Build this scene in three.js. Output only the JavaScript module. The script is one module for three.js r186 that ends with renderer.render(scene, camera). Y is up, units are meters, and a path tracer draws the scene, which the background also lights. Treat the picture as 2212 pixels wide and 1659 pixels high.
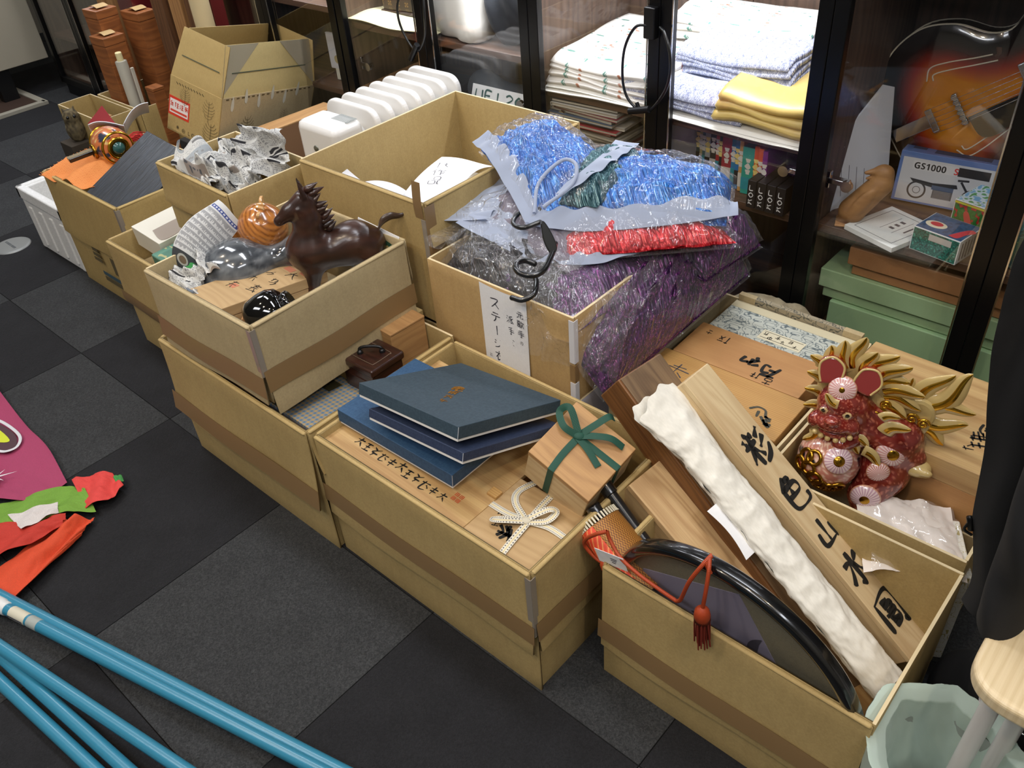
import * as THREE from 'three';
import { RoundedBoxGeometry } from 'three/addons/geometries/RoundedBoxGeometry.js';
import { mergeGeometries, mergeVertices } from 'three/addons/utils/BufferGeometryUtils.js';
import { MarchingCubes } from 'three/addons/objects/MarchingCubes.js';
import { RectAreaLightUniformsLib } from 'three/addons/lights/RectAreaLightUniformsLib.js';

// ---------------------------------------------------------------- camera, light, exposure
const scene = new THREE.Scene();
scene.background = new THREE.Color(0x101010);
const camera = new THREE.PerspectiveCamera(48.13, 2212 / 1659, 0.02, 30);
{ // hand-held: pitched 38 degrees down, yawed 44.6 degrees left, rolled 5 degrees
  const pitch = 0.66338, yaw = -0.77763, roll = -0.0874;
  const fw = new THREE.Vector3(Math.sin(yaw) * Math.cos(pitch), -Math.sin(pitch), -Math.cos(yaw) * Math.cos(pitch));
  const r0 = new THREE.Vector3(Math.cos(yaw), 0, Math.sin(yaw)), u0 = new THREE.Vector3().crossVectors(r0, fw);
  camera.up.copy(u0).multiplyScalar(Math.cos(roll)).addScaledVector(r0, -Math.sin(roll));
  camera.position.set(2.905, 1.414, 0.635);
  camera.lookAt(camera.position.clone().add(fw));
}
const renderer = new THREE.WebGLRenderer({ antialias: true });
renderer.toneMapping = THREE.LinearToneMapping;
renderer.toneMappingExposure = 0.95;
renderer.shadowMap.enabled = true;
RectAreaLightUniformsLib.init();

// ceiling luminaires of the shop: long fluorescent panels and a few warm spot lamps
const PANELS = [[0.4, -0.35, 1.2, 0.3, 0], [2.3, -0.45, 1.2, 0.3, 0], [-1.4, -0.35, 1.2, 0.3, 0], [0.6, 1.5, 1.2, 0.3, 0], [2.6, 1.6, 1.2, 0.3, 0], [4.0, 0.6, 1.2, 0.3, 1]];
const PANEL_POWER = 17.5, CEIL = 2.7;
const SPOTS = [[2.55, 1.05], [1.5, 1.0], [3.3, 0.35], [0.6, 0.7]];
const SPOT_POWER = 2.6;
const CABINET_POWER = 120;

// ---------------------------------------------------------------- helpers
let seed = 20240611;
const rnd = () => { seed = (seed * 1664525 + 1013904223) >>> 0; return seed / 4294967296; };
const rr = (a, b) => a + (b - a) * rnd();
const H = (x, y, s = 0) => { let h = Math.imul(x | 0, 374761393) + Math.imul(y | 0, 668265263) + Math.imul(s | 0, 2147483647 ^ 0x5bd1e995); h = Math.imul(h ^ (h >>> 13), 1274126177); return ((h ^ (h >>> 16)) >>> 0) / 4294967296; };
const sm = (t) => t * t * (3 - 2 * t);
const clamp = (x, a = 0, b = 1) => Math.max(a, Math.min(b, x));
const mix = (a, b, t) => a + (b - a) * t;
const mix3 = (a, b, t) => [mix(a[0], b[0], t), mix(a[1], b[1], t), mix(a[2], b[2], t)];
function vn(x, y, p = 1e6, q = p, s = 0) { // tiling value noise
  const xi = Math.floor(x), yi = Math.floor(y), fx = sm(x - xi), fy = sm(y - yi), m = (a, n) => ((a % n) + n) % n;
  const a = H(m(xi, p), m(yi, q), s), b = H(m(xi + 1, p), m(yi, q), s), c = H(m(xi, p), m(yi + 1, q), s), d = H(m(xi + 1, p), m(yi + 1, q), s);
  return mix(mix(a, b, fx), mix(c, d, fx), fy);
}
function vn3(x, y, z, s = 0) { const zi = Math.floor(z), f = sm(z - zi); return mix(vn(x, y, 1e6, 1e6, s + zi * 17), vn(x, y, 1e6, 1e6, s + zi * 17 + 17), f); }
const fbm3 = (x, y, z, s = 0) => 0.55 * vn3(x, y, z, s) + 0.3 * vn3(x * 2.1, y * 2.1, z * 2.1, s + 5) + 0.15 * vn3(x * 4.3, y * 4.3, z * 4.3, s + 9);
function tex(w, h, size, fn, srgb = true) { // DataTexture covering size metres, fn(u, v) -> [r, g, b] 0..255
  const d = new Uint8Array(w * h * 4);
  for (let y = 0, i = 0; y < h; y++) for (let x = 0; x < w; x++, i += 4) { const c = fn(x / w, y / h); d[i] = clamp(c[0], 0, 255); d[i + 1] = clamp(c[1], 0, 255); d[i + 2] = clamp(c[2], 0, 255); d[i + 3] = 255; }
  const t = new THREE.DataTexture(d, w, h);
  t.wrapS = t.wrapT = THREE.RepeatWrapping; t.magFilter = THREE.LinearFilter; t.minFilter = THREE.LinearFilter;
  if (srgb) t.colorSpace = THREE.SRGBColorSpace;
  const s = Array.isArray(size) ? size : [size, size]; t.repeat.set(1 / s[0], 1 / s[1]); t.needsUpdate = true; return t;
}
function canvasTex(w, h, draw, repeat) {
  const c = document.createElement('canvas'); c.width = w; c.height = h; draw(c.getContext('2d'), w, h);
  const t = new THREE.CanvasTexture(c); t.colorSpace = THREE.SRGBColorSpace; t.magFilter = THREE.LinearFilter; t.minFilter = THREE.LinearFilter;
  if (repeat) { t.wrapS = t.wrapT = THREE.RepeatWrapping; t.repeat.set(1 / repeat[0], 1 / repeat[1]); }
  return t;
}
const std = (o) => new THREE.MeshStandardMaterial({ roughness: 0.7, ...o });
const phys = (o) => new THREE.MeshPhysicalMaterial({ roughness: 0.6, ...o });
const HEX = (h) => new THREE.Color(h);

const used = new Map();
const numbered = (n) => { const k = used.get(n) ?? 0; used.set(n, k + 1); return k ? n + '_' + String(k).padStart(3, '0') : n; };
function tag(o, label, category, group) { o.userData.label = label; o.userData.category = category; if (group) o.userData.group = group; return o; }
function thing(name, label, category, pos = [0, 0, 0], rot = [0, 0, 0], group) {
  const o = new THREE.Group(); o.name = numbered(name); scene.add(o);
  o.position.set(...pos); o.rotation.set(rot[1], rot[0], rot[2], 'YXZ'); // rot = [yaw, pitch, roll]
  return tag(o, label, category, group);
}
function part(parent, name, geo, mat, label) {
  const m = new THREE.Mesh(Array.isArray(geo) ? merge(geo) : geo, mat); m.name = name; m.castShadow = m.receiveShadow = true; parent.add(m);
  if (label) m.userData.label = label;
  return m;
}
function one(name, geo, mat, label, category, group) { const m = part(scene, numbered(name), geo, mat); return tag(m, label, category, group); }
function struct(name, geo, mat) { const m = part(scene, name, geo, mat); m.userData.kind = 'structure'; return m; }
function clean(g) { const o = g.index ? g.toNonIndexed() : g; for (const k of Object.keys(o.attributes)) if (!['position', 'normal', 'uv', 'color'].includes(k)) o.deleteAttribute(k); if (!o.attributes.uv) o.setAttribute('uv', new THREE.BufferAttribute(new Float32Array(o.attributes.position.count * 2), 2)); return o; }
function merge(list) { list = list.map(clean); const col = list.some((g) => g.attributes.color); if (col) for (const g of list) if (!g.attributes.color) g.setAttribute('color', new THREE.BufferAttribute(new Float32Array(g.attributes.position.count * 3).fill(1), 3)); return mergeGeometries(list); }
function meters(g, swap) { // uv in metres by the dominant axis of each face
  const p = g.attributes.position, n = g.attributes.normal, uv = new Float32Array(p.count * 2);
  for (let i = 0; i < p.count; i++) {
    const a = Math.abs(n.getX(i)), b = Math.abs(n.getY(i)), c = Math.abs(n.getZ(i)); let u, v;
    if (b >= a && b >= c) { u = p.getX(i); v = p.getZ(i); } else if (c >= a) { u = p.getX(i); v = p.getY(i); } else { u = p.getZ(i); v = p.getY(i); }
    if (swap) [u, v] = [v, u];
    uv[2 * i] = u; uv[2 * i + 1] = v;
  }
  g.setAttribute('uv', new THREE.BufferAttribute(uv, 2)); return g;
}
function box(w, h, d, x = 0, y = 0, z = 0, r = 0.0015, swap = false) { // centred on x, z; y is its underside
  const rad = Math.min(r, w / 2.01, h / 2.01, d / 2.01);
  const g = rad > 2e-4 ? clean(new RoundedBoxGeometry(w, h, d, 1, rad)) : clean(new THREE.BoxGeometry(w, h, d));
  meters(g, swap); g.translate(x, y + h / 2, z); return g;
}
const cyl = (r0, r1, h, x = 0, y = 0, z = 0, seg = 24) => { const g = new THREE.CylinderGeometry(r1, r0, h, seg); g.translate(x, y + h / 2, z); return g; };
const lathe = (pts, seg = 40) => new THREE.LatheGeometry(pts.map((p) => new THREE.Vector2(Math.max(p[0], 1e-5), p[1])), seg);
const V = (a) => new THREE.Vector3(a[0], a[1], a[2]);
const curve = (pts, closed = false, t = 0.5) => new THREE.CatmullRomCurve3(pts.map(V), closed, 'catmullrom', t);
const tube = (pts, r, seg = 48, rad = 8, closed = false) => new THREE.TubeGeometry(curve(pts, closed), seg, r, rad, closed);
function xf(g, pos = [0, 0, 0], rot = [0, 0, 0], s = 1) { // rot = [yaw, pitch, roll]
  const m = new THREE.Matrix4().compose(V(pos), new THREE.Quaternion().setFromEuler(new THREE.Euler(rot[1], rot[0], rot[2], 'YXZ')), Array.isArray(s) ? V(s) : new THREE.Vector3(s, s, s));
  return g.applyMatrix4(m);
}
function ext(shape, depth, bevel = 0.0005, seg = 12) { const g = new THREE.ExtrudeGeometry(shape, { depth, bevelEnabled: bevel > 0, bevelSize: bevel, bevelThickness: bevel, bevelSegments: 2, curveSegments: seg }); return g; }
const poly = (pts) => new THREE.Shape(pts.map((p) => new THREE.Vector2(p[0], p[1])));
const spl = (pts) => { const s = new THREE.Shape(); const c = new THREE.SplineCurve([...pts, pts[0]].map((p) => new THREE.Vector2(...p))); s.setFromPoints(c.getPoints(pts.length * 5)); return s; };
function grid(nu, nv, fn, thick = 0) { // surface through fn(u, v) -> [x, y, z]; with thickness it is closed
  const P = []; for (let j = 0; j <= nv; j++) for (let i = 0; i <= nu; i++) P.push(fn(i / nu, j / nv));
  const idx = []; const at = (i, j) => j * (nu + 1) + i;
  for (let j = 0; j < nv; j++) for (let i = 0; i < nu; i++) idx.push(at(i, j), at(i + 1, j), at(i + 1, j + 1), at(i, j), at(i + 1, j + 1), at(i, j + 1));
  const uv = []; for (let j = 0; j <= nv; j++) for (let i = 0; i <= nu; i++) uv.push(i / nu, j / nv);
  const g = new THREE.BufferGeometry(); g.setAttribute('position', new THREE.Float32BufferAttribute(P.flat(), 3)); g.setAttribute('uv', new THREE.Float32BufferAttribute(uv, 2)); g.setIndex(idx); g.computeVertexNormals();
  if (!thick) return g;
  const n = g.attributes.normal, N = P.length, Q = P.map((p, i) => [p[0] - n.getX(i) * thick, p[1] - n.getY(i) * thick, p[2] - n.getZ(i) * thick]);
  const all = [...P, ...Q], ix = [...idx]; for (let k = 0; k < idx.length; k += 3) ix.push(N + idx[k], N + idx[k + 2], N + idx[k + 1]);
  const rim = []; for (let i = 0; i < nu; i++) rim.push(at(i, 0)); for (let j = 0; j < nv; j++) rim.push(at(nu, j)); for (let i = nu; i > 0; i--) rim.push(at(i, nv)); for (let j = nv; j > 0; j--) rim.push(at(0, j));
  for (let k = 0; k < rim.length; k++) { const a = rim[k], b = rim[(k + 1) % rim.length]; ix.push(a, N + a, b, b, N + a, N + b); }
  const o = new THREE.BufferGeometry(); o.setAttribute('position', new THREE.Float32BufferAttribute(all.flat(), 3)); o.setAttribute('uv', new THREE.Float32BufferAttribute([...uv, ...uv], 2)); o.setIndex(ix); o.computeVertexNormals(); return o;
}
// brush writing: strokes "x,y x,y ...;..." on a 100 x 100 square (y down) become raised ribbons of ink in the xy plane
function ink(glyph, size, wMid = 7, x = 0, y = 0, wob = 0.25, lift = 0.0004) {
  const out = [], k = size / 100;
  for (const st of glyph.split(';')) {
    const pts = st.trim().split(/\s+/).map((q) => q.split(',').map(Number)); if (pts.length < 2) continue;
    const c = new THREE.SplineCurve(pts.map((p) => new THREE.Vector2((p[0] - 50) * k, (50 - p[1]) * k))), n = Math.max(5, pts.length * 5), P = c.getPoints(n), pos = [], idx = [];
    for (let i = 0; i <= n; i++) {
      const t = i / n, d = new THREE.Vector2().subVectors(P[Math.min(n, i + 1)], P[Math.max(0, i - 1)]).normalize();
      const w = k * wMid * 0.5 * (1 - wob + wob * 2 * Math.abs(Math.cos(t * 2.6 + pts[0][0]))) * (i === n ? 0.35 : i === 0 ? 0.75 : 1);
      pos.push(P[i].x - d.y * w + x, P[i].y + d.x * w + y, lift, P[i].x + d.y * w + x, P[i].y - d.x * w + y, lift);
      if (i) { const a = 2 * i - 2; idx.push(a, a + 1, a + 2, a + 1, a + 3, a + 2); }
    }
    const g = new THREE.BufferGeometry(); g.setAttribute('position', new THREE.Float32BufferAttribute(pos, 3)); g.setIndex(idx); g.computeVertexNormals();
    out.push(clean(g));
  }
  return out;
}
// signed-distance modelling: fn(x, y, z) in metres inside a cube of half-size s at c -> indexed geometry
function sdf(fn, c, s, res = 72) {
  const mc = new MarchingCubes(res, new THREE.MeshStandardMaterial(), false, false, 400000); mc.isolation = 0;
  const half = res / 2; let i = 0;
  for (let z = 0; z < res; z++) for (let y = 0; y < res; y++) for (let x = 0; x < res; x++) mc.field[i++] = -fn(c[0] + ((x - half) / half) * s, c[1] + ((y - half) / half) * s, c[2] + ((z - half) / half) * s);
  mc.update(); const n = mc.count;
  let g = new THREE.BufferGeometry(); const p = mc.positionArray.slice(0, n * 3);
  for (let k = 0; k < n; k++) for (let a = 0; a < 3; a++) p[3 * k + a] = c[a] + p[3 * k + a] * s;
  g.setAttribute('position', new THREE.BufferAttribute(p, 3)); g = mergeVertices(g, 1e-5); g.computeVertexNormals();
  const q = g.attributes.position, uv = new Float32Array(q.count * 2); for (let k = 0; k < q.count; k++) { uv[2 * k] = q.getX(k); uv[2 * k + 1] = q.getY(k); }
  g.setAttribute('uv', new THREE.BufferAttribute(uv, 2)); return g;
}
const smin = (a, b, k) => { const h = Math.max(k - Math.abs(a - b), 0) / k; return Math.min(a, b) - h * h * k * 0.25; };
function cap(x, y, z, a, b, ra, rb) { // tapered capsule
  const dx = b[0] - a[0], dy = b[1] - a[1], dz = b[2] - a[2], px = x - a[0], py = y - a[1], pz = z - a[2];
  const h = clamp((px * dx + py * dy + pz * dz) / (dx * dx + dy * dy + dz * dz + 1e-12));
  return Math.hypot(px - dx * h, py - dy * h, pz - dz * h) - (ra + (rb - ra) * h);
}
const ell = (x, y, z, c, r) => { const a = (x - c[0]) / r[0], b = (y - c[1]) / r[1], d = (z - c[2]) / r[2], k = Math.sqrt(a * a + b * b + d * d); return (k - 1) * Math.min(r[0], r[1], r[2]); };
function paint(g, fn) { // vertex colours, fn(x, y, z, nx, ny, nz) -> sRGB 0..255
  const p = g.attributes.position, n = g.attributes.normal, col = new Float32Array(p.count * 3), c = new THREE.Color();
  for (let i = 0; i < p.count; i++) { const q = fn(p.getX(i), p.getY(i), p.getZ(i), n.getX(i), n.getY(i), n.getZ(i)); c.setRGB(q[0] / 255, q[1] / 255, q[2] / 255, THREE.SRGBColorSpace); col[3 * i] = c.r; col[3 * i + 1] = c.g; col[3 * i + 2] = c.b; }
  g.setAttribute('color', new THREE.BufferAttribute(col, 3)); return g;
}
// ---------------------------------------------------------------- materials
function woodTex(base, dark, o = {}) { // grain runs along u
  const { n = 256, size = 0.3, rings = 14, warp = 1.2, fine = 0.35, s = 1, contrast = 1 } = o;
  return tex(n, n, size, (u, v) => {
    const w = vn(u * 3, v * 6, 3, 6, s) * warp + vn(u * 8, v * 16, 8, 16, s + 3) * 0.25;
    const r = 0.5 + 0.5 * Math.sin((v * rings + w) * Math.PI * 2), f = vn(u * 8, v * 128, 8, 128, s + 7), b = vn(u * 2, v * 4, 2, 4, s + 11);
    return mix3(base, dark, clamp((0.55 * Math.pow(r, 1.6) + fine * f + 0.3 * (b - 0.3)) * 0.8 * contrast));
  });
}
const W = {
  paulownia: std({ map: woodTex([188, 158, 114], [158, 126, 84], { size: [0.34, 0.16], rings: 9, s: 2, contrast: 0.6 }), roughness: 0.62 }),
  paulowniaPale: std({ map: woodTex([216, 194, 152], [182, 148, 106], { size: [0.5, 0.12], rings: 4, warp: 2.2, s: 5, contrast: 0.7 }), roughness: 0.62 }),
  swirl: std({ map: woodTex([204, 172, 126], [158, 120, 78], { size: [0.55, 0.14], rings: 3, warp: 3.4, s: 8, contrast: 0.9 }), roughness: 0.6 }),
  cedar: std({ map: woodTex([196, 154, 92], [158, 112, 58], { size: [0.4, 0.09], rings: 18, warp: 0.5, fine: 0.2, s: 12 }), roughness: 0.6 }),
  orange: std({ map: woodTex([188, 142, 90], [162, 114, 68], { size: [0.5, 0.3], rings: 3, warp: 2, s: 15, contrast: 0.7 }), roughness: 0.62 }),
  brown: std({ map: woodTex([134, 90, 48], [82, 50, 26], { size: [0.5, 0.08], rings: 5, warp: 1.5, s: 19 }), roughness: 0.45 }),
  oldTop: std({ map: woodTex([128, 104, 76], [88, 68, 50], { size: [0.4, 0.16], rings: 5, warp: 2, s: 23 }), roughness: 0.55 }),
  blond: std({ map: woodTex([190, 148, 96], [160, 118, 74], { size: [0.3, 0.14], rings: 6, s: 27 }), roughness: 0.6 }),
  stripe: std({ map: woodTex([198, 166, 114], [152, 114, 70], { size: [0.7, 0.2], rings: 5, warp: 0.9, s: 31 }), roughness: 0.55 }),
  panel: std({ map: woodTex([92, 72, 58], [58, 44, 36], { size: [0.5, 0.2], rings: 7, s: 35 }), roughness: 0.55 }),
  shelf: std({ map: woodTex([98, 72, 54], [66, 46, 34], { size: [0.6, 0.2], rings: 7, s: 39 }), roughness: 0.5 }),
  seat: std({ map: woodTex([226, 206, 168], [204, 180, 138], { size: [0.6, 0.1], rings: 9, warp: 0.6, s: 43 }), roughness: 0.35 }),
  blackGrain: std({ map: tex(256, 256, [0.4, 0.16], (u, v) => { const f = vn(u * 10, v * 160, 10, 160, 3), g = vn(u * 6, v * 60, 6, 60, 5); const k = 24 + 34 * Math.pow(f, 2) + 14 * g; return [k * 0.86, k * 0.98, k * 1.14]; }), bumpMap: tex(256, 256, [0.4, 0.16], (u, v) => { const k = 255 * vn(u * 10, v * 160, 10, 160, 3); return [k, k, k]; }, false), bumpScale: 0.0008, roughness: 0.38 }),
};
for (const k of ['paulownia', 'swirl', 'stripe']) { W[k].bumpMap = W[k].map; W[k].bumpScale = 0.00015; }
const cardTex = (b, s) => tex(256, 256, [0.4, 0.4], (u, v) => { const f = (vn(u * 128, v * 128, 128, 128, s) - 0.5) * 8 + (vn(u * 40, v * 10, 40, 10, s + 1) - 0.5) * 5 + (vn(u * 5, v * 5, 5, 5, s + 2) - 0.5) * 4 + (H(u * 256, v * 256, s) - 0.5) * 8; return [b[0] + f, b[1] + f, b[2] + f * 0.8]; });
const corr = tex(256, 8, [0.12, 0.12], (u) => { const k = 128 + 90 * Math.sin(u * Math.PI * 2 * 16); return [k, k, k]; }, false);
const card = std({ map: cardTex([178, 153, 101], 1), bumpMap: corr, bumpScale: 0.00012, roughness: 0.72 });
const cardGrey = std({ map: cardTex([180, 161, 122], 4), bumpMap: corr, bumpScale: 0.0002, roughness: 0.75 });
const cardWarm = std({ map: cardTex([186, 154, 103], 7), bumpMap: corr, bumpScale: 0.0002, roughness: 0.72 });
const cardPrint = std({ map: cardTex([178, 152, 96], 9), bumpMap: corr, bumpScale: 0.0002, roughness: 0.72 });
const cardEdge = std({ color: HEX('#d6c39a'), roughness: 0.85 });
const tape = phys({ color: HEX('#8b6f4a'), roughness: 0.4, clearcoat: 0.25, clearcoatRoughness: 0.3 });
const tapeWhite = std({ color: HEX('#d8d8dc'), roughness: 0.4 });
const tapeGrey = phys({ color: HEX('#93897c'), roughness: 0.25, clearcoat: 0.4 });
const black = std({ color: HEX('#0c0c0d'), roughness: 0.35 });
const inkMat = std({ color: HEX('#15130f'), roughness: 0.8 });
const inkRed = std({ color: HEX('#c25b35'), roughness: 0.8 });
const inkGrey = std({ color: HEX('#4a4a52'), roughness: 0.8 });
const paperTex = tex(128, 128, 0.2, (u, v) => { const k = 236 + (vn(u * 32, v * 32, 32, 32, 2) - 0.5) * 10; return [k, k, k * 1.005]; });
const paper = std({ map: paperTex, roughness: 0.85, side: THREE.DoubleSide });
const chrome = std({ color: HEX('#d8dadd'), metalness: 1, roughness: 0.18 });
const gold = std({ color: HEX('#d8a83c'), metalness: 1, roughness: 0.2 });
const goldOld = std({ color: HEX('#a87f2c'), metalness: 1, roughness: 0.24 });
const glass = phys({ color: HEX('#ffffff'), transmission: 1, thickness: 0, roughness: 0.02, ior: 1.5 });
const frameMat = std({ color: HEX('#0b0b0c'), roughness: 0.32, metalness: 0.3 });
const whitePlastic = phys({ color: HEX('#e6e4e0'), roughness: 0.38, clearcoat: 0.3 });
// ---------------------------------------------------------------- room shell
const wallMat = std({ color: HEX('#b3ab9a'), roughness: 0.9 });
const ceilMat = std({ color: HEX('#d9d8d2'), roughness: 0.95 });
const ROOM = { x0: -3.2, x1: 4.9, z0: -1.66, z1: 3.4 };
{
  const { x0, x1, z0, z1 } = ROOM, cx = (x0 + x1) / 2, cz = (z0 + z1) / 2, w = x1 - x0, d = z1 - z0;
  struct('wall_back', box(w + 0.4, CEIL, 0.12, cx, 0, z0 - 0.06, 0), wallMat);
  struct('wall_front', box(w + 0.4, CEIL, 0.12, cx, 0, z1 + 0.06, 0), wallMat);
  struct('wall_left', box(0.12, CEIL, d, x0 - 0.06, 0, cz, 0), wallMat);
  struct('wall_right', box(0.12, CEIL, d, x1 + 0.06, 0, cz, 0), wallMat);
  struct('ceiling', box(w + 0.4, 0.12, d + 0.4, cx, CEIL, cz, 0), ceilMat);
  // carpet: half-metre tiles laid as a chequerboard of charcoal and black
  const floor = new THREE.Group(); floor.name = 'floor'; floor.userData.kind = 'structure'; scene.add(floor);
  part(floor, 'subfloor', box(w + 0.4, 0.1, d + 0.4, cx, -0.107, cz, 0), std({ color: HEX('#121213'), roughness: 0.95 }));
  const pile = (b, amp, s) => tex(256, 256, 0.25, (u, v) => { const f = (H(u * 256, v * 256, s) - 0.5) * amp + (vn(u * 90, v * 90, 90, 90, s) - 0.5) * amp * 0.8 + (vn(u * 6, v * 6, 6, 6, s + 2) - 0.5) * 5; return [b[0] + f, b[1] + f, b[2] + f]; });
  const pileBump = tex(256, 256, 0.25, (u, v) => { const k = 255 * (0.6 * H(u * 256, v * 256, 8) + 0.4 * vn(u * 110, v * 110, 110, 110, 8)); return [k, k, k]; }, false);
  const grey = std({ map: pile([45, 46, 47], 26, 3), bumpMap: pileBump, bumpScale: 0.0016, roughness: 0.95 });
  const dark = std({ map: pile([21, 21, 24], 13, 6), bumpMap: pileBump, bumpScale: 0.0016, roughness: 0.95 });
  const tileGeo = box(0.4985, 0.007, 0.4985, 0.25, -0.007, -0.25, 0.001);
  for (let i = -7; i <= 9; i++) for (let j = -7; j <= 3; j++) {
    const m = part(floor, 'carpet_tile', tileGeo, (i + j) % 2 === 0 ? grey : dark); m.position.set(i * 0.5, 0, -j * 0.5);
  }
  // round floor outlet
  const o = thing('floor_outlet', 'round grey floor outlet cover set in the carpet left of the white foam box', 'floor outlet', [-0.385, 0, -0.175]);
  part(o, 'cover_plate', lathe([[0, 0.006], [0.056, 0.006], [0.063, 0.003], [0.065, 0]], 40), std({ color: HEX('#8d8f8d'), roughness: 0.45, metalness: 0.3 }));
  const slots = []; for (let k = 0; k < 7; k++) slots.push(box(0.006 + 0.002 * (k % 3), 0.0012, 0.009, -0.036 + k * 0.012, 0.0055, 0.004, 0));
  part(o, 'engraving', slots, std({ color: HEX('#55585a') }));
}
// ceiling lights
for (const [x, z, w, d, turn] of PANELS) {
  const t = thing('ceiling_light', 'white twin tube fluorescent panel on the ceiling over the cartons', 'ceiling light', [x, CEIL - 0.07, z], [turn ? Math.PI / 2 : 0, 0, 0], 'fluorescent panels on the ceiling');
  part(t, 'housing', box(w + 0.06, 0.06, d + 0.06, 0, 0.01, 0, 0.004), std({ color: HEX('#e8e8e6') }));
  for (const s of [-1, 1]) { const g = new THREE.CylinderGeometry(0.016, 0.016, w, 12); g.rotateZ(Math.PI / 2); g.translate(0, -0.008, s * d * 0.26); part(t, 'tube', g, std({ color: 0xffffff, emissive: HEX('#f4f8ff'), emissiveIntensity: 5 })); }
  const l = new THREE.RectAreaLight(HEX('#f3f7ff'), PANEL_POWER, w, d); l.name = 'panel_light'; l.position.set(0, -0.03, 0); l.rotation.set(-Math.PI / 2, 0, 0); l.castShadow = true; t.add(l);
}
for (const [x, z] of SPOTS) {
  const t = thing('spot_lamp', 'small warm spot lamp on the ceiling, out of frame overhead', 'spot lamp', [x, CEIL - 0.12, z], [0, 0, 0], 'spot lamps on the ceiling');
  part(t, 'lamp_housing', lathe([[0, 0.12], [0.03, 0.12], [0.035, 0.05], [0.04, 0.0], [0.037, 0.0], [0.03, 0.04], [0, 0.05]], 24), std({ color: HEX('#dddddd') }));
  part(t, 'bulb', xf(new THREE.SphereGeometry(0.026, 16, 12), [0, 0.03, 0]), std({ color: 0xffffff, emissive: HEX('#ffd9a0'), emissiveIntensity: 30 }));
  const l = new THREE.SpotLight(HEX('#ffe8c8'), SPOT_POWER, 0, 0.9, 0.6, 2); l.name = 'spot_light'; l.position.set(0, -0.03, 0); l.castShadow = true; l.shadow.radius = 1.5; t.add(l); l.target.position.set(0, -2, -0.5); t.add(l.target);
}
// ---------------------------------------------------------------- glazed display cabinets along the back wall
const CAB = { w: 0.805, d: 0.44, h: 1.9, z: -1.1 };
const cabLight = [];
function cabinet(cx, label, shelves, lampY) {
  const t = thing('display_cabinet', label, 'cabinet', [cx, 0, CAB.z - CAB.d / 2]), { w, d, h } = CAB, k = 0.018;
  part(t, 'plinth', box(w, 0.06, d - 0.02, 0, 0, -0.01, 0.001), black);
  part(t, 'bottom_board', box(w, k, d - 0.025, 0, 0.06, -0.0125, 0.001), W.shelf);
  part(t, 'top_board', box(w, 0.03, d, 0, h - 0.03, 0, 0.001), W.panel);
  for (const s of [-1, 1]) part(t, 'side_panel', box(k, h - 0.11, d - 0.028, s * (w / 2 - k / 2), 0.079, -0.014, 0.001, true), W.panel);
  for (const s of [-1, 1]) part(t, 'back_panel', box(w / 2 - 0.002, h - 0.11, 0.006, s * w / 4, 0.079, -d / 2 + 0.003, 0.001, true), W.panel);
  for (const y of shelves) part(t, 'shelf', box(w - 2 * k - 0.004, 0.02, d - 0.05, 0, y - 0.02, -0.015, 0.002), W.shelf);
  if (lampY) {
    const lamp = part(t, 'light_bar', box(w - 0.1, 0.014, 0.03, 0, lampY, d / 2 - 0.1, 0.003), std({ color: 0xffffff, emissive: HEX('#f2f6ff'), emissiveIntensity: 6 }));
    const l = new THREE.RectAreaLight(HEX('#f4f7ff'), CABINET_POWER, w - 0.1, 0.03); l.name = 'cabinet_light'; l.position.set(0, lampY - 0.004, d / 2 - 0.1); l.rotation.set(-Math.PI / 2 + 0.25, 0, 0); l.castShadow = true; t.add(l);
  }
  for (const s of [-1, 1]) { // two glazed doors
    const door = part(t, 'door', merge([-1, 1].flatMap((e) => [box(0.032, h - 0.07, 0.022, s * w / 4 + e * (w / 4 - 0.0165), 0.065, d / 2 - 0.011, 0.002)]).concat([box(w / 2 - 0.002, 0.032, 0.022, s * w / 4, 0.065, d / 2 - 0.011, 0.002), box(w / 2 - 0.002, 0.032, 0.022, s * w / 4, h - 0.037, d / 2 - 0.011, 0.002)])), frameMat);
    part(door, 'glass_pane', box(w / 2 - 0.06, h - 0.13, 0.004, s * w / 4, 0.095, d / 2 - 0.012, 0), glass);
    part(door, 'edge_seal', box(0.003, h - 0.08, 0.003, s * w / 4 + (s > 0 ? 1 : -1) * (w / 4 - 0.034) * -1, 0.07, d / 2 + 0.001, 0), chrome);
    for (const y of [0.53, 1.5]) part(door, 'hinge', merge([box(0.05, 0.014, 0.02, s * (w / 2 - 0.05), y, d / 2 - 0.05, 0.003), box(0.014, 0.04, 0.012, s * (w / 2 - 0.025), y - 0.013, d / 2 - 0.05, 0.002), xf(new THREE.CylinderGeometry(0.013, 0.013, 0.01, 16), [s * (w / 2 - 0.075), y + 0.007, d / 2 - 0.035], [0, Math.PI / 2, 0])]), chrome);
  }
  return t;
}
cabinet(2.575, 'black framed glass display cabinet holding the sunburst guitar, rightmost of the row', [0.43, 1.05, 1.5], 0);
cabinet(1.77, 'black framed glass display cabinet with folded textiles and paperbacks behind the plastic wrapped costumes', [0.43, 0.6, 1.5], 1.1);
cabinet(0.965, 'black framed glass display cabinet with the white bag, behind the white oil heater', [0.1, 0.43, 0.67, 1.5], 1.05);
cabinet(0.155, 'black framed glass display cabinet directly behind the printed carton with raised flaps', [0.43, 0.7, 1.5], 1.1);
cabinet(-0.655, 'black framed glass display cabinet behind the tall brown boxes and long posts', [0.43, 0.75, 1.5], 1.1);
cabinet(-1.46, 'black framed glass display cabinet at far left beside the grey partition', [0.3, 0.75, 1.5], 1.1);
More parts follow.
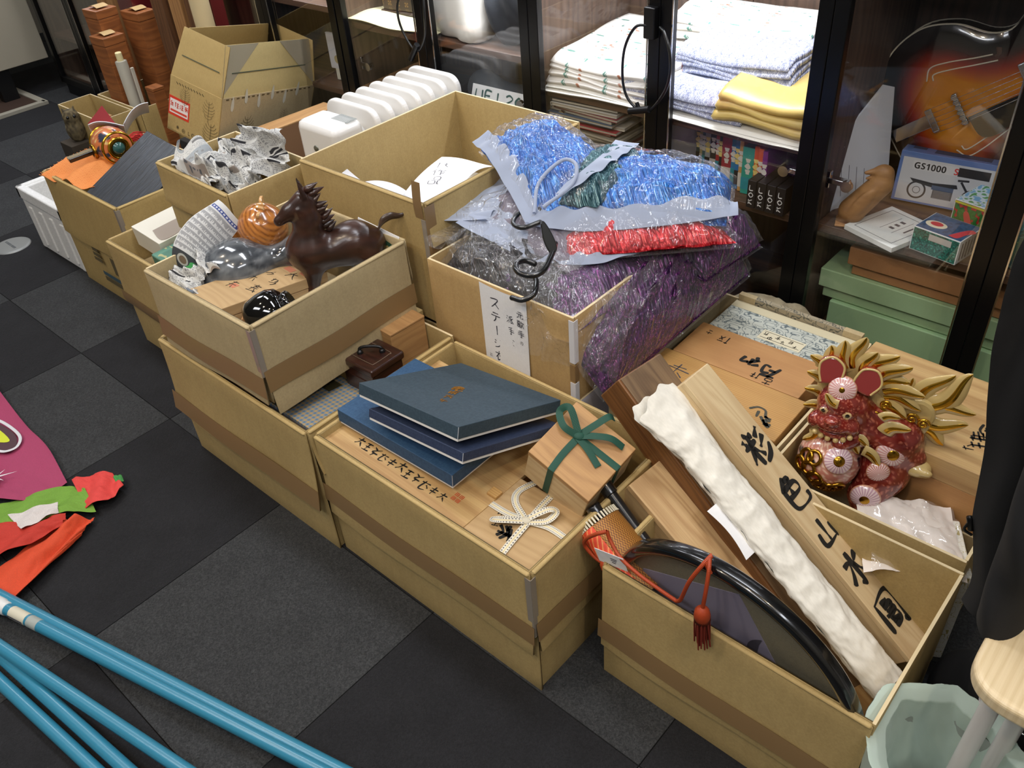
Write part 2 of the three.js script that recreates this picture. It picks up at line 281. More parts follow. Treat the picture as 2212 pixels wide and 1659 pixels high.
// grey partition at the far left and the framed board lying under it
{
  const p = thing('partition_panel', 'plain greyish beige partition panel at the far upper left', 'partition', [-2.02, 0.16, -0.98]);
  part(p, 'panel_board', box(0.06, 1.6, 1.2, 0, 0, 0.45, 0.004), std({ color: HEX('#a59c88'), roughness: 0.9 }));
  part(p, 'foot', box(0.05, 0.17, 0.08, 0, -0.16, 0.1, 0.003), black);
  part(p, 'foot', box(0.05, 0.17, 0.08, 0, -0.16, 0.9, 0.003), black);
  const b = thing('framed_board', 'flat brown board with a pale frame lying on the carpet at far left', 'board', [-2.15, 0, -0.72]);
  part(b, 'board', box(0.62, 0.012, 0.46, 0, 0, 0, 0.001), std({ color: HEX('#3e2c22'), roughness: 0.6 }));
  for (const s of [-1, 1]) { part(b, 'frame_rail', box(0.7, 0.018, 0.035, 0, 0, s * 0.24, 0.002), std({ color: HEX('#9c9686') })); part(b, 'frame_rail', box(0.035, 0.018, 0.5, s * 0.33, 0, 0, 0.002), std({ color: HEX('#9c9686') })); }
}
// ---------------------------------------------------------------- open cartons
// flaps: {f, r, b, l} give the length of an outer flap folded down over that wall, tapes likewise the height of a tape band
function carton(name, label, x0, x1, z0, z1, y0, h, o = {}) {
  const w = x1 - x0, d = z1 - z0, t = 0.005, m = o.mat ?? card, t2 = 0.0042;
  const c = thing(name, label, 'cardboard box', [(x0 + x1) / 2, y0, (z0 + z1) / 2], o.rot ?? [0, 0, 0], o.group);
  part(c, 'base_panel', box(w - 2 * t, t, d - 2 * t, 0, 0, 0, 0), m);
  const fl = { f: 0, r: 0, b: 0, l: 0, ...o.flaps }, sides = { f: [0, w, d / 2], b: [Math.PI, w, d / 2], r: [Math.PI / 2, d, w / 2], l: [-Math.PI / 2, d, w / 2] };
  for (const [k, [yaw, len, off]] of Object.entries(sides)) {
    const L = k === 'f' || k === 'b' ? len : len - 2 * t, out = fl[k] ? t2 + 0.0006 : 0;
    // the wall, very slightly bowed, with a rounded fold at the top where a flap turns over it
    const bow = (o.bow ?? 0.004) * (k === 'f' || k === 'r' ? 1 : 0.4), H0 = h + (o.rim?.[k] ?? 0);
    const g = grid(12, 8, (u, v) => [(u - 0.5) * L, v * H0, off - out + bow * Math.sin(Math.PI * u) * (0.35 + 0.65 * v) * Math.sin(Math.PI * Math.min(1, v * 0.75 + 0.2))], t);
    meters(g); const wall = part(c, 'side_panel', xf(clean(g), [0, 0, 0], [yaw, 0, 0]), m);
    if (fl[k]) {
      const f = fl[k], q = grid(12, 6, (u, v) => [(u - 0.5) * (L - 0.003), H0 - 0.002 - f * (1 - v), off + 0.0002 + bow * Math.sin(Math.PI * u) * 0.7 + (1 - v) * (1 - v) * (o.flare ?? 0.006) * (1 + 0.5 * Math.sin(u * 7 + yaw))], t2);
      meters(q);
      const fold = new THREE.CapsuleGeometry((t + t2) / 2, L - 0.014, 5, 10); fold.rotateZ(Math.PI / 2); fold.scale(1, 0.8, 1); fold.translate(0, H0 - 0.002, off - (t + t2) / 2 + 0.003); meters(fold);
      const flap = part(c, 'flap', xf(merge([clean(q), clean(fold)]), [0, 0, 0], [yaw, 0, 0]), m);
      part(flap, 'raw_edge', xf(clean(grid(12, 1, (u, v) => [(u - 0.5) * (L - 0.004), H0 - f - 0.0022 + 0.0001, off - t2 + v * t2 + bow * Math.sin(Math.PI * u) * 0.7 + (o.flare ?? 0.006) * (1 + 0.5 * Math.sin(u * 7 + yaw))])), [0, 0, 0], [yaw, 0, 0]), cardEdge);
    } else {
      part(c, 'raw_edge', xf(box(L - 0.002, 0.0012, t, 0, H0 - 0.0004, off - t / 2, 0), [0, 0, 0], [yaw, 0, 0]), cardEdge);
    }
    for (const [ty, th, tm] of o.tapes?.[k] ?? []) {
      const q = grid(14, 2, (u, v) => { const y = ty + (v - 0.5) * th, e = fl[k] && y > H0 - fl[k]; return [(u - 0.5) * (L + 0.008), y + 0.002 * Math.sin(u * 9 + k.charCodeAt(0)), off + 0.0014 + bow * Math.sin(Math.PI * u) * 0.75 + (fl[k] ? (o.flare ?? 0.006) * 1.5 * clamp((H0 - y) / fl[k]) ** 2 : 0) * (e ? 1 : 0.5)]; }, 0.0006);
      part(c, 'tape', xf(clean(q), [0, 0, 0], [yaw, 0, 0]), tm ?? tape);
    }
  }
  // seam of clear tape down the near corner
  for (const [sx, sz, y, len, mm] of o.seams ?? []) part(c, 'corner_tape', [box(0.012, len, 0.0012, sx * (w / 2 - 0.004), y, sz * (d / 2 + 0.0022), 0), box(0.0012, len, 0.012, sx * (w / 2 + 0.0022), y, sz * (d / 2 - 0.004), 0)], mm ?? tapeGrey);
  return c;
}
const boxBlue = carton('carton', 'open tan carton in the front row holding the three dark blue flat boxes', 1.724, 2.282, -0.395, 0, 0, 0.328, { flaps: { f: 0.205, r: 0.2, b: 0.13, l: 0.1 }, tapes: { f: [[0.178, 0.045]], r: [[0.18, 0.045]] }, seams: [[1, 1, 0.17, 0.15]] });
const boxChest = carton('carton', 'open tan carton in the front row holding the dark chest and blue gingham box', 1.166, 1.718, -0.4, 0.012, 0, 0.336, { flaps: { f: 0.2, l: 0.16, r: 0.1 }, tapes: { f: [[0.165, 0.05]] }, flare: 0.012 });
const boxHorse = carton('carton', 'open carton set on top of another, holding the carved horse and grey gourd vase', 1.207, 1.592, -0.412, 0, 0.342, 0.186, { mat: cardGrey, flaps: { f: 0.182, r: 0.21, b: 0.1 }, tapes: { f: [[0.045, 0.05]], r: [[0.055, 0.05]] }, seams: [[1, 1, 0.07, 0.11]], rot: [0.01, 0, 0] });
const boxMirror = carton('carton', 'open carton at the right front holding the round black framed panel and long scroll boxes', 2.344, 2.8, -0.443, -0.107, 0, 0.301, { flaps: { f: 0.205, l: 0.1 }, tapes: { f: [[0.138, 0.045]] } });
const boxCostume = carton('carton', 'tan carton with a handwritten paper note, heaped with plastic wrapped stage costumes', 1.643, 2.044, -0.995, -0.42, 0.292, 0.205, { mat: cardWarm, seams: [[1, 1, 0.1, 0.1, tapeWhite], [1, 1, 0.0, 0.05, tapeWhite], [1, 1, 0.055, 0.04, tape]] });
const boxUnder = carton('carton', 'plain white box serving as a base under the carton of costumes', 1.65, 2.046, -0.99, -0.415, 0, 0.288, { mat: std({ color: HEX('#b9b9c6'), roughness: 0.6 }) });
const boxArt = carton('carton', 'deep tan carton with a white sheet of paper lying inside, beside the oil heater', 1.192, 1.622, -0.985, -0.448, 0.3, 0.305, { flaps: { f: 0.29, r: 0.1 }, seams: [[1, 1, 0.02, 0.25]], bow: 0.003 });
carton('carton', 'closed tan carton almost hidden under the deep carton beside the oil heater', 1.2, 1.625, -0.98, -0.445, 0, 0.296, {});
const boxNews = carton('carton', 'open tan carton filled with crumpled newspaper', 0.83, 1.165, -0.5, -0.262, 0.395, 0.185, { flaps: { f: 0.1 }, bow: 0.003, rot: [-0.03, 0, 0] });
const boxGreen = carton('carton', 'low open carton at the left holding the white case and the green patterned box', 0.603, 1.15, -0.5, -0.155, 0, 0.338, { flaps: { f: 0.18, l: 0.12 }, tapes: { f: [[0.16, 0.04]] } });
const boxMallet = carton('carton', 'tall tan carton at the left holding the decorated mallet and the black plank', 0.082, 0.548, -0.585, -0.232, 0, 0.385, { mat: cardPrint, flaps: { f: 0.2, r: 0.1 }, seams: [[1, 1, 0.2, 0.18]] });
carton('carton', 'low open carton at the far left with the small owl in front of it', -0.76, -0.42, -0.79, -0.65, 0, 0.3, { mat: cardPrint, bow: 0 });
carton('carton', 'open carton at the far left holding tall brown wooden boxes upright', -0.72, -0.39, -1.06, -0.8, 0, 0.302, { mat: cardPrint, bow: 0.002 });
const boxWood = carton('carton', 'open carton in the back row packed with wooden boxes with brush writing', 2.072, 2.437, -0.935, -0.495, 0, 0.305, { mat: cardGrey, bow: 0.002 });
const boxLion = carton('carton', 'open carton at the right holding the red porcelain lion and a marbled paper box', 2.443, 2.795, -0.9, -0.466, 0, 0.3, { mat: card, bow: 0.002 });
// notes and prints on the cartons
{
  // handwritten note on the costume carton
  const n = part(boxCostume, 'paper_note', grid(8, 10, (u, v) => [0.02 + (u - 0.5) * 0.128, -0.02 + v * 0.222 + (v > 0.97 ? 0.002 : 0), 0.2905 + 0.004 * Math.sin(Math.PI * u) + 0.003 * (1 - v) * u], 0.0006), paper, 'white paper note with handwritten characters');
  const K = { su: '15,20 80,20 20,88;50,52 85,86', te: '25,20 75,20;10,42 90,42;52,44 46,70 28,90', bar: '50,12 50,88', si: '22,25 34,32;18,45 30,52;20,85 55,72 82,38;70,15 76,24;82,12 88,20', i: '50,4 50,18;14,24 86,24;50,24 20,62;36,48 36,82 58,70;52,36 64,60 88,84;78,36 62,54', so: '14,10 30,22;8,34 28,30;30,6 30,46;40,20 90,20;64,6 64,40;44,40 88,40;50,46 50,54;12,56 88,56;48,56 22,82;40,70 40,94 60,86;52,62 86,94', moto: '26,16 72,16;10,38 90,38;38,38 34,66 12,86;60,38 60,80 88,82 88,66', uta: '8,10 50,10;16,22 40,22 40,38 16,38 16,22;8,48 52,48;46,48 46,88;14,58 34,58 34,74 14,74 14,58;66,8 56,34;62,24 92,24 84,38;74,34 58,88;74,44 94,86', shu: '70,10 22,22;12,40 88,40;8,60 92,60;52,18 54,88 38,80', no: '54,20 36,74 16,62 30,26 64,16 86,42 74,76 56,88', ha: '14,14 26,24;8,40 20,48;10,88 30,60;78,8 40,22;44,22 36,88;60,24 60,86 74,76;62,48 88,30;64,46 90,88', na: '12,24 54,20;36,8 14,58;66,22 84,36;56,44 58,76 38,88 34,74 62,78 78,90', to: '28,14 40,44;80,28 24,60 30,84 78,84', kutsu: '6,16 46,16;18,6 18,26;36,6 36,26;26,26 26,92;12,34 42,34 42,50 12,50 12,34;6,68 48,68;62,10 54,50;58,34 58,90;76,14 76,82 94,82;94,36 76,50' };
  const put = (k, x, y, s) => ink(K[k], s, 7, x, y, 0.2);
  const W0 = [];
  ['su', 'te', 'bar', 'si', 'i', 'so'].forEach((k, i) => W0.push(...put(k, -0.026, 0.08 - i * 0.034, 0.031)));
  ['moto', 'uta', 'shu', 'no'].forEach((k, i) => W0.push(...put(k, 0.042, 0.076 - i * 0.023, i === 3 ? 0.011 : 0.021)));
  ['ha', 'shu', 'na'].forEach((k, i) => W0.push(...put(k, 0.014, 0.055 - i * 0.028, 0.022)));
  W0.push(...put('to', -0.05, -0.06, 0.011), ...put('kutsu', -0.05, -0.082, 0.018));
  part(n, 'handwriting', xf(merge(W0), [0.026, 0.09, 0.2945], [0, 0, 0]), std({ color: HEX('#2c2c3a'), roughness: 0.7 }));
  // print on the left stack
  const g = []; g.push(box(0.2, 0.016, 0.0008, 0.06, 0.062, 0.1824, 0));
  for (let k = 0; k < 3; k++) g.push(box(0.05 - 0.008 * k, 0.012, 0.0008, -0.04, 0.13 + k * 0.018, 0.1824, 0));
  g.push(box(0.07, 0.06, 0.0008, 0.09, 0.112, 0.1824, 0));
  part(boxMallet, 'printed_marks', g, std({ color: HEX('#5d5238'), roughness: 0.8 }));
  part(boxMallet, 'printed_band', box(0.2, 0.014, 0.0008, 0.06, 0.083, 0.1826, 0), std({ color: HEX('#3e5560'), roughness: 0.8 }));
  // brown tape sticking up from the deep carton's corner
  part(boxArt, 'loose_tape', [grid(3, 8, (u, v) => [0.2 + (u - 0.5) * 0.026, 0.27 + v * 0.085, 0.2695 + 0.002 * Math.sin(v * 4)], 0.0006), grid(3, 8, (u, v) => [0.2175, 0.04 + v * 0.26, 0.255 + (u - 0.5) * 0.03], 0.0006)], tape);
}
// ---------------------------------------------------------------- things in the front row of cartons
// seat a thing so that the centre of its top face is at tc
function topAt(o, tc, h) { o.position.set(...tc).sub(new THREE.Vector3(0, h, 0).applyQuaternion(o.quaternion)); return o; }
// a long thing from the centre of the top of its upper end to that of its lower end; local x runs downwards along it, y is its top
function along(name, label, category, p0, p1, roll = 0) {
  const a = V(p0), b = V(p1), x = b.clone().sub(a).normalize(), z = new THREE.Vector3().crossVectors(x, new THREE.Vector3(0, 1, 0)).normalize(), y = new THREE.Vector3().crossVectors(z, x);
  const o = thing(name, label, category); o.quaternion.setFromRotationMatrix(new THREE.Matrix4().makeBasis(x, y, z)); o.rotateX(roll); o.position.copy(a);
  o.userData.length = undefined; delete o.userData.length; return [o, a.distanceTo(b)];
}
// flat woven strip through pts; nrm is the direction its face looks
function ribbon(pts, w, nrm, t = 0.0008, n = 28) {
  const c = curve(pts, false, 0.5), N = Array.isArray(nrm[0]) ? nrm.map(V) : null;
  return grid(n, 2, (u, v) => {
    const p = c.getPoint(u), d = c.getTangent(u), m = N ? N[0].clone().lerp(N[1], u).normalize() : V(nrm), s = new THREE.Vector3().crossVectors(d, m).normalize();
    return p.addScaledVector(s, (v - 0.5) * w).toArray();
  }, t);
}
const flat = (g, x, y, z, turn = 0) => { g.rotateX(-Math.PI / 2); g.rotateY(turn); g.translate(x, y, z); return g; }; // writing laid on a top face
const writing = (list, x, y, z, turn = 0) => flat(merge(list), x, y, z, turn);

// the three dark blue boxes
const linen = (b, s) => std({ map: tex(256, 256, 0.2, (u, v) => { const f = (vn(u * 120, v * 40, 120, 40, s) - 0.5) * 12 + (vn(u * 40, v * 120, 40, 120, s + 1) - 0.5) * 10 + (H(u * 256, v * 256, s) - 0.5) * 10; return [b[0] + f, b[1] + f, b[2] + f]; }), roughness: 0.62 });
function flatBox(label, w, h, d, mat, tc, rot) {
  const o = thing('flat_box', label, 'gift box', [0, 0, 0], rot); topAt(o, tc, h);
  part(o, 'lid', box(w, h - 0.005, d, 0, 0.005, 0, 0.0012), mat);
  part(o, 'tray', box(w - 0.003, 0.005, d - 0.003, 0, 0, 0, 0.0006), std({ color: HEX('#dcdad6') }), 'white tray edge');
  part(o, 'corner_line', box(0.0008, h - 0.006, 0.0008, w / 2 - 0.0004, 0.005, d / 2 - 0.0004, 0), std({ color: HEX('#b9bec6') }));
  return o;
}
const b1 = flatBox('flat dark teal box with gold lettering on its lid, topmost of three blue boxes', 0.279, 0.028, 0.262, linen([48, 66, 78], 3), [1.939, 0.41, -0.205], [-0.078, -0.362, 0.149]);
{
  const k = []; const q = ['20,30 50,12 82,34;30,20 26,80;50,20 52,86 88,76;70,24 66,60;16,56 84,52', '24,14 20,84;52,10 44,90;20,34 88,24;30,60 80,52;76,16 70,88', '18,24 84,18;50,10 46,52;20,52 84,48;34,60 22,90;66,58 84,88', '30,12 24,40 70,34;50,36 44,88;22,62 84,58'];
  q.forEach((g, i) => k.push(...ink(g, i === 0 ? 0.034 : 0.024, 14 - 2 * i, 0, 0.038 - i * 0.026, 0.4)));
  part(b1, 'gold_lettering', writing(k, 0.006, 0.0282, 0.028, 0.5), std({ color: HEX('#a5742e'), roughness: 0.35, metalness: 0.6 }));
}
flatBox('thin navy box squeezed between the two larger blue boxes', 0.262, 0.022, 0.25, linen([40, 52, 78], 5), [1.965, 0.374, -0.186], [-0.078, -0.362, 0.149]);
flatBox('flat mid blue box with a white bottom edge, lowest of the three stacked blue boxes', 0.304, 0.034, 0.22, linen([44, 78, 112], 7), [1.878, 0.346, -0.179], [0.047, -0.051, -0.04]);
// wooden board with brush writing under them
{
  const o = thing('wooden_board', 'thin wooden board with black brush writing and a red seal, under the blue boxes', 'wooden lid', [1.912, 0.293, -0.175], [0, 0, -0.06]);
  part(o, 'board', box(0.372, 0.01, 0.325, 0, 0, 0, 0.001), W.stripe);
  const k = [], g = ['50,10 44,50 20,80;20,34 84,28;56,52 86,84', '24,20 80,14;50,10 46,88;30,50 72,46;20,88 84,80', '20,16 50,30;80,12 30,56 80,60;50,58 40,90', '16,30 84,22;40,12 30,88 76,80;60,40 84,60', '50,8 46,90;20,36 84,30;24,60 80,56'];
  for (let i = 0; i < 11; i++) k.push(...ink(g[i % 5], 0.024 + 0.006 * H(i, 3), 9, -0.118 + i * 0.0225, 0.006 * (H(i, 5) - 0.5), 0.4));
  part(o, 'brush_writing', writing(k, 0, 0.01, 0.116), inkMat);
  const r = []; for (let i = 0; i < 4; i++) r.push(...ink('10,20 90,20;10,50 90,50;10,80 90,80;20,10 20,90;50,10 50,90;80,10 80,90', 0.011, 12, (i % 2) * 0.011, Math.floor(i / 2) * 0.011));
  part(o, 'red_seal', writing(r, 0.125, 0.01, 0.106), inkRed);
  part(o, 'batten', box(0.022, 0.006, 0.02, 0.176, 0.0098, 0.05, 0.001), W.cedar);
}
{ // crinkled silver film below the board
  const o = one('foil_wrap', grid(70, 22, (u, v) => [1.738 + u * 0.372, 0.262 + 0.028 * fbm3(u * 16, v * 5, 1, 4) + 0.01 * vn(u * 40, v * 12, 99, 99, 3), -0.13 + v * 0.121], 0.0006), phys({ color: HEX('#a9abc0'), metalness: 0.55, roughness: 0.3, side: THREE.DoubleSide }), 'crinkled silver grey film showing in the gap beside the wooden board', 'packing film');
  one('packing_box', box(0.38, 0.2, 0.3, 1.92, 0.006, -0.2, 0.003), W.orange, 'plain brown box filling the bottom of the carton under the silver film', 'wooden box');
}
// wooden box tied with a white stitched ribbon
const ribWhite = std({ map: tex(64, 64, [0.0052, 0.013], (u, v) => { const e = Math.abs(v - 0.5); if (e > 0.42) return [214, 208, 190]; if (e > 0.22) return u < 0.42 ? [92, 92, 96] : [218, 214, 200]; if (e < 0.12) return [214, 200, 156]; return [226, 220, 204]; }), roughness: 0.8, side: THREE.DoubleSide });
function stripUV(g, L, w) { const uv = g.attributes.uv; for (let i = 0; i < uv.count; i++) uv.setXY(i, uv.getX(i) * L, uv.getY(i) * w); return g; }
function woodBox(name, label, w, h, d, tc, rot, mat, o = {}) {
  const b = thing(name, label, 'wooden box', [0, 0, 0], rot); topAt(b, tc, h);
  const lid = o.lid ?? 0.012;
  part(b, 'body', box(w - (o.step ?? 0.002), h - lid - 0.0008, d - (o.step ?? 0.002), 0, 0, 0, 0.0015), o.body ?? mat);
  part(b, 'lid', box(w, lid, d, 0, h - lid, 0, 0.0018), mat);
  return b;
}
{
  const h = 0.14, b = woodBox('wooden_box', 'small pale wooden box tied with a white stitched ribbon bow, at the carton corner', 0.17, h, 0.178, [2.178, 0.29, -0.098], [0, 0, 0], W.paulownia), y = h + 0.0008, w = 0.0135;
  const R = (pts, name) => part(b, name, stripUV(ribbon(pts, w, [0, 1, 0]), 0.16, w), ribWhite);
  R([[-0.083, y, -0.006], [-0.04, y + 0.002, -0.005], [-0.002, y + 0.003, -0.012]], 'ribbon');
  R([[-0.05, y, -0.1], [-0.06, y + 0.001, -0.06], [-0.046, y + 0.002, -0.034], [-0.004, y + 0.004, -0.012]], 'ribbon');
  R([[-0.006, y, -0.09], [-0.002, y + 0.002, -0.05], [0.004, y + 0.003, -0.012], [0.01, y + 0.002, 0.04], [0.016, y, 0.082]], 'ribbon');
  R([[0.004, y + 0.003, -0.012], [0.04, y + 0.002, -0.024], [0.084, y, -0.024]], 'ribbon');
  R([[-0.002, y + 0.006, -0.006], [-0.03, y + 0.016, 0.024], [-0.044, y + 0.01, 0.026], [-0.03, y + 0.005, 0.008], [0, y + 0.005, -0.012]], 'bow_loop');
  R([[-0.002, y + 0.006, -0.01], [0.022, y + 0.017, -0.046], [0.034, y + 0.012, -0.052], [0.03, y + 0.006, -0.03], [0.004, y + 0.005, -0.008]], 'bow_loop');
  part(b, 'bow_knot', xf(new THREE.SphereGeometry(0.0085, 16, 10), [0, y + 0.005, -0.011], [0.4, 0, 0], [1.2, 0.6, 1]), ribWhite);
  const k = []; const g = ['50,10 46,90;16,40 86,34;30,56 14,86;64,54 86,84', '20,20 80,16;24,44 78,40;50,16 46,90;22,88 80,84', '30,10 20,50;50,14 52,60;76,12 70,56;14,64 88,60;50,60 40,92'];
  g.forEach((q, i) => k.push(...ink(q, i === 2 ? 0.034 : 0.022, 9, 0, i === 2 ? -0.012 : 0.05 - i * 0.026, 0.35)));
  part(b, 'brush_writing', writing(k.slice(0, 8), -0.036, h + 0.0003, 0.044, 0.25), inkMat);
  part(b, 'brush_flourish', writing([...ink('10,30 40,50 30,80;30,20 60,46 50,86;56,22 74,50 86,78;20,60 90,50;46,10 52,40', 0.046, 13), ...ink('30,30 70,40 50,80', 0.02, 16, 0.018, 0.05)], -0.014, h + 0.0003, 0.03), inkMat);
}
{ // wooden box tied with a dark green ribbon
  const h = 0.105, b = woodBox('wooden_box', 'tilted wooden box tied with a dark green ribbon bow, beside the blue boxes', 0.135, h, 0.133, [2.216, 0.4, -0.224], [-0.04, 0.215, -0.38], W.blond, { lid: 0.014, body: W.paulowniaPale }), y = h + 0.0008, w = 0.0125;
  const green = std({ map: tex(32, 32, 0.004, (u, v) => { const k = 0.85 + 0.15 * Math.sin(u * 6.28) * Math.sin(v * 6.28); return [26 * k, 84 * k, 66 * k]; }), roughness: 0.7, side: THREE.DoubleSide });
  const R = (pts, name, n = [0, 1, 0]) => part(b, name, stripUV(ribbon(pts, w, n), 0.14, w), green);
  R([[-0.016, y, 0.0675], [-0.02, y + 0.001, 0.03], [-0.02, y + 0.003, -0.012]], 'ribbon');
  part(b, 'ribbon', box(w, 0.1, 0.001, -0.016, h - 0.099, 0.0666, 0), green);
  R([[-0.02, y + 0.003, -0.012], [0.02, y + 0.001, -0.014], [0.0675, y, -0.015]], 'ribbon');
  part(b, 'ribbon', box(0.001, 0.1, w, 0.0676, h - 0.099, -0.015, 0), green);
  R([[-0.022, y + 0.006, -0.012], [-0.05, y + 0.014, -0.006], [-0.074, y + 0.012, -0.024], [-0.062, y + 0.024, -0.036], [-0.024, y + 0.008, -0.016]], 'bow_loop', [0.2, 0.9, 0.4]);
  R([[-0.02, y + 0.005, -0.014], [0.004, y + 0.014, -0.03], [0.026, y + 0.014, -0.044], [0.05, y + 0.004, -0.05]], 'bow_tail');
  R([[-0.02, y + 0.005, -0.01], [0.008, y + 0.004, -0.004], [0.04, y + 0.001, 0.007]], 'bow_tail');
  R([[-0.02, y + 0.006, -0.018], [-0.01, y + 0.018, -0.044], [-0.002, y + 0.022, -0.07], [0.004, y + 0.01, -0.08]], 'bow_tail');
  part(b, 'bow_knot', xf(new THREE.SphereGeometry(0.009, 16, 10), [-0.02, y + 0.005, -0.014], [0.6, 0, 0], [1.2, 0.6, 1]), green);
}
// brown inner board and newspaper seen between the tied boxes
one('divider_board', box(0.005, 0.16, 0.16, 2.115, 0.13, -0.3, 0.001), card, 'upright strip of brown cardboard between the blue boxes and the green ribbon box', 'cardboard divider');

// dark wooden chest, blond box, gingham box and straw board in the second carton
{
  const w = 0.11, d = 0.096, mat = phys({ map: woodTex([62, 32, 24], [30, 14, 12], { size: [0.2, 0.1], rings: 6, s: 51 }), roughness: 0.3, clearcoat: 0.7, clearcoatRoughness: 0.18 });
  const o = thing('wooden_chest', 'small dark red brown lacquered chest with a metal handle on its lid', 'chest', [0, 0, 0], [0.016, 0, 0]); topAt(o, [1.626, 0.345, -0.239], 0.125);
  part(o, 'body', box(w - 0.01, 0.108, d - 0.01, 0, 0, 0, 0.003), mat);
  part(o, 'front_moulding', [box(w - 0.03, 0.07, 0.003, 0, 0.016, (d - 0.01) / 2, 0.001), box(0.003, 0.07, d - 0.03, (w - 0.01) / 2, 0.016, 0, 0.001)], mat);
  part(o, 'lid', box(w, 0.019, d, 0, 0.106, 0, 0.005), mat);
  part(o, 'inlay_line', tube([[-0.034, 0.1256, -0.026], [0.034, 0.1256, -0.026], [0.038, 0.1256, -0.02], [0.038, 0.1256, 0.022], [0.03, 0.1256, 0.028], [-0.034, 0.1256, 0.028], [-0.038, 0.1256, 0.02], [-0.038, 0.1256, -0.02]], 0.0009, 60, 5, true), std({ color: HEX('#8d7a68'), roughness: 0.4, metalness: 0.6 }));
  const hd = part(o, 'handle', tube([[-0.018, 0.126, 0.014], [-0.02, 0.135, 0.012], [-0.01, 0.14, 0.004], [0.008, 0.14, -0.01], [0.018, 0.136, -0.017], [0.018, 0.126, -0.018]], 0.0034, 40, 8), std({ color: HEX('#3a3a3c'), metalness: 0.9, roughness: 0.35 }));
  part(hd, 'boss', [xf(new THREE.SphereGeometry(0.007, 14, 10), [-0.018, 0.127, 0.014]), xf(new THREE.SphereGeometry(0.007, 14, 10), [0.018, 0.127, -0.018])], hd.material);
  woodBox('wooden_box', 'tall blond wooden box with a plain lid standing behind the dark chest', 0.06, 0.15, 0.1, [1.605, 0.362, -0.345], [-0.05, 0, 0], W.blond, { lid: 0.006 });
  const g = thing('gingham_box', 'flat box covered in blue and ochre gingham paper, half under the tilted horse carton', 'gift box', [0, 0, 0], [-0.044, -0.106, 0.051]); topAt(g, [1.578, 0.275, -0.12], 0.05);
  const ging = std({ map: tex(64, 64, [0.0115, 0.0115], (u, v) => { const a = u < 0.5, b = v < 0.5; return a && b ? [188, 158, 104] : !a && !b ? [94, 128, 158] : [150, 148, 142]; }), roughness: 0.75 });
  part(g, 'lid', box(0.196, 0.05, 0.169, 0, 0, 0, 0.0015), ging);
  part(g, 'side_band', [box(0.1965, 0.043, 0.001, 0, 0.001, 0.0847, 0), box(0.001, 0.043, 0.169, -0.0982, 0.001, 0, 0)], std({ color: HEX('#6e6b74') }));
  const lb = part(g, 'label', box(0.05, 0.0008, 0.036, -0.03, 0.0498, -0.045, 0), std({ color: HEX('#4a4326') }));
  part(lb, 'label_writing', writing(['20,20 80,20;50,10 50,90;20,60 80,60', '30,10 20,50 80,50;50,30 50,90', '20,30 80,26;40,10 30,90;70,40 74,88'].flatMap((q, i) => ink(q, 0.011, 9, 0, 0.012 - i * 0.013)), -0.03, 0.0507, -0.045, 0.2), inkMat);
  one('wooden_box', box(0.2, 0.19, 0.2, 1.56, 0.006, -0.15, 0.002), W.orange, 'plain brown box filling the carton under the gingham box', 'wooden box');
  const sb = thing('straw_board', 'narrow strip of peach coloured board with dark specks inside the front of the carton', 'board', [1.335, 0.2, -0.012], [0.02, -0.1, 0.0]);
  part(sb, 'board', box(0.26, 0.14, 0.004, 0, 0, 0, 0.0005), std({ map: tex(256, 256, 0.12, (u, v) => { const f = vn(u * 60, v * 24, 60, 24, 4); return f > 0.83 ? [70, 62, 46] : mix3([216, 172, 116], [196, 148, 92], vn(u * 20, v * 20, 20, 20, 8)); }), roughness: 0.9 }));
}
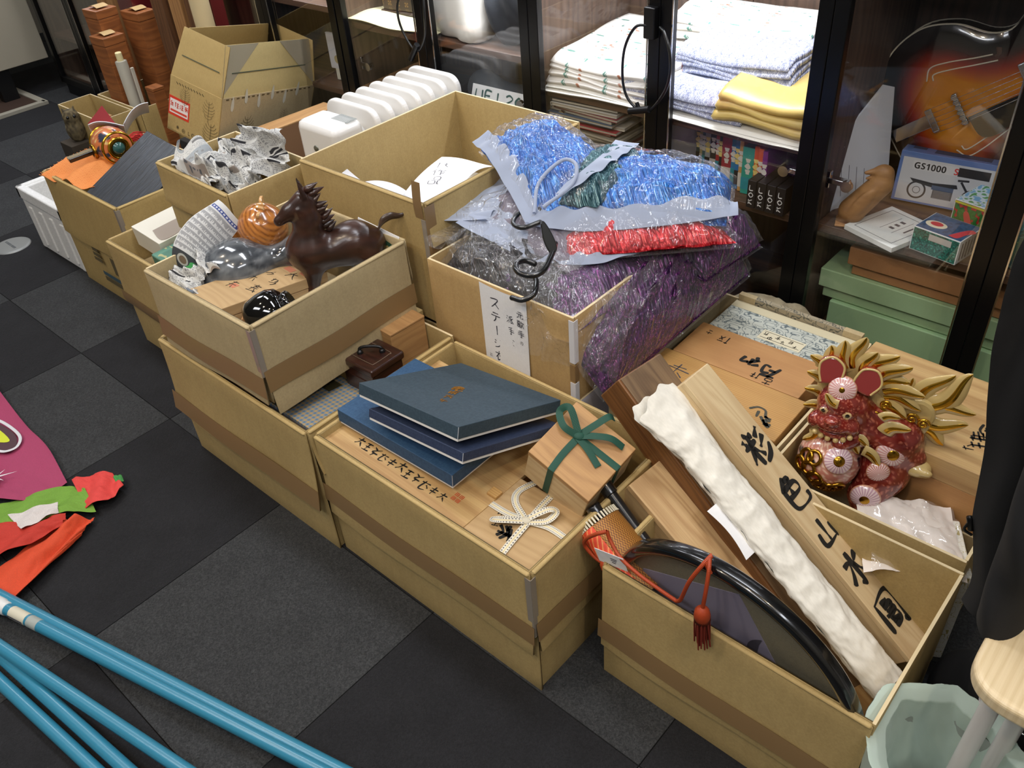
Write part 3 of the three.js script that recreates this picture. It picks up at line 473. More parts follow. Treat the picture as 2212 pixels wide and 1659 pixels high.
// ---------------------------------------------------------------- things in the right front carton
{ // round black framed panel leaning on the front wall
  const o = thing('round_panel', 'round black lacquer framed panel with glittering silver ground and a lilac painted sheet', 'framed panel', [2.566, 0.228, -0.14], [-0.06, 0.143, 0]);
  const R = 0.219, prof = [[R - 0.021, -0.009], [R - 0.02, 0.004], [R - 0.016, 0.008], [R - 0.006, 0.009], [R - 0.001, 0.006], [R, 0], [R, -0.012], [R - 0.004, -0.016], [R - 0.019, -0.016], [R - 0.021, -0.009]];
  const lac = phys({ color: HEX('#0d0d0e'), roughness: 0.22, clearcoat: 0.6, clearcoatRoughness: 0.08 });
  part(o, 'frame', xf(lathe(prof, 96), [0, 0, 0], [0, Math.PI / 2, 0]), lac);
  const glit = std({ map: tex(512, 512, 0.16, (u, v) => { const s = H(u * 512, v * 512, 4), f = vn(u * 30, v * 30, 30, 30, 2); return s > 0.985 ? [236, 232, 212] : s > 0.94 ? [170, 164, 142] : [124 + f * 12 - s * 14, 119 + f * 12 - s * 14, 102 + f * 10 - s * 12]; }), roughness: 0.45, metalness: 0.25 });
  part(o, 'glitter_ground', xf(new THREE.CylinderGeometry(R - 0.019, R - 0.019, 0.004, 72), [0, 0, -0.008], [0, Math.PI / 2, 0]), glit);
  const sheet = part(o, 'painted_sheet', ext(poly([[-0.166, 0.074], [0.014, 0.178 - 0.004], [0.102, 0.004], [0.098, -0.1], [-0.06, -0.17], [-0.19, -0.06]]), 0.0008, 0.0002), std({ color: HEX('#827d90'), roughness: 0.55 }));
  sheet.position.set(0.0, -0.004, -0.0062);
  part(sheet, 'painted_stroke', [...ink('58,4 44,30 38,62 44,96', 0.075, 13, 0.048, 0.056, 0.8), ...ink('40,86 62,70 96,78', 0.07, 8, 0.052, 0.045, 0.7), ...ink('10,60 26,80 30,98', 0.05, 12, -0.05, 0.05, 0.7)].map((g) => g.translate(0, 0, 0.0012)), std({ color: HEX('#3e3b46'), roughness: 0.7 }));
  // orange cord with tassels knotted on the rim
  const cordMat = std({ map: tex(32, 32, [0.004, 0.004], (u, v) => { const k = 0.72 + 0.28 * Math.sin((u + v) * 6.28) * Math.sin((u - v) * 6.28); return [220 * k, 82 * k, 30 * k]; }), roughness: 0.6 });
  const cu = (g, L) => { const uv = g.attributes.uv; for (let i = 0; i < uv.count; i++) uv.setXY(i, uv.getX(i) * L, uv.getY(i) * 0.02); return g; };
  const c = thing('tassel_cord', 'orange braided cord with two tassels looped over the black round frame', 'cord', [2.566, 0.228, -0.14], [-0.06, 0.143, 0]);
  part(c, 'braided_cord', [cu(tube([[-0.022, 0.212, 0.012], [-0.03, 0.226, 0.009], [-0.03, 0.232, -0.004], [-0.034, 0.224, 0.014], [-0.046, 0.19, 0.03], [-0.06, 0.135, 0.034], [-0.068, 0.12, 0.034]], 0.0032, 90, 8), 0.16), cu(tube([[-0.03, 0.231, 0.002], [-0.022, 0.222, 0.016], [-0.018, 0.19, 0.03], [-0.02, 0.15, 0.036]], 0.0032, 60, 8), 0.09),
    cu(tube([[-0.068, 0.12, 0.034], [-0.1, 0.112, 0.03], [-0.15, 0.108, 0.026], [-0.19, 0.11, 0.02], [-0.215, 0.124, 0.012], [-0.224, 0.138, 0.008]], 0.0034, 90, 8), 0.2), cu(tube([[-0.224, 0.138, 0.008], [-0.24, 0.128, 0.018], [-0.262, 0.1, 0.022], [-0.268, 0.075, 0.022], [-0.25, 0.055, 0.02], [-0.23, 0.055, 0.02]], 0.0034, 80, 8), 0.16)], cordMat);
  for (const [x, y, z, rl, m] of [[-0.02, 0.152, 0.037, 0, '#7c2412'], [-0.232, 0.056, 0.021, 1.5, '#c8481c']]) {
    const tz = part(c, 'tassel_head', xf(lathe([[0, 0.004], [0.006, 0.002], [0.011, -0.006], [0.0125, -0.018], [0.01, -0.024], [0.0125, -0.028], [0, -0.03]], 24), [x, y, z], [0, 0, rl]), cordMat);
    const S = []; for (let k = 0; k < 26; k++) { const a = k * 2.4, r = 0.011 * Math.sqrt((k + 0.5) / 26), L = (rl ? 0.03 : 0.058) + 0.014 * H(k, 4); S.push(tube([[Math.cos(a) * r, -0.026, Math.sin(a) * r], [Math.cos(a) * r * 1.15, -0.04, Math.sin(a) * r * 1.15], [Math.cos(a) * r * 1.25 + 0.002 * Math.sin(k), -0.03 - L, Math.sin(a) * r * 1.25]], 0.0013, 8, 5)); }
    part(tz, 'tassel_fringe', S.map((g) => xf(g, [x, y, z], [0, 0, rl])), std({ color: HEX(m), roughness: 0.7 }));
  }
}
{ // paper tag, brocade scroll mount and two black rods at the left of that carton
  const lac = phys({ color: HEX('#121214'), roughness: 0.28, clearcoat: 0.5, clearcoatRoughness: 0.12 });
  for (const [p0, p1, l] of [[[2.262, 0.352, -0.226], [2.68, 0.09, -0.155], 'upper of two black lacquered scroll rods poking out left of the round panel'], [[2.272, 0.335, -0.183], [2.66, 0.06, -0.15], 'lower of two black lacquered scroll rods, half behind the brocade']]) {
    const [o, L] = along('scroll_rod', l, 'scroll rod', p0, p1); o.userData.group = 'black scroll rods';
    part(o, 'rod', xf(lathe([[0, 0], [0.0095, 0.001], [0.0105, 0.004], [0.0105, L], [0, L]], 24), [0, -0.01, 0], [0, 0, -Math.PI / 2]), lac);
    part(o, 'end_cap', xf(lathe([[0, -0.0015], [0.0125, -0.001], [0.0135, 0.003], [0.0135, 0.024], [0.011, 0.026], [0.011, 0]], 28), [0, -0.01, 0], [0, 0, -Math.PI / 2]), lac);
  }
  const [o, L] = along('brocade_roll', 'rolled orange and gold brocade with a pale fringed edge, beside the black rods', 'brocade', [2.302, 0.334, -0.172], [2.43, 0.28, -0.148]);
  const weave = std({ map: tex(128, 128, [0.032, 0.032], (u, v) => { const z = Math.abs(((u * 8) % 2) - 1), k = Math.floor(v * 16 + z * 1.5) % 2, band = 1; return k ? [176, 122, 46] : [112, 66, 32]; }), roughness: 0.5, metalness: 0.15 });
  const red = std({ map: tex(128, 128, [0.03, 0.03], (u, v) => { const k = (Math.floor(u * 14) + Math.floor(v * 14)) % 2, d = Math.abs(((u * 2 + v * 2) % 1) - 0.5); return k ? [224, 74, 40] : d < 0.18 ? [226, 168, 96] : [198, 54, 32]; }), roughness: 0.6 });
  const roll = (a0, a1, r) => grid(20, 18, (u, v) => { const a = mix(a0, a1, v); return [u * L, -0.03 + Math.sin(a) * 0.028 * r, Math.cos(a) * 0.042 * r]; }, 0.0015);
  const U = (g) => { const uv = g.attributes.uv; for (let i = 0; i < uv.count; i++) uv.setXY(i, uv.getX(i) * L, uv.getY(i) * 0.07); return g; };
  part(o, 'gold_brocade', U(roll(0.9, 2.9, 1)), weave); part(o, 'red_brocade', U(roll(-0.5, 0.9, 1.01)), red);
  const fr = []; for (let k = 0; k < 22; k++) { const a = mix(-0.4, 2.8, k / 21); fr.push(box(0.012, 0.0016, 0.003, -0.006, 0, 0, 0).rotateX(-a + 1.57).translate(0, -0.03 + Math.sin(a) * 0.0285, Math.cos(a) * 0.0425)); }
  part(o, 'fringe', fr, std({ color: HEX('#d6cdb4'), roughness: 0.9 }));
  const tg = thing('paper_tag', 'white paper tag with blurred print tucked behind the round frame', 'paper tag', [2.36, 0.3, -0.118], [0.1, 0.2, 0.15]);
  part(tg, 'tag_sheet', box(0.055, 0.036, 0.0006, 0, 0, 0, 0), paper);
  part(tg, 'tag_print', ink('20,20 80,22;20,44 70,44;24,70 60,70', 0.022, 12, 0.006, 0.016, 0.1, 0.0006), inkGrey);
}
// long boxes leaning in the carton
{
  const [o, L] = along('scroll_box', 'long pale wooden scroll box with five large black brush characters on its lid', 'scroll box', [2.307, 0.482, -0.432], [2.782, 0.13, -0.41], -0.08);
  part(o, 'body', box(L, 0.05, 0.074, L / 2, -0.062, 0, 0.002), W.paulowniaPale); part(o, 'lid', box(L, 0.0115, 0.078, L / 2, -0.0115, 0, 0.002), W.paulowniaPale);
  const G = ['40,4 30,14;16,16 24,32;40,12 46,30;58,8 50,24;8,40 62,34;36,22 34,62 38,98;34,46 8,84;38,48 62,80;92,8 66,30;94,34 62,58;96,60 78,84 50,98', '46,4 28,26 14,36;40,16 62,16 50,30;22,34 74,32 76,56 24,58;48,36 46,56;22,34 22,80 40,94 86,92 92,72', '50,10 48,84;18,44 18,86 82,84;84,40 82,92', '50,4 50,92 38,84;16,30 40,30 30,56 10,80;84,18 60,36;54,38 70,66 94,86', '14,10 14,94;14,12 86,8 88,94 76,88;34,24 64,22;34,34 66,34 64,44 36,46;26,54 76,52;32,62 68,60 66,82 34,84;34,72 66,72;38,66 62,80'];
  const k = []; const at = [0.165, 0.262, 0.345, 0.425, 0.515];
  G.forEach((g, i) => k.push(...flatTurn(ink(g, i === 2 ? 0.058 : 0.068, 11, 0, 0, 0.5), at[i], 0.0003, 0.001)));
  part(o, 'brush_characters', merge(k), inkMat, 'large black brush characters');
}
function flatTurn(list, x, y, z) { return list.map((g) => { g.rotateX(-Math.PI / 2); g.rotateY(Math.PI / 2); g.translate(x, y, z); return g; }); }
{
  const [o, L] = along('scroll_box', 'long dark brown two tier wooden box with a worn lid, under the crumpled paper', 'scroll box', [2.21, 0.472, -0.4], [2.75, 0.075, -0.33]);
  part(o, 'body', box(L, 0.045, 0.108, L / 2, -0.078, 0, 0.003), W.brown);
  part(o, 'lid', box(L, 0.032, 0.112, L / 2, -0.0325, 0, 0.003), W.brown);
  part(o, 'lid_top', box(L - 0.004, 0.003, 0.105, L / 2, -0.0018, -0.002, 0.001), W.oldTop, 'worn grey brown lid top');
}
{
  const [o, L] = along('scroll_box', 'long wooden scroll box with swirling grain and a stamped seal, nearest the round panel', 'scroll box', [2.3, 0.342, -0.302], [2.772, 0.062, -0.262]);
  part(o, 'body', box(L, 0.05, 0.098, L / 2, -0.064, 0, 0.002), W.paulownia); part(o, 'lid', box(L, 0.0135, 0.104, L / 2, -0.0135, 0, 0.002), W.swirl);
  part(o, 'stamped_seal', flatTurn([...ink('10,10 90,10 90,90 10,90 10,14', 0.03, 4), ...ink('30,24 66,24;30,50 70,46;48,20 46,80', 0.02, 7), ...ink('20,70 40,84', 0.02, 8)], L - 0.085, 0.0003, 0.03), inkGrey);
}
{ // crumpled white paper wrapping, torn and flared at its upper end
  const [o, L] = along('paper_wrap', 'long roll wrapped in crumpled white paper between the scroll boxes', 'wrapped roll', [2.288, 0.475, -0.352], [2.778, 0.15, -0.302]);
  const cr = (x, y, s) => { const a = Math.abs(vn(x, y, 999, 999, s) - 0.5) * 2; return 1 - a; };
  const wrapGeo = grid(150, 64, (u, v) => {
    const a = v * Math.PI * 2, fl = Math.max(0, 1 - u * 5.5), w = 0.037 * (1 + 0.55 * fl) * (1 - 0.08 * u), h = 0.021 * (1 - 0.35 * fl);
    const n = 0.0038 * (cr(u * 16, v * 9, 3) + 0.6 * cr(u * 40 + v * 9, v * 22, 6) - 0.6) + 0.003 * (fbm3(u * 9, Math.cos(a) * 1.5, Math.sin(a) * 1.5, 5) - 0.5) * 2;
    const tear = fl * 0.02 * Math.sin(a * 2 + 1) + (u === 0 ? 0.004 * Math.sin(a * 9) : 0);
    return [u * L + tear * 0.7, -0.018 + (h + n) * Math.sin(a) + fl * 0.006, (w + n) * Math.cos(a) + fl * 0.008];
  });
  const wm = std({ map: tex(128, 128, 0.2, (u, v) => { const f = vn(u * 24, v * 24, 24, 24, 5) * 8; return [228 + f, 224 + f, 212 + f]; }), roughness: 0.85, side: THREE.DoubleSide });
  part(o, 'wrapping_paper', wrapGeo, wm);
  part(o, 'roll_core', xf(cyl(0.012, 0.012, L - 0.05, 0, 0, 0, 16), [0.03, -0.019, 0], [0, 0, -Math.PI / 2]), wm);
  const s1 = thing('paper_slip', 'narrow white paper slip sticking out beside the crumpled paper roll', 'paper slip'); s1.quaternion.copy(o.quaternion); s1.position.copy(o.localToWorld(new THREE.Vector3(0.2, -0.024, 0.046)));
  part(s1, 'slip_sheet', grid(10, 3, (u, v) => [u * 0.1, 0.002 * Math.sin(u * 3), -0.014 + v * 0.028 - 0.006 * Math.sin(u * 3.1)], 0.0005), paper);
  const s2 = thing('paper_slip', 'small folded white paper corner sticking up behind the right end of the round frame', 'paper slip', [2.728, 0.228, -0.152], [0.3, 0.1, -0.5]);
  part(s2, 'slip_sheet', grid(4, 4, (u, v) => [(u - 0.5) * 0.045, v * 0.035, 0.002 * Math.sin(u * 3)], 0.0005), paper);
}
// ---------------------------------------------------------------- wooden boxes in the back cartons
{
  const B = (label, x0, x1, z0, z1, top, h, mat, o) => woodBox('wooden_box', label, x1 - x0, h, z1 - z0, [(x0 + x1) / 2, top, (z0 + z1) / 2], o?.rot ?? [0.02, 0, 0], mat, o);
  const w4 = B('fine grained cedar box with sparse brush strokes, nearest of three in the back carton', 2.078, 2.424, -0.668, -0.528, 0.312, 0.13, W.cedar, { lid: 0.02 });
  const k4 = [...ink('10,40 92,44;44,10 40,86;22,30 72,26;54,60 80,80', 0.06, 4, -0.086, 0.012), ...ink('20,50 80,50', 0.03, 5, -0.1, -0.03)];
  part(w4, 'brush_strokes', writing(k4, 0, 0.1304, 0, 0), inkGrey);
  part(w4, 'brush_leaf', writing([...ink('10,36 30,14 56,18 70,44 92,60;56,50 76,70 92,86;66,44 90,48;40,30 46,60', 0.062, 8, 0.115, -0.02), ...ink('50,40 86,76;58,64 88,60', 0.05, 15, 0.128, -0.03)], 0, 0.1304, 0), std({ color: HEX('#47463c'), roughness: 0.8 }));
  const w5 = B('orange toned wooden box with upside down brush characters, middle of three in the back carton', 2.112, 2.4, -0.8, -0.672, 0.31, 0.14, W.orange);
  const flip = (list, x, z, t = Math.PI) => writing(list, x, 0.1404, z, t);
  part(w5, 'brush_characters', merge([
    flip(ink('12,40 40,24;20,70 64,30;48,20 50,70;60,40 90,30 84,70;30,60 40,90', 0.05, 14, 0, 0), 0.012, 0.008), flip(ink('20,20 80,16;46,10 30,60 20,90;50,40 80,36 86,84 60,80;30,60 60,60', 0.05, 13), 0.06, 0.02),
    flip(ink('20,20 46,20;32,8 32,88;56,20 92,20;74,8 70,86;56,50 92,50', 0.024, 8), 0.042, 0.046), flip(ink('16,24 84,20;50,8 50,60;24,60 76,60 76,90 24,90 24,60', 0.024, 8), 0.07, 0.052),
    flip(ink('14,20 40,20;26,10 26,90;50,26 90,22;60,40 86,80;84,40 54,86', 0.032, 7), -0.072, -0.028), flip(ink('20,40 80,38;50,14 50,60;30,80 70,80', 0.022, 8), -0.112, -0.035)]), inkMat);
  const pat = std({ map: tex(256, 256, 0.09, (u, v) => { const a = Math.abs(vn(u * 14 + 3 * vn(u * 6, v * 6, 6, 6, 2), v * 14, 14, 14, 4) - 0.5); return a < 0.06 ? [96, 106, 108] : a < 0.12 ? [142, 150, 146] : [186, 190, 180]; }), roughness: 0.8 });
  const cream = std({ color: HEX('#c9bf9f'), roughness: 0.8 });
  const w6 = thing('patterned_box', 'flat box in grey crackle patterned paper with a cream label, in the back carton', 'gift box', [2.268, 0.17, -0.862]);
  part(w6, 'lid', box(0.292, 0.135, 0.116, 0, 0, 0, 0.001), pat); part(w6, 'cream_border', box(0.292, 0.001, 0.026, 0, 0.1348, -0.05, 0), cream);
  const lb = part(w6, 'label', box(0.098, 0.0012, 0.036, 0.012, 0.1348, 0.026, 0), std({ color: HEX('#d8d0b4'), roughness: 0.8 }));
  part(lb, 'label_print', merge([flat(merge([box(0.09, 0.001, 0.0001, 0, 0.012, 0.0003, 0), box(0.09, 0.001, 0.0001, 0, -0.012, 0.0003, 0)]), 0.012, 0.1361, 0.026), ...['20,30 80,26;40,14 30,84;60,20 70,80', '24,20 80,20 76,60 24,60 24,20;50,10 50,90', '16,30 86,26;50,10 48,90;30,56 74,54', '20,20 40,40;60,14 54,90;30,66 84,60', '26,26 74,26;26,50 74,50;26,74 74,74;30,20 30,80', '20,40 84,36;50,20 50,86'].map((q, i) => flat(merge(ink(q, i % 2 ? 0.014 : 0.016, 10, 0, 0)), -0.026 + i * 0.0145, 0.1361, 0.022 + 0.01 * (i % 2), Math.PI))]), inkMat);
  const w7 = thing('patterned_box', 'upright box edge in beige crackle patterned paper with brown corners, behind the flat one', 'gift box', [2.27, 0.16, -0.934]);
  part(w7, 'body', box(0.29, 0.16, 0.014, 0, 0, 0, 0.001), std({ map: pat.map, color: HEX('#d8c4ac'), roughness: 0.85 }));
  for (const s of [-1, 1]) part(w7, 'corner_patch', box(0.042, 0.05, 0.0152, s * 0.125, 0.111, 0, 0.001), cardGrey);
  one('carton_liner', box(0.35, 0.16, 0.42, 2.254, 0.006, -0.715, 0.002), cardGrey, 'plain cardboard liner filling the bottom of the back carton', 'cardboard liner');
  // stone-like bundle on the floor between the carton of costumes and the cabinet
  const st = sdf((x, y, z) => smin(ell(x, y, z, [0, 0.05, 0], [0.13, 0.055, 0.05]), ell(x, y, z, [0.05, 0.075, -0.01], [0.09, 0.05, 0.04]), 0.03) + 0.02 * (fbm3(x * 22, y * 22, z * 22, 3) - 0.5), [0, 0.06, 0], 0.17, 48);
  const sb = part(scene, numbered('wrapped_bundle'), paint(st, (x, y, z) => { const f = fbm3(x * 60, y * 60, z * 60, 8), g = vn3(x * 160, y * 160, z * 160, 4); return mix3([108, 96, 74], [168, 156, 128], clamp(f * 0.8 + g * 0.3)); }), std({ vertexColors: true, roughness: 0.95 }));
  sb.position.set(2.14, 0.14, -1.03); sb.rotation.y = -0.1; tag(sb, 'mottled beige cloth bundle on the floor in front of the cabinet post', 'bundle');
  one('floor_crate', box(0.24, 0.138, 0.075, 2.15, 0, -1.04, 0.002), std({ color: HEX('#17171a') }), 'low black crate under the mottled cloth bundle', 'crate');
}
{ // right-hand carton: broad wooden box, box in marbled paper, wooden box under the lion
  const o = woodBox('wooden_box', 'broad striped wooden box with brush characters at its right, behind the porcelain lion', 0.33, 0.135, 0.262, [2.612, 0.335, -0.772], [-0.03, 0, 0], W.stripe, { body: W.orange, lid: 0.05 });
  const g = ['20,16 50,6 86,22;30,30 70,28;24,40 78,40 76,60 26,60 24,40;50,20 50,60;20,70 40,90;60,66 88,92', '16,18 50,12;30,8 30,90;14,44 50,40;58,20 92,16;74,8 74,90;58,50 92,46;60,80 90,80', '20,14 80,14;50,6 46,90;20,40 86,36;26,60 80,60;20,90 84,84', '20,30 60,20;40,10 30,80;60,40 90,80'];
  const k = []; g.forEach((q, i) => k.push(flat(merge(ink(q, 0.05 - i * 0.008, 8, 0, 0)), 0.118 - i * 0.006, 0.1354, 0.008 + (i % 2) * 0.03 + i * 0.012, 2.0)));
  part(o, 'brush_characters', merge(k), inkMat);
  const u = woodBox('wooden_box', 'orange toned wooden box with a brush mark, directly under the porcelain lion', 0.2, 0.1, 0.13, [2.55, 0.145, -0.55], [0.02, 0, 0], W.orange);
  part(u, 'brush_mark', writing(ink('16,60 40,80 90,70;30,66 60,90', 0.05, 14, 0.03, -0.04), 0, 0.1004, 0), inkMat);
  one('carton_liner', box(0.34, 0.19, 0.26, 2.616, 0.006, -0.765, 0.002), cardGrey, 'plain cardboard liner under the broad striped wooden box', 'cardboard liner');
  const marb = std({ map: tex(512, 512, 0.14, (a, b) => { const r = Math.abs(vn(a * 18 + 2 * vn(a * 9, b * 9, 9, 9, 2), b * 18, 18, 18, 5) - 0.5), q = Math.abs(vn(a * 26, b * 26 + 2 * vn(a * 7, b * 7, 7, 7, 6), 26, 26, 9) - 0.5); return r < 0.018 ? [168, 152, 88] : q < 0.012 ? [176, 160, 100] : [222, 219, 208]; }), roughness: 0.5 });
  const m = thing('marbled_box', 'white box wrapped in paper with thin gold marbling, with loose cellophane on top', 'gift box', [2.722, 0.008, -0.535], [0.5, 0, 0]);
  part(m, 'body', box(0.085, 0.225, 0.13, 0.02, 0, 0, 0.003), marb);
  part(m, 'tissue_paper', grid(26, 22, (a, b) => [-0.11 + a * 0.16, 0.215 + 0.022 * fbm3(a * 6, b * 6, 2, 4) + 0.012 * Math.sin(a * 3), -0.09 + b * 0.17], 0.0008), std({ color: HEX('#e0d6cc'), roughness: 0.5, side: THREE.DoubleSide }));
  part(m, 'cellophane', grid(30, 26, (a, b) => [-0.1 + a * 0.15, 0.228 + 0.03 * fbm3(a * 7, b * 7, 7, 9), -0.08 + b * 0.16]), phys({ color: HEX('#ffffff'), transmission: 0.92, roughness: 0.08, thickness: 0, side: THREE.DoubleSide }));
}
// ---------------------------------------------------------------- newsprint
function newsDraw(x, w, h, s, pale) {
  x.fillStyle = pale ? '#d9d9d6' : '#cfcfcb'; x.fillRect(0, 0, w, h);
  let k = s; const r = () => { k = (k * 1103515245 + 12345) & 0x7fffffff; return k / 0x7fffffff; };
  const cols = 5, cw = w / cols;
  for (let c = 0; c < cols; c++) { let y = 6; while (y < h - 10) { const t = r();
    if (t < 0.05) { x.fillStyle = '#2c2c30'; x.fillRect(c * cw + 4, y, cw * (0.4 + 0.5 * r()), 9); y += 15; }
    else if (t < 0.075) { x.fillStyle = ['#8b8b88', '#7c8794', '#9a8f86', '#5f6a78'][Math.floor(r() * 4)]; x.fillRect(c * cw + 3, y, cw - 6, 34); x.fillStyle = '#55565a'; for (let i = 0; i < 8; i++) x.fillRect(c * cw + 3 + r() * (cw - 16), y + r() * 26, 8 * r() + 3, 8 * r() + 2); y += 40; }
    else { x.fillStyle = '#77777a'; for (let i = 0; i < (cw - 8) / 5; i++) if (r() > 0.18) x.fillRect(c * cw + 4 + i * 5, y + r(), 3 * r() + 1, 3); y += 5.2; } } }
}
const newsMat = std({ map: canvasTex(512, 512, (x, w, h) => newsDraw(x, w, h, 7), [0.26, 0.26]), roughness: 0.9, side: THREE.DoubleSide });
const newsPale = std({ map: canvasTex(512, 512, (x, w, h) => { newsDraw(x, w, h, 77, true); x.globalAlpha = 0.5; x.fillStyle = '#e2e2df'; x.fillRect(0, 0, w, h); }, [0.3, 0.3]), roughness: 0.9, side: THREE.DoubleSide });
const newsColour = std({ map: canvasTex(256, 256, (x, w, h) => { newsDraw(x, w, h, 19); x.fillStyle = '#2f7d3c'; x.fillRect(30, 90, 200, 80); x.fillStyle = '#c43c34'; x.fillRect(60, 60, 44, 90); x.fillStyle = '#d6cf4a'; for (let i = 0; i < 9; i++) x.fillRect(116 + i * 11, 104 + (i % 3) * 12, 8, 26); x.fillStyle = '#5b59a8'; x.fillRect(0, 100, 26, 60); }, [0.14, 0.14]), roughness: 0.85, side: THREE.DoubleSide });
// a crumpled sheet: faceted folds from ridged noise; centre c, half extents, strength
function crumple(c, a, b, h, s, f = 7, n = 34) {
  const g = grid(n, n, (u, v) => {
    const x = (u - 0.5) * 2, y = (v - 0.5) * 2, q = f * 0.5, rid = (p, r, k) => 1 - 2 * Math.abs(vn(p, r, 999, 999, k) - 0.5) * 1.6;
    const e = 1 - Math.max(Math.abs(x), Math.abs(y)) ** 4, z = h * (1.5 * (vn(x * q * 0.36 + 40, y * q * 0.36 + 40, 999, 999, s) - 0.5) + 0.75 * rid(x * q * 0.42 + 30 + 0.5 * y, y * q * 0.42 + 30 - 0.5 * x, s + 1) + 0.32 * rid(x * q * 0.8 + 9 + y, y * q * 0.8 + 9 - x, s + 3) - 0.5);
    const dx = 0.3 * a * (vn(x * 2.2 + 20, y * 2.2 + 20, 999, 999, s + 8) - 0.5), dz = 0.3 * b * (vn(x * 2.2 + 50, y * 2.2 + 50, 999, 999, s + 9) - 0.5);
    return [c[0] + x * a * (0.86 + 0.14 * vn(y * 4 + 50, 1, 999, 999, s)) + dx, c[1] + z - 0.012 * (1 - e), c[2] + y * b * (0.86 + 0.14 * vn(x * 4 + 50, 7, 999, 999, s)) + dz];
  }, 0.0004);
  const uv = g.attributes.uv; for (let i = 0; i < uv.count; i++) uv.setXY(i, uv.getX(i) * a * 2.2 + s * 0.07, uv.getY(i) * b * 2.2 + s * 0.05);
  return g;
}
const ruffle = (label, c, a, b, h, s, o = {}) => { const g = crumple([0, 0, 0], a, b, h, s, o.f ?? 7, o.n ?? 34); const t = thing('crumpled_newspaper', label, 'newspaper', c, o.rot ?? [0, 0, 0], o.group); part(t, 'sheet', g, o.mat ?? newsMat); return t; };
// the carton of crumpled newspaper
{
  const G = 'crumpled newspapers filling the carton', L = ['large crumpled newspaper sheet peaking at the middle of the newspaper carton', 'curled newspaper sheet standing up at the left end of the newspaper carton', 'tall twisted newspaper fold at the right back of the newspaper carton', 'newspaper sheet with dense text drooping over the front rim of its carton', 'flattened newspaper scrap at the right end of the newspaper carton', 'newspaper sheet lying low along the back wall of its carton'];
  ruffle(L[0], [0.99, 0.575, -0.38], 0.105, 0.085, 0.07, 21, { group: G, rot: [0.5, 0.25, 0.1], f: 8, n: 44 });
  ruffle(L[2], [1.075, 0.6, -0.41], 0.075, 0.06, 0.08, 34, { group: G, rot: [0.9, 0.7, 0.5], f: 7, n: 40 });
  ruffle(L[3], [0.965, 0.57, -0.318], 0.085, 0.04, 0.04, 12, { group: G, rot: [-0.3, 0.45, -0.05], mat: newsPale });
  ruffle(L[4], [1.085, 0.575, -0.335], 0.055, 0.045, 0.045, 55, { group: G, rot: [0.2, 0.3, -0.5] });
  ruffle(L[5], [0.95, 0.56, -0.455], 0.1, 0.04, 0.05, 81, { group: G, rot: [0.1, 0.2, 0.1] });
  const c = thing('crumpled_newspaper', L[1], 'newspaper', [0.885, 0.545, -0.345], [0.9, 0, 0], G);
  part(c, 'sheet', (() => { const g = grid(20, 20, (u, v) => { const a = u * 3.6 + 0.2, r = 0.034 + 0.012 * Math.sin(v * 4); return [Math.cos(a) * r * (1 + 0.3 * v), v * 0.085 + 0.012 * Math.sin(u * 8) - 0.02 * u, Math.sin(a) * r]; }, 0.0004); const uv = g.attributes.uv; for (let i = 0; i < uv.count; i++) uv.setXY(i, uv.getX(i) * 0.12, uv.getY(i) * 0.1); return g; })(), newsPale);
}
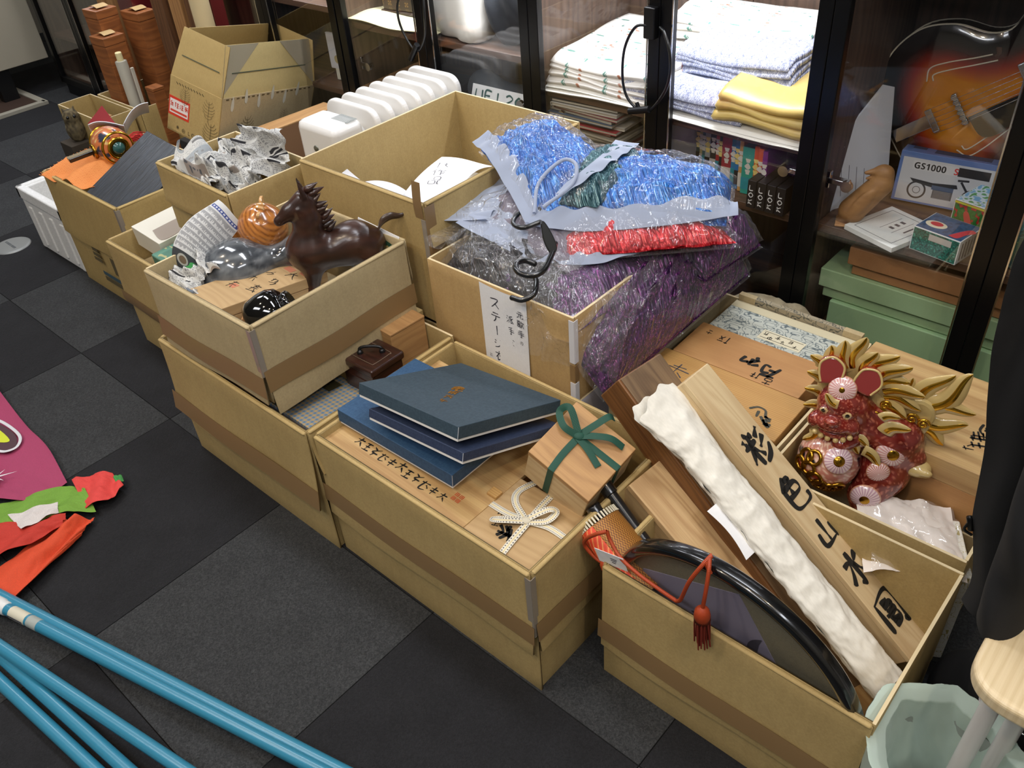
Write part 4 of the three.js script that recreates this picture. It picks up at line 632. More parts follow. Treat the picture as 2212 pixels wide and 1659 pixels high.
// ---------------------------------------------------------------- the carton with the carved horse
{ // horse: local x right, z towards the camera
  const o = thing('horse_figurine', 'dark carved wooden horse standing in the tilted carton, tail streaming to the right', 'figurine', [1.44, 0.352, -0.265], [1.021, 0, 0]);
  const J = [[[0.005, 0.165, 0], [0.108, 0.168, 0], 0.042, 0.042], [[0.098, 0.172, 0], [0.13, 0.16, 0], 0.045, 0.037], [[0.0, 0.168, 0], [-0.012, 0.172, 0], 0.042, 0.036], [[0.0, 0.185, 0], [0.012, 0.245, -0.002], 0.038, 0.026], [[0.012, 0.245, -0.002], [0.016, 0.278, -0.003], 0.026, 0.021]];
  const legs = [];
  for (const s of [-1, 1]) { legs.push([[-0.002, 0.135, s * 0.023], [-0.012, 0.085, s * 0.025], 0.021, 0.012], [[-0.012, 0.085, s * 0.025], [s > 0 ? -0.03 : 0.0, 0.04, s * 0.025], 0.012, 0.0085], [[s > 0 ? -0.03 : 0.0, 0.04, s * 0.025], [s > 0 ? -0.026 : 0.002, 0.006, s * 0.025], 0.0085, 0.012]);
    legs.push([[0.122, 0.145, s * 0.021], [0.128, 0.1, s * 0.025], 0.03, 0.018], [[0.128, 0.1, s * 0.025], [0.146, 0.062, s * 0.025], 0.018, 0.011], [[0.146, 0.062, s * 0.025], [0.138, 0.03, s * 0.025], 0.011, 0.0085], [[0.138, 0.03, s * 0.025], [0.132, 0.006, s * 0.025], 0.0085, 0.012]); }
  const head = [[[0.012, 0.284, -0.003], [-0.02, 0.268, -0.002], 0.0245, 0.0165], [[-0.02, 0.268, -0.002], [-0.046, 0.252, -0.001], 0.0155, 0.0115]];
  const body = (x, y, z) => {
    let d = 9; for (const [a, b, r, q] of J) d = smin(d, cap(x, y, z, a, b, r, q), 0.022);
    for (const [a, b, r, q] of legs) d = smin(d, cap(x, y, z, a, b, r, q), 0.012);
    for (const [a, b, r, q] of head) d = smin(d, cap(x, y, z, a, b, r, q), 0.01);
    for (const s of [-1, 1]) { d = smin(d, cap(x, y, z, [0.016, 0.3, s * 0.013], [0.008, 0.333, s * 0.014], 0.0075, 0.0015), 0.004); d = smin(d, ell(x, y, z, [-0.004, 0.277, s * 0.02], [0.005, 0.004, 0.003]), 0.003); d = Math.max(d, -ell(x, y, z, [-0.048, 0.253, s * 0.007], [0.003, 0.002, 0.003])); d = smin(d, ell(x, y, z, [0.006, 0.268, s * 0.016], [0.016, 0.014, 0.009]), 0.006); }
    d = Math.max(d, -(Math.hypot((x + 0.044) / 1.4, y - 0.2445) - 0.0016));
    d += 0.0022 * Math.sin(x * 90 + y * 40) * clamp(1 - Math.abs(y - 0.15) * 12) * 0.4; // soft muscle relief
    return d;
  };
  const wood = phys({ vertexColors: true, roughness: 0.34, clearcoat: 0.35, clearcoatRoughness: 0.2 });
  const grain = (x, y, z) => { const f = fbm3(x * 20, y * 70, z * 40, 5); return mix3([70, 40, 28], [36, 20, 15], clamp(f * 1.5 - 0.2)); };
  part(o, 'body', paint(sdf(body, [0.05, 0.17, 0], 0.178, 96), grain), wood);
  const mane = []; for (let k = 0; k < 11; k++) { const t = k / 10, p = [mix(0.022, 0.046, t) + 0.004 * Math.sin(k * 2), mix(0.31, 0.214, t), 0.002]; mane.push(xf(lathe([[0, -0.006], [0.0075, 0], [0.007, 0.01], [0.0035, 0.022], [0, 0.03]], 9), p, [0.3 * Math.sin(k), 0.2 * Math.sin(k * 3), -1.15 - 0.25 * Math.sin(k * 1.7)], [1, 0.8 + 0.4 * H(k, 2), 1.2])); }
  part(o, 'mane', paint(merge(mane), grain), wood);
  part(o, 'tail', paint(grid(40, 14, (u, v) => { const c = curve([[0.15, 0.172, 0], [0.162, 0.204, 0], [0.185, 0.215, 0], [0.21, 0.212, 0], [0.238, 0.226, 0]]), p = c.getPoint(u), a = v * 6.283, w = 0.0095 * (1 - u * 0.9) * (1 + 0.5 * Math.sin(u * 3)) + 0.0006; return [p.x + 0.2 * w * Math.cos(a), p.y + w * Math.cos(a) * (1 + 0.15 * Math.sin(a * 3)), p.z + 0.8 * w * Math.sin(a)]; }), (x, y, z) => mix3([84, 62, 44], [46, 32, 24], vn3(x * 60, y * 400, z * 200, 3))), wood);
}
{ // grey stone gourd vase lying on its side, foot towards the left
  const o = thing('gourd_vase', 'glossy grey streaked gourd shaped vase lying on its side in the tilted carton', 'vase', [1.335, 0.474, -0.238], [1.0, 0, 0]);
  const prof = [[0.0, -0.002], [0.036, -0.002], [0.04, 0.0], [0.048, 0.012], [0.062, 0.035], [0.07, 0.065], [0.071, 0.09], [0.064, 0.118], [0.05, 0.14], [0.037, 0.158], [0.032, 0.172], [0.033, 0.19], [0.04, 0.21], [0.044, 0.228], [0.04, 0.25], [0.026, 0.268], [0.014, 0.276], [0, 0.278]];
  const sc = new THREE.SplineCurve(prof.map((p) => new THREE.Vector2(...p))).getPoints(90).map((p) => [Math.max(0, p.x), p.y]);
  const g = xf(lathe(sc, 72), [-0.165, -0.012, 0], [0, 0, -Math.PI / 2 + 0.12]);
  part(o, 'body', paint(g, (x, y, z) => { const f = vn3(x * 26 + 3 * vn3(x * 9, y * 9, z * 9, 1), y * 90, z * 90, 4), q = fbm3(x * 40, y * 150, z * 150, 7); return mix3([44, 48, 54], [150, 154, 156], clamp(f * 0.75 + (q - 0.5) * 0.9)); }), phys({ vertexColors: true, roughness: 0.16, clearcoat: 1, clearcoatRoughness: 0.04 }));
  part(o, 'foot_disc', paint(xf(cyl(0.034, 0.034, 0.003, 0, -0.004, 0, 40), [-0.166, -0.012, 0], [0, 0, -Math.PI / 2 + 0.12]), (x, y, z) => mix3([96, 98, 94], [160, 160, 150], vn3(x * 30, y * 40, z * 120, 3))), std({ vertexColors: true, roughness: 0.5 }));
}
{ // turned wooden fruit
  const o = thing('wooden_ornament', 'polished honey coloured wooden ornament with swirling growth rings, behind the grey vase', 'ornament', [1.268, 0.488, -0.262], [0.6, 0.2, -0.2]);
  const sc = new THREE.SplineCurve([[0, 0], [0.022, 0.001], [0.042, 0.012], [0.056, 0.036], [0.054, 0.064], [0.04, 0.088], [0.02, 0.102], [0.008, 0.106], [0, 0.107]].map((p) => new THREE.Vector2(...p))).getPoints(50).map((p) => [Math.max(0, p.x), p.y]);
  const m = phys({ vertexColors: true, roughness: 0.22, clearcoat: 0.8, clearcoatRoughness: 0.08 });
  const ring = (x, y, z) => { const d = Math.hypot(x * 0.7 - 0.03, y - 0.13 + 0.3 * x, z * 0.8 - 0.02) * 1 + 0.006 * fbm3(x * 30, y * 30, z * 30, 2); const r = 0.5 + 0.5 * Math.sin(d * 560); return mix3([198, 128, 58], [120, 66, 26], clamp(Math.pow(r, 3) * 0.8 + 0.25 * vn3(x * 40, y * 40, z * 40, 6))); };
  part(o, 'body', paint(lathe(sc, 60), ring), m);
  part(o, 'fin', paint(xf(ext(spl([[0, 0], [0.03, -0.004], [0.05, 0.006], [0.036, 0.018], [0.01, 0.016]]), 0.01, 0.003), [-0.052, 0.014, 0], [0, 0.4, 2.7]), ring), m);
  part(o, 'crown_chips', paint(merge([0, 1, 2, 3].map((k) => xf(ext(spl([[0, 0], [0.008, 0.012], [0.0, 0.024], [-0.007, 0.011]]), 0.004, 0.0015), [0.012 * Math.cos(k * 1.6), 0.096, 0.014 * Math.sin(k * 1.6)], [k * 1.6, 0.2, 0.9]))), () => [206, 160, 104]), m);
}
{ // signed wooden box leaning in the carton
  const o = woodBox('wooden_box', 'wooden box with brush signature and faded red seals, leaning in front of the grey vase', 0.13, 0.1, 0.265, [0, 0, 0], [-0.1, -0.1, 0.02], W.paulownia, { lid: 0.024 }); topAt(o, [1.385, 0.483, -0.158], 0.1);
  const L = (q, s, x, z, w = 5, m = inkMat, nm = 'brush_signature') => part(o, nm, writing(ink(q, s, w), x, 0.1003, z, 0.2), m);
  L('50,6 30,40 8,66;14,30 84,26;50,30 70,60 92,80', 0.036, 0.032, -0.062); L('30,10 26,50;16,24 60,20 56,50;20,66 80,60 60,92;70,30 70,60', 0.034, 0.03, -0.02); L('20,20 80,20;50,6 30,70;24,50 76,46;16,80 88,76;60,56 84,90;40,30 70,34', 0.038, 0.028, 0.026);
  L('70,10 40,40 10,60;30,40 80,44 40,80', 0.028, -0.012, -0.036); L('20,30 70,24;40,10 30,80;60,44 80,84', 0.028, -0.016, 0.004); L('26,20 80,16;50,6 30,90;20,54 88,48;60,60 70,90', 0.032, -0.022, 0.05);
  for (const [x, z, w] of [[0.046, -0.09, 0.03], [0.0, -0.078, 0.03], [-0.014, 0.05, 0.018]]) part(o, 'seal_print', box(w, 0.0004, 0.016, x, 0.1, z, 0), std({ color: HEX('#c07a5c'), roughness: 0.8 }));
}
{ // black lacquer pot on straw-coloured paper
  const o = thing('lacquer_pot', 'glossy black lacquer bowl lying tilted on torn tan paper at the carton front', 'bowl', [1.53, 0.488, -0.095], [1.05, 0.12, -1.15]);
  const lac = phys({ color: HEX('#060606'), roughness: 0.07, clearcoat: 1, clearcoatRoughness: 0.03 });
  part(o, 'bowl', lathe([[0, -0.05], [0.03, -0.05], [0.043, -0.046], [0.049, -0.034], [0.051, -0.01], [0.049, 0.012], [0.042, 0.026], [0.03, 0.033], [0, 0.035]], 64), lac);
  part(o, 'foot_ring', lathe([[0.014, 0.029], [0.024, 0.03], [0.027, 0.036], [0.027, 0.044], [0.024, 0.046], [0.022, 0.038], [0.0, 0.034]], 48), lac);
  const m = std({ map: tex(128, 128, 0.08, (u, v) => { const f = vn(u * 16, v * 40, 16, 40, 3); return mix3([214, 172, 116], [172, 122, 84], f); }), roughness: 0.9, side: THREE.DoubleSide });
  const t = thing('straw_packing', 'torn crinkled tan packing paper around the black lacquer bowl', 'packing paper', [1.525, 0.45, -0.095]);
  part(t, 'sheet', crumple([0, 0, 0], 0.052, 0.085, 0.035, 61, 9, 36), m); part(t, 'torn_edge', crumple([-0.028, 0.018, 0.035], 0.03, 0.04, 0.03, 67, 8, 24), m);
}
// newspapers inside that carton
{
  const G = 'newspapers packed around the carved horse';
  const n = thing('newspaper', 'folded newspaper page with text and photographs curling up behind the grey vase', 'newspaper', [1.27, 0.41, -0.27], [1.065, 0, 0], G);
  const pg = std({ map: canvasTex(256, 512, (x, w, h) => { x.fillStyle = '#cfd0cf'; x.fillRect(0, 0, w, h); x.fillStyle = '#6a6b70'; for (let j = 0; j < 9; j++) for (let i = 0; i < 60; i++) { const l = 10 + 22 * H(i, j, 5); x.fillRect(6 + i * 4.1, 50 + j * 29, 2.2, l * 0.8); } for (let i = 0; i < 58; i++) x.fillRect(8 + i * 4.1, 440, 2.2, 20 + 40 * H(i, 3, 8)); x.fillStyle = '#3d4c8c'; x.fillRect(8, 26, w - 16, 16); x.fillStyle = '#c9cdd8'; for (let i = 0; i < 9; i++) x.fillRect(18 + i * 24, 30, 15, 8); x.fillStyle = '#3a3d40'; x.fillRect(0, 320, w, 110); x.fillStyle = '#a8a89f'; for (const c of [[70, 372], [180, 378]]) { x.beginPath(); x.arc(c[0], c[1], 36, 0, 7); x.fill(); x.fillStyle = '#d4d4cc'; } x.fillStyle = '#6b5b48'; x.beginPath(); x.arc(72, 372, 24, 0, 7); x.fill(); }), roughness: 0.9, side: THREE.DoubleSide });
  { const mid = curve([[-0.182, 0.045, 0.055], [-0.168, 0.1, 0.05], [-0.128, 0.143, 0.03], [-0.062, 0.174, 0.0]]), wd = [[0.03, -0.012, 0.012], [0.034, -0.03, 0.012], [0.026, -0.036, 0.01], [0.018, -0.026, 0.01]], wc = curve(wd);
    part(n, 'page', grid(14, 32, (u, v) => { const p = mid.getPoint(v), w = wc.getPoint(v), k = (u - 0.5) * 2.1; return [p.x + w.x * k * 0.95, p.y + w.y * k * 0.95 + 0.006 * Math.sin(u * 5), p.z + w.z * k + 0.01 * Math.sin(u * 3.1)]; }, 0.0005), pg); }
  ruffle('crumpled newspaper with green and red print in the left corner of the horse carton', [1.262, 0.498, -0.055], 0.042, 0.042, 0.035, 91, { mat: newsColour, group: G, rot: [0.3, 0.3, 0.2], n: 26 });
  ruffle('grey crumpled newspaper beside the foot of the grey vase', [1.265, 0.505, -0.12], 0.04, 0.05, 0.04, 43, { group: G, rot: [0.8, 0.3, 0.5], n: 28 });
  ruffle('newspaper strip squeezed between the signed box and the carton front', [1.33, 0.488, -0.028], 0.055, 0.02, 0.03, 47, { group: G, rot: [-0.3, 0.5, -0.15], n: 22 });
  ruffle('flat newspaper spread under the carved horse', [1.5, 0.402, -0.27], 0.085, 0.13, 0.02, 15, { mat: newsPale, group: G, n: 28, f: 4 });
  ruffle('newspaper lying flat at the bottom of the horse carton', [1.34, 0.37, -0.2], 0.12, 0.18, 0.03, 18, { group: G, n: 24, f: 4 });
  ruffle('newspaper behind the polished wooden ornament', [1.38, 0.47, -0.37], 0.07, 0.025, 0.04, 29, { mat: newsPale, group: G, rot: [0, 0.7, 0], n: 22 });
  const c = thing('picture_card', 'white card with a dark green and red pattern standing behind the carved horse', 'card', [1.5, 0.44, -0.392], [0.05, -0.15, -0.1], undefined);
  part(c, 'card_sheet', box(0.13, 0.1, 0.0015, 0, 0, 0, 0), paper);
  part(c, 'printed_picture', box(0.09, 0.07, 0.0004, 0.0, 0.02, 0.0009, 0), std({ map: tex(64, 64, [0.09, 0.07], (u, v) => { const f = vn(u * 9, v * 9, 9, 9, 4); return f > 0.66 ? [176, 152, 92] : v < 0.3 && u > 0.5 ? [166, 44, 44] : [40, 76, 56]; }), roughness: 0.6 }));
  const w = thing('paper_sheet', 'folded white paper with a pointed corner beside the signed wooden box', 'paper', [1.475, 0.425, -0.15], [0.6, 0.5, 0]);
  part(w, 'sheet', grid(6, 6, (u, v) => [(u - 0.5) * 0.1, v * 0.055 * (1 - 0.6 * u), -0.02 * v + 0.01 * u], 0.0006), paper);
}
// ---------------------------------------------------------------- things at the left
{ // inside the tall left carton: lucky mallet, black plank, orange cloth, booklet
  const o = thing('lucky_mallet', 'decorated orange and gold ceremonial mallet with a green disc end and black handle', 'ornament', [0.222, 0.437, -0.415], [1.19, 0.1, 0]);
  const enamel = phys({ vertexColors: true, roughness: 0.28, clearcoat: 0.7, clearcoatRoughness: 0.1 });
  const bar = lathe(new THREE.SplineCurve([[0.0, -0.056], [0.036, -0.056], [0.045, -0.05], [0.054, -0.02], [0.055, 0.0], [0.054, 0.02], [0.045, 0.05], [0.036, 0.056], [0, 0.056]].map((p) => new THREE.Vector2(...p))).getPoints(40).map((p) => [Math.max(0, p.x), p.y]), 56);
  const drum = xf(bar, [0, 0, 0], [0.3, Math.PI / 2 - 0.15, 0]);
  part(o, 'drum', paint(drum, (x, y, z) => { const f = vn3(x * 90, y * 90, z * 90, 3), g = vn3(x * 46, y * 46, z * 46, 7); return g > 0.72 ? [52, 56, 72] : f > 0.74 ? [226, 196, 128] : f < 0.2 ? [150, 52, 34] : [204, 116, 66]; }), enamel);
  const e = new THREE.Vector3(0, 0, 1).applyEuler(new THREE.Euler(-0.15 + 0, 0.3, 0, 'YXZ'));
  for (const s of [1, -1]) for (const [r, z, q] of [[0.046, 0.05, 0.0042], [0.03, 0.057, 0.0045]]) part(o, 'gold_ring', xf(new THREE.TorusGeometry(r, q, 12, 48), [Math.sin(0.3) * z * s, 0.15 * z * s, Math.cos(0.3) * z * s], [0.3, -0.15, 0]), gold);
  part(o, 'end_disc', xf(lathe([[0, 0.008], [0.012, 0.006], [0.019, 0.0], [0.019, -0.003], [0, -0.003]], 36), [Math.sin(0.3) * 0.058, 0.009, Math.cos(0.3) * 0.058], [0.3, Math.PI / 2 - 0.15, 0]), phys({ color: HEX('#2e5c58'), roughness: 0.2, clearcoat: 1 }), 'green end disc');
  part(o, 'gold_recess', xf(lathe([[0.018, 0.001], [0.03, 0.004], [0.03, -0.003], [0.018, -0.004]], 40), [Math.sin(0.3) * 0.055, 0.0085, Math.cos(0.3) * 0.055], [0.3, Math.PI / 2 - 0.15, 0]), goldOld);
  const hd = part(o, 'handle', xf(box(0.08, 0.014, 0.022, -0.09, 0, 0, 0.003), [-0.006, -0.006, 0.0], [0.25, 0, 0.03]), phys({ color: HEX('#141312'), roughness: 0.25, clearcoat: 0.5 }));
  part(hd, 'handle_face', xf(box(0.081, 0.001, 0.018, -0.09, 0.0137, 0, 0), [-0.006, -0.006, 0], [0.25, 0, 0.03]), std({ color: HEX('#7d7054'), roughness: 0.5 }));
  part(o, 'collar', xf(new THREE.TorusGeometry(0.018, 0.006, 10, 32), [-0.055, -0.003, 0.012], [Math.PI / 2 + 0.25, 0, 0]), goldOld);
  const F = []; for (let k = 0; k < 60; k++) { const a = rr(-0.7, 0.7), L = rr(0.05, 0.09); F.push(tube([[0.045, rr(0, 0.02), 0.02], [0.065 + 0.02 * Math.cos(a), 0.01 + rr(-0.01, 0.012), 0.03 * Math.sin(a) + 0.01], [0.05 + L * Math.cos(a), -0.02 + rr(-0.01, 0.01), L * Math.sin(a) + 0.01]], 0.0013, 6, 4)); }
  const fr = part(o, 'red_tassel', F, std({ color: HEX('#b0231c'), roughness: 0.7 })); fr.userData.kind = 'stuff';
  const p = thing('black_plank', 'black stained plank with raised wood grain, tilted in the tall left carton', 'wooden plank', [0, 0, 0], [0.0, 0.42, -0.22]); topAt(p, [0.435, 0.405, -0.372], 0.03);
  part(p, 'plank', box(0.205, 0.03, 0.275, 0, 0, 0, 0.002, true), W.blackGrain);
  const c = thing('orange_cloth', 'orange patterned brocade cloth draped at the left end of the tall carton', 'cloth', [0.215, 0.372, -0.335], [0.3, 0, 0]);
  const cl = std({ map: tex(128, 128, 0.06, (u, v) => { const f = vn(u * 12, v * 12, 12, 12, 3), g = vn(u * 48, v * 48, 48, 48, 5); return mix3(f > 0.55 ? [222, 138, 66] : [204, 104, 42], [240, 176, 104], g * 0.5); }), roughness: 0.75, side: THREE.DoubleSide });
  part(c, 'cloth', grid(40, 34, (u, v) => { const x = (u - 0.5) * 0.21, z = (v - 0.5) * 0.2; return [x, 0.03 * Math.exp(-(x * x + z * z) * 80) + 0.012 * Math.sin(x * 50 + z * 18) + 0.016 * (fbm3(u * 5, v * 5, 1, 7) - 0.5) + 0.02 * (u < 0.15 ? (0.15 - u) * 4 : 0), z + 0.01 * Math.sin(x * 30)]; }, 0.0022), cl);
  const fg = []; for (let k = 0; k < 26; k++) fg.push(tube([[-0.105, 0.02 + 0.01 * Math.sin(k), -0.1 + k * 0.0078], [-0.122 - 0.006 * H(k, 1), 0.024 + 0.006 * Math.sin(k * 3), -0.1 + k * 0.0078]], 0.0011, 4, 4));
  part(c, 'cloth_fringe', fg, cl).userData.kind = 'stuff';
  const b = thing('booklet', 'open booklet with a red cover lying on the orange cloth', 'booklet', [0.155, 0.44, -0.5], [1.2, -0.5, 0.25]);
  part(b, 'pages', [grid(10, 2, (u, v) => [u * 0.1, 0.03 * Math.sin(u * 2.2) + 0.002, (v - 0.5) * 0.14], 0.004), grid(10, 2, (u, v) => [-u * 0.09, 0.05 * Math.sin(u * 1.7) + 0.002, (v - 0.5) * 0.14], 0.004)], paper);
  part(b, 'red_cover', xf(box(0.075, 0.0015, 0.13, 0, 0, 0, 0), [-0.05, 0.036, 0.012], [0, 0.9, 0.5]), std({ color: HEX('#8e2c30'), roughness: 0.5 }));
  const s = []; for (let k = 0; k < 3; k++) { const n = woodBox('paulownia_box', ['white topped flat box at the back of the tall left carton', 'cream flat box beside the black plank', 'narrow white box wedged behind the black plank'][k], 0.09, 0.1 - k * 0.01, 0.06, [0.475 + 0.012 * k, 0.4 - 0.012 * k, -0.545 + 0.05 * k], [0.1 * k, 0.05, 0.1], std({ color: HEX(['#d9d4c4', '#d6d0bc', '#dedbd2'][k]), roughness: 0.7 }), { lid: 0.012 }); n.userData.category = 'gift box'; }
  one('carton_liner', box(0.44, 0.25, 0.33, 0.315, 0.006, -0.408, 0.002), cardGrey, 'plain cardboard liner filling the bottom of the tall left carton', 'cardboard liner');
}
{ // white polystyrene box
  const o = thing('foam_box', 'white expanded polystyrene box with ribbed sides at the foot of the left stack', 'foam box', [-0.115, 0, -0.38]);
  const foam = std({ map: tex(128, 128, 0.08, (u, v) => { const f = vn(u * 22, v * 22, 22, 22, 4); const k = 222 + f * 14; return [k, k, k * 0.99]; }), roughness: 0.75 });
  const w = 0.34, d = 0.28, h = 0.232, t = 0.026, wall = (yaw, L, off) => xf(box(L, h, t, 0, 0, off - t / 2, 0.006), [0, 0, 0], [yaw, 0, 0]);
  part(o, 'base', box(w - 0.04, 0.03, d - 0.04, 0, 0, 0, 0.004), foam);
  part(o, 'side_wall', wall(0, w - 0.01, d / 2 - 0.006), foam); part(o, 'side_wall', wall(Math.PI, w - 0.01, d / 2 - 0.006), foam); part(o, 'side_wall', wall(Math.PI / 2, d - 0.01, w / 2 - 0.006), foam); part(o, 'side_wall', wall(-Math.PI / 2, d - 0.01, w / 2 - 0.006), foam);
  part(o, 'rim', [box(w, 0.045, t, 0, h - 0.04, d / 2 - t / 2, 0.006), box(w, 0.045, t, 0, h - 0.04, -d / 2 + t / 2, 0.006), box(t, 0.045, d, w / 2 - t / 2, h - 0.04, 0, 0.006), box(t, 0.045, d, -w / 2 + t / 2, h - 0.04, 0, 0.006)], foam);
  for (let k = 0; k < 4; k++) part(o, 'rib', box(0.026, 0.15, 0.01, -0.115 + k * 0.078, 0.02, d / 2 - 0.006, 0.004), foam);
}
{ // in the low carton: white case with torn label and green box
  const o = thing('case', 'white slip case with a torn grey patch, at the left of the low carton', 'case', [0, 0, 0], [-0.02, 0.06, -0.05]); topAt(o, [0.705, 0.362, -0.36], 0.06);
  part(o, 'case_body', box(0.15, 0.06, 0.27, 0, 0, 0, 0.0015), std({ color: HEX('#d8d4c6'), roughness: 0.65 }));
  part(o, 'torn_patch', xf(ext(spl([[-0.035, -0.04], [0.03, -0.05], [0.034, 0.0], [0.01, 0.042], [-0.012, 0.03], [-0.034, 0.05]]), 0.0006, 0), [0.034, 0.0606, 0.07], [0, -Math.PI / 2, 0]), std({ color: HEX('#9a8f84'), roughness: 0.9 }));
  const g = thing('patterned_box', 'flat green box with pale bamboo streaks and a cream title label, in the low carton', 'gift box', [0, 0, 0], [-0.02, 0.05, -0.02]); topAt(g, [0.87, 0.34, -0.325], 0.07);
  const mat = std({ map: tex(256, 128, [0.2, 0.1], (u, v) => { const s = vn(u * 30, v * 5, 30, 5, 3), f = vn(u * 6, v * 10, 6, 10, 5); return s > 0.83 ? [168, 166, 120] : mix3([94, 142, 122], [70, 112, 96], f); }), roughness: 0.6 });
  part(g, 'lid', box(0.175, 0.07, 0.27, 0, 0, 0, 0.004, true), mat);
  const l = part(g, 'title_label', box(0.07, 0.0008, 0.045, 0.05, 0.0698, 0.05, 0), std({ color: HEX('#d8d0b8') }));
  part(l, 'title_writing', writing(['30,10 20,40 70,36;50,20 44,90', '20,20 80,16;50,10 46,90;24,60 76,56', '20,30 80,30;40,10 60,80'].flatMap((q, i) => ink(q, 0.018, 9, 0, 0.02 - i * 0.018)), 0.06, 0.0707, 0.05, 0.3), inkMat);
  one('carton_liner', box(0.52, 0.24, 0.32, 0.877, 0.006, -0.328, 0.002), cardGrey, 'plain cardboard liner filling the bottom of the low carton at left', 'cardboard liner');
  one('support_box', box(0.3, 0.14, 0.2, 1.0, 0.25, -0.38, 0.002), card, 'closed brown box supporting the newspaper carton', 'cardboard box');
  one('support_box', box(0.38, 0.06, 0.2, 1.4, 0.28, -0.33, 0.002), card, 'flat brown box supporting the back of the horse carton', 'cardboard box');
}
{ // printed carton with its four flaps raised, leaning
  const w = 0.215, h = 0.178, d = 0.455, t = 0.004, o = thing('carton', 'printed carton with raised taped flaps and a red warning sticker, beside the oil heater', 'cardboard box', [0, 0, 0], [0.258, -0.234, -0.267]); topAt(o, [0.254, 0.495, -0.913], h);
  part(o, 'base_panel', box(w, t, d, 0, 0, 0, 0), cardPrint);
  for (const s of [-1, 1]) { part(o, 'side_panel', box(w, h, t, 0, 0, s * (d / 2 - t / 2), 0.001), cardPrint); part(o, 'side_panel', box(t, h, d - 2 * t, s * (w / 2 - t / 2), 0, 0, 0.001), cardGrey); }
  const f = 0.155, lean = 0.2;
  for (const s of [-1, 1]) {
    part(o, 'flap', xf(grid(4, 4, (u, v) => [(u - 0.5) * (w - v * 0.03), v * f, 0], t), [0, h, s * (d / 2 - 0.002)], [0, -s * lean * 0.9, 0]), cardPrint);
    part(o, 'flap', xf(grid(4, 4, (u, v) => [(u - 0.5) * (d - 0.01 - v * 0.06), v * f, 0], t), [s * (w / 2 - 0.002), h, 0], [Math.PI / 2, s > 0 ? -lean : lean, 0]), s > 0 ? std({ map: cardTex([196, 176, 120], 12), roughness: 0.7 }) : cardPrint);
    // clear tape gussets between the raised flaps
    part(o, 'tape_gusset', grid(6, 6, (u, v) => { const y = h + v * f * 0.98; return [(w / 2 - 0.001) - v * 0.03 - u * v * 0.001 + 0.0, y, s * (d / 2 - v * 0.028) - s * u * v * 0.15]; }, 0.0004), phys({ color: HEX('#a59c84'), roughness: 0.25, clearcoat: 0.4 }));
  }
  const st = part(o, 'sticker', box(0.088, 0.062, 0.0006, -0.062, 0.052, d / 2 + 0.0003, 0), std({ color: HEX('#d23a24'), roughness: 0.5 }), 'red bordered warning sticker');
  part(st, 'sticker_face', box(0.078, 0.046, 0.0003, -0.062, 0.06, d / 2 + 0.0009, 0), std({ color: HEX('#e6dcd6'), roughness: 0.5 }));
  part(st, 'sticker_print', [...['50,8 20,30;20,40 80,40;30,60 30,90;50,30 50,90;70,40 70,90', '10,20 40,20;24,10 24,90;52,26 92,26;52,56 90,56;70,10 70,90;50,90 94,90', '18,20 30,30;12,44 24,54;16,88 32,60;44,24 90,24;64,8 64,88;48,54 88,54;42,88 94,88', '30,10 30,40 70,40;14,54 86,54;50,54 40,90;22,66 30,86;70,64 80,86;20,20 80,20'].flatMap((q, i) => ink(q, 0.02, 12, -0.092 + i * 0.0205, 0.09)), box(0.07, 0.007, 0.0002, -0.062, 0.065, d / 2 * 0, 0)].map((g) => g.translate(0, 0, d / 2 + 0.0012)), std({ color: HEX('#cf4530') }));
  const pr = std({ color: HEX('#5a4c2e'), roughness: 0.9 }), zf = d / 2 + 0.0012;
  const fern = (x, y, s, n = 9) => { const out = [...ink('50,2 50,98', s, 1.6, x, y, 0)]; for (let k = 1; k < n; k++) { const yy = 98 - k * (96 / n), L = 34 * Math.sin((k / n) * 2.8 + 0.25) + 3; out.push(...ink(`50,${yy} ${50 - L * 0.6},${yy - 4} ${50 - L},${yy - 16}`, s, 1.4, x, y, 0), ...ink(`50,${yy} ${50 + L * 0.6},${yy - 4} ${50 + L},${yy - 16}`, s, 1.4, x, y, 0)); } return out; };
  const front = []; front.push(...fern(-0.04, 0.125, 0.06), ...fern(0.06, 0.118, 0.07, 7), ...fern(0.075, 0.04, 0.09));
  // delivery lettering along the bottom: L O H A C O with a small round mark
  ['26,10 26,86 74,86', '50,10 18,30 18,70 50,90 82,70 82,30 50,10', '22,10 22,90;78,10 78,90;22,50 78,50', '14,90 50,10 86,90;30,60 70,60', '80,26 50,10 20,30 20,70 50,90 80,74', '50,10 18,30 18,70 50,90 82,70 82,30 50,10'].forEach((q, i) => front.push(...ink(q, 0.014, 13, -0.012 + i * 0.0165, 0.017)));
  front.push(...ink('50,10 18,30 18,70 50,90 82,70 82,30 50,10;50,34 36,50 50,66 64,50 50,34', 0.016, 8, -0.036, 0.017), ...ink('20,50 80,50;50,20 50,80;30,30 70,70;70,30 30,70', 0.02, 8, -0.062, 0.02));
  part(o, 'front_print', front.map((g) => g.translate(0, 0, zf)), pr);
  const side = [...fern(-0.1, 0.06, 0.09), ...fern(0.08, 0.08, 0.06), ...fern(-0.02, 0.03, 0.05)].map((g) => xf(g, [w / 2 + 0.0008, 0, 0], [Math.PI / 2, 0, 0]));
  part(o, 'side_print', side, pr);
  const dash = []; for (let k = 0; k < 18; k++) dash.push(box(0.0008, 0.004, 0.012, w / 2 + 0.0006, h - 0.008, -d / 2 + 0.03 + k * 0.0235, 0));
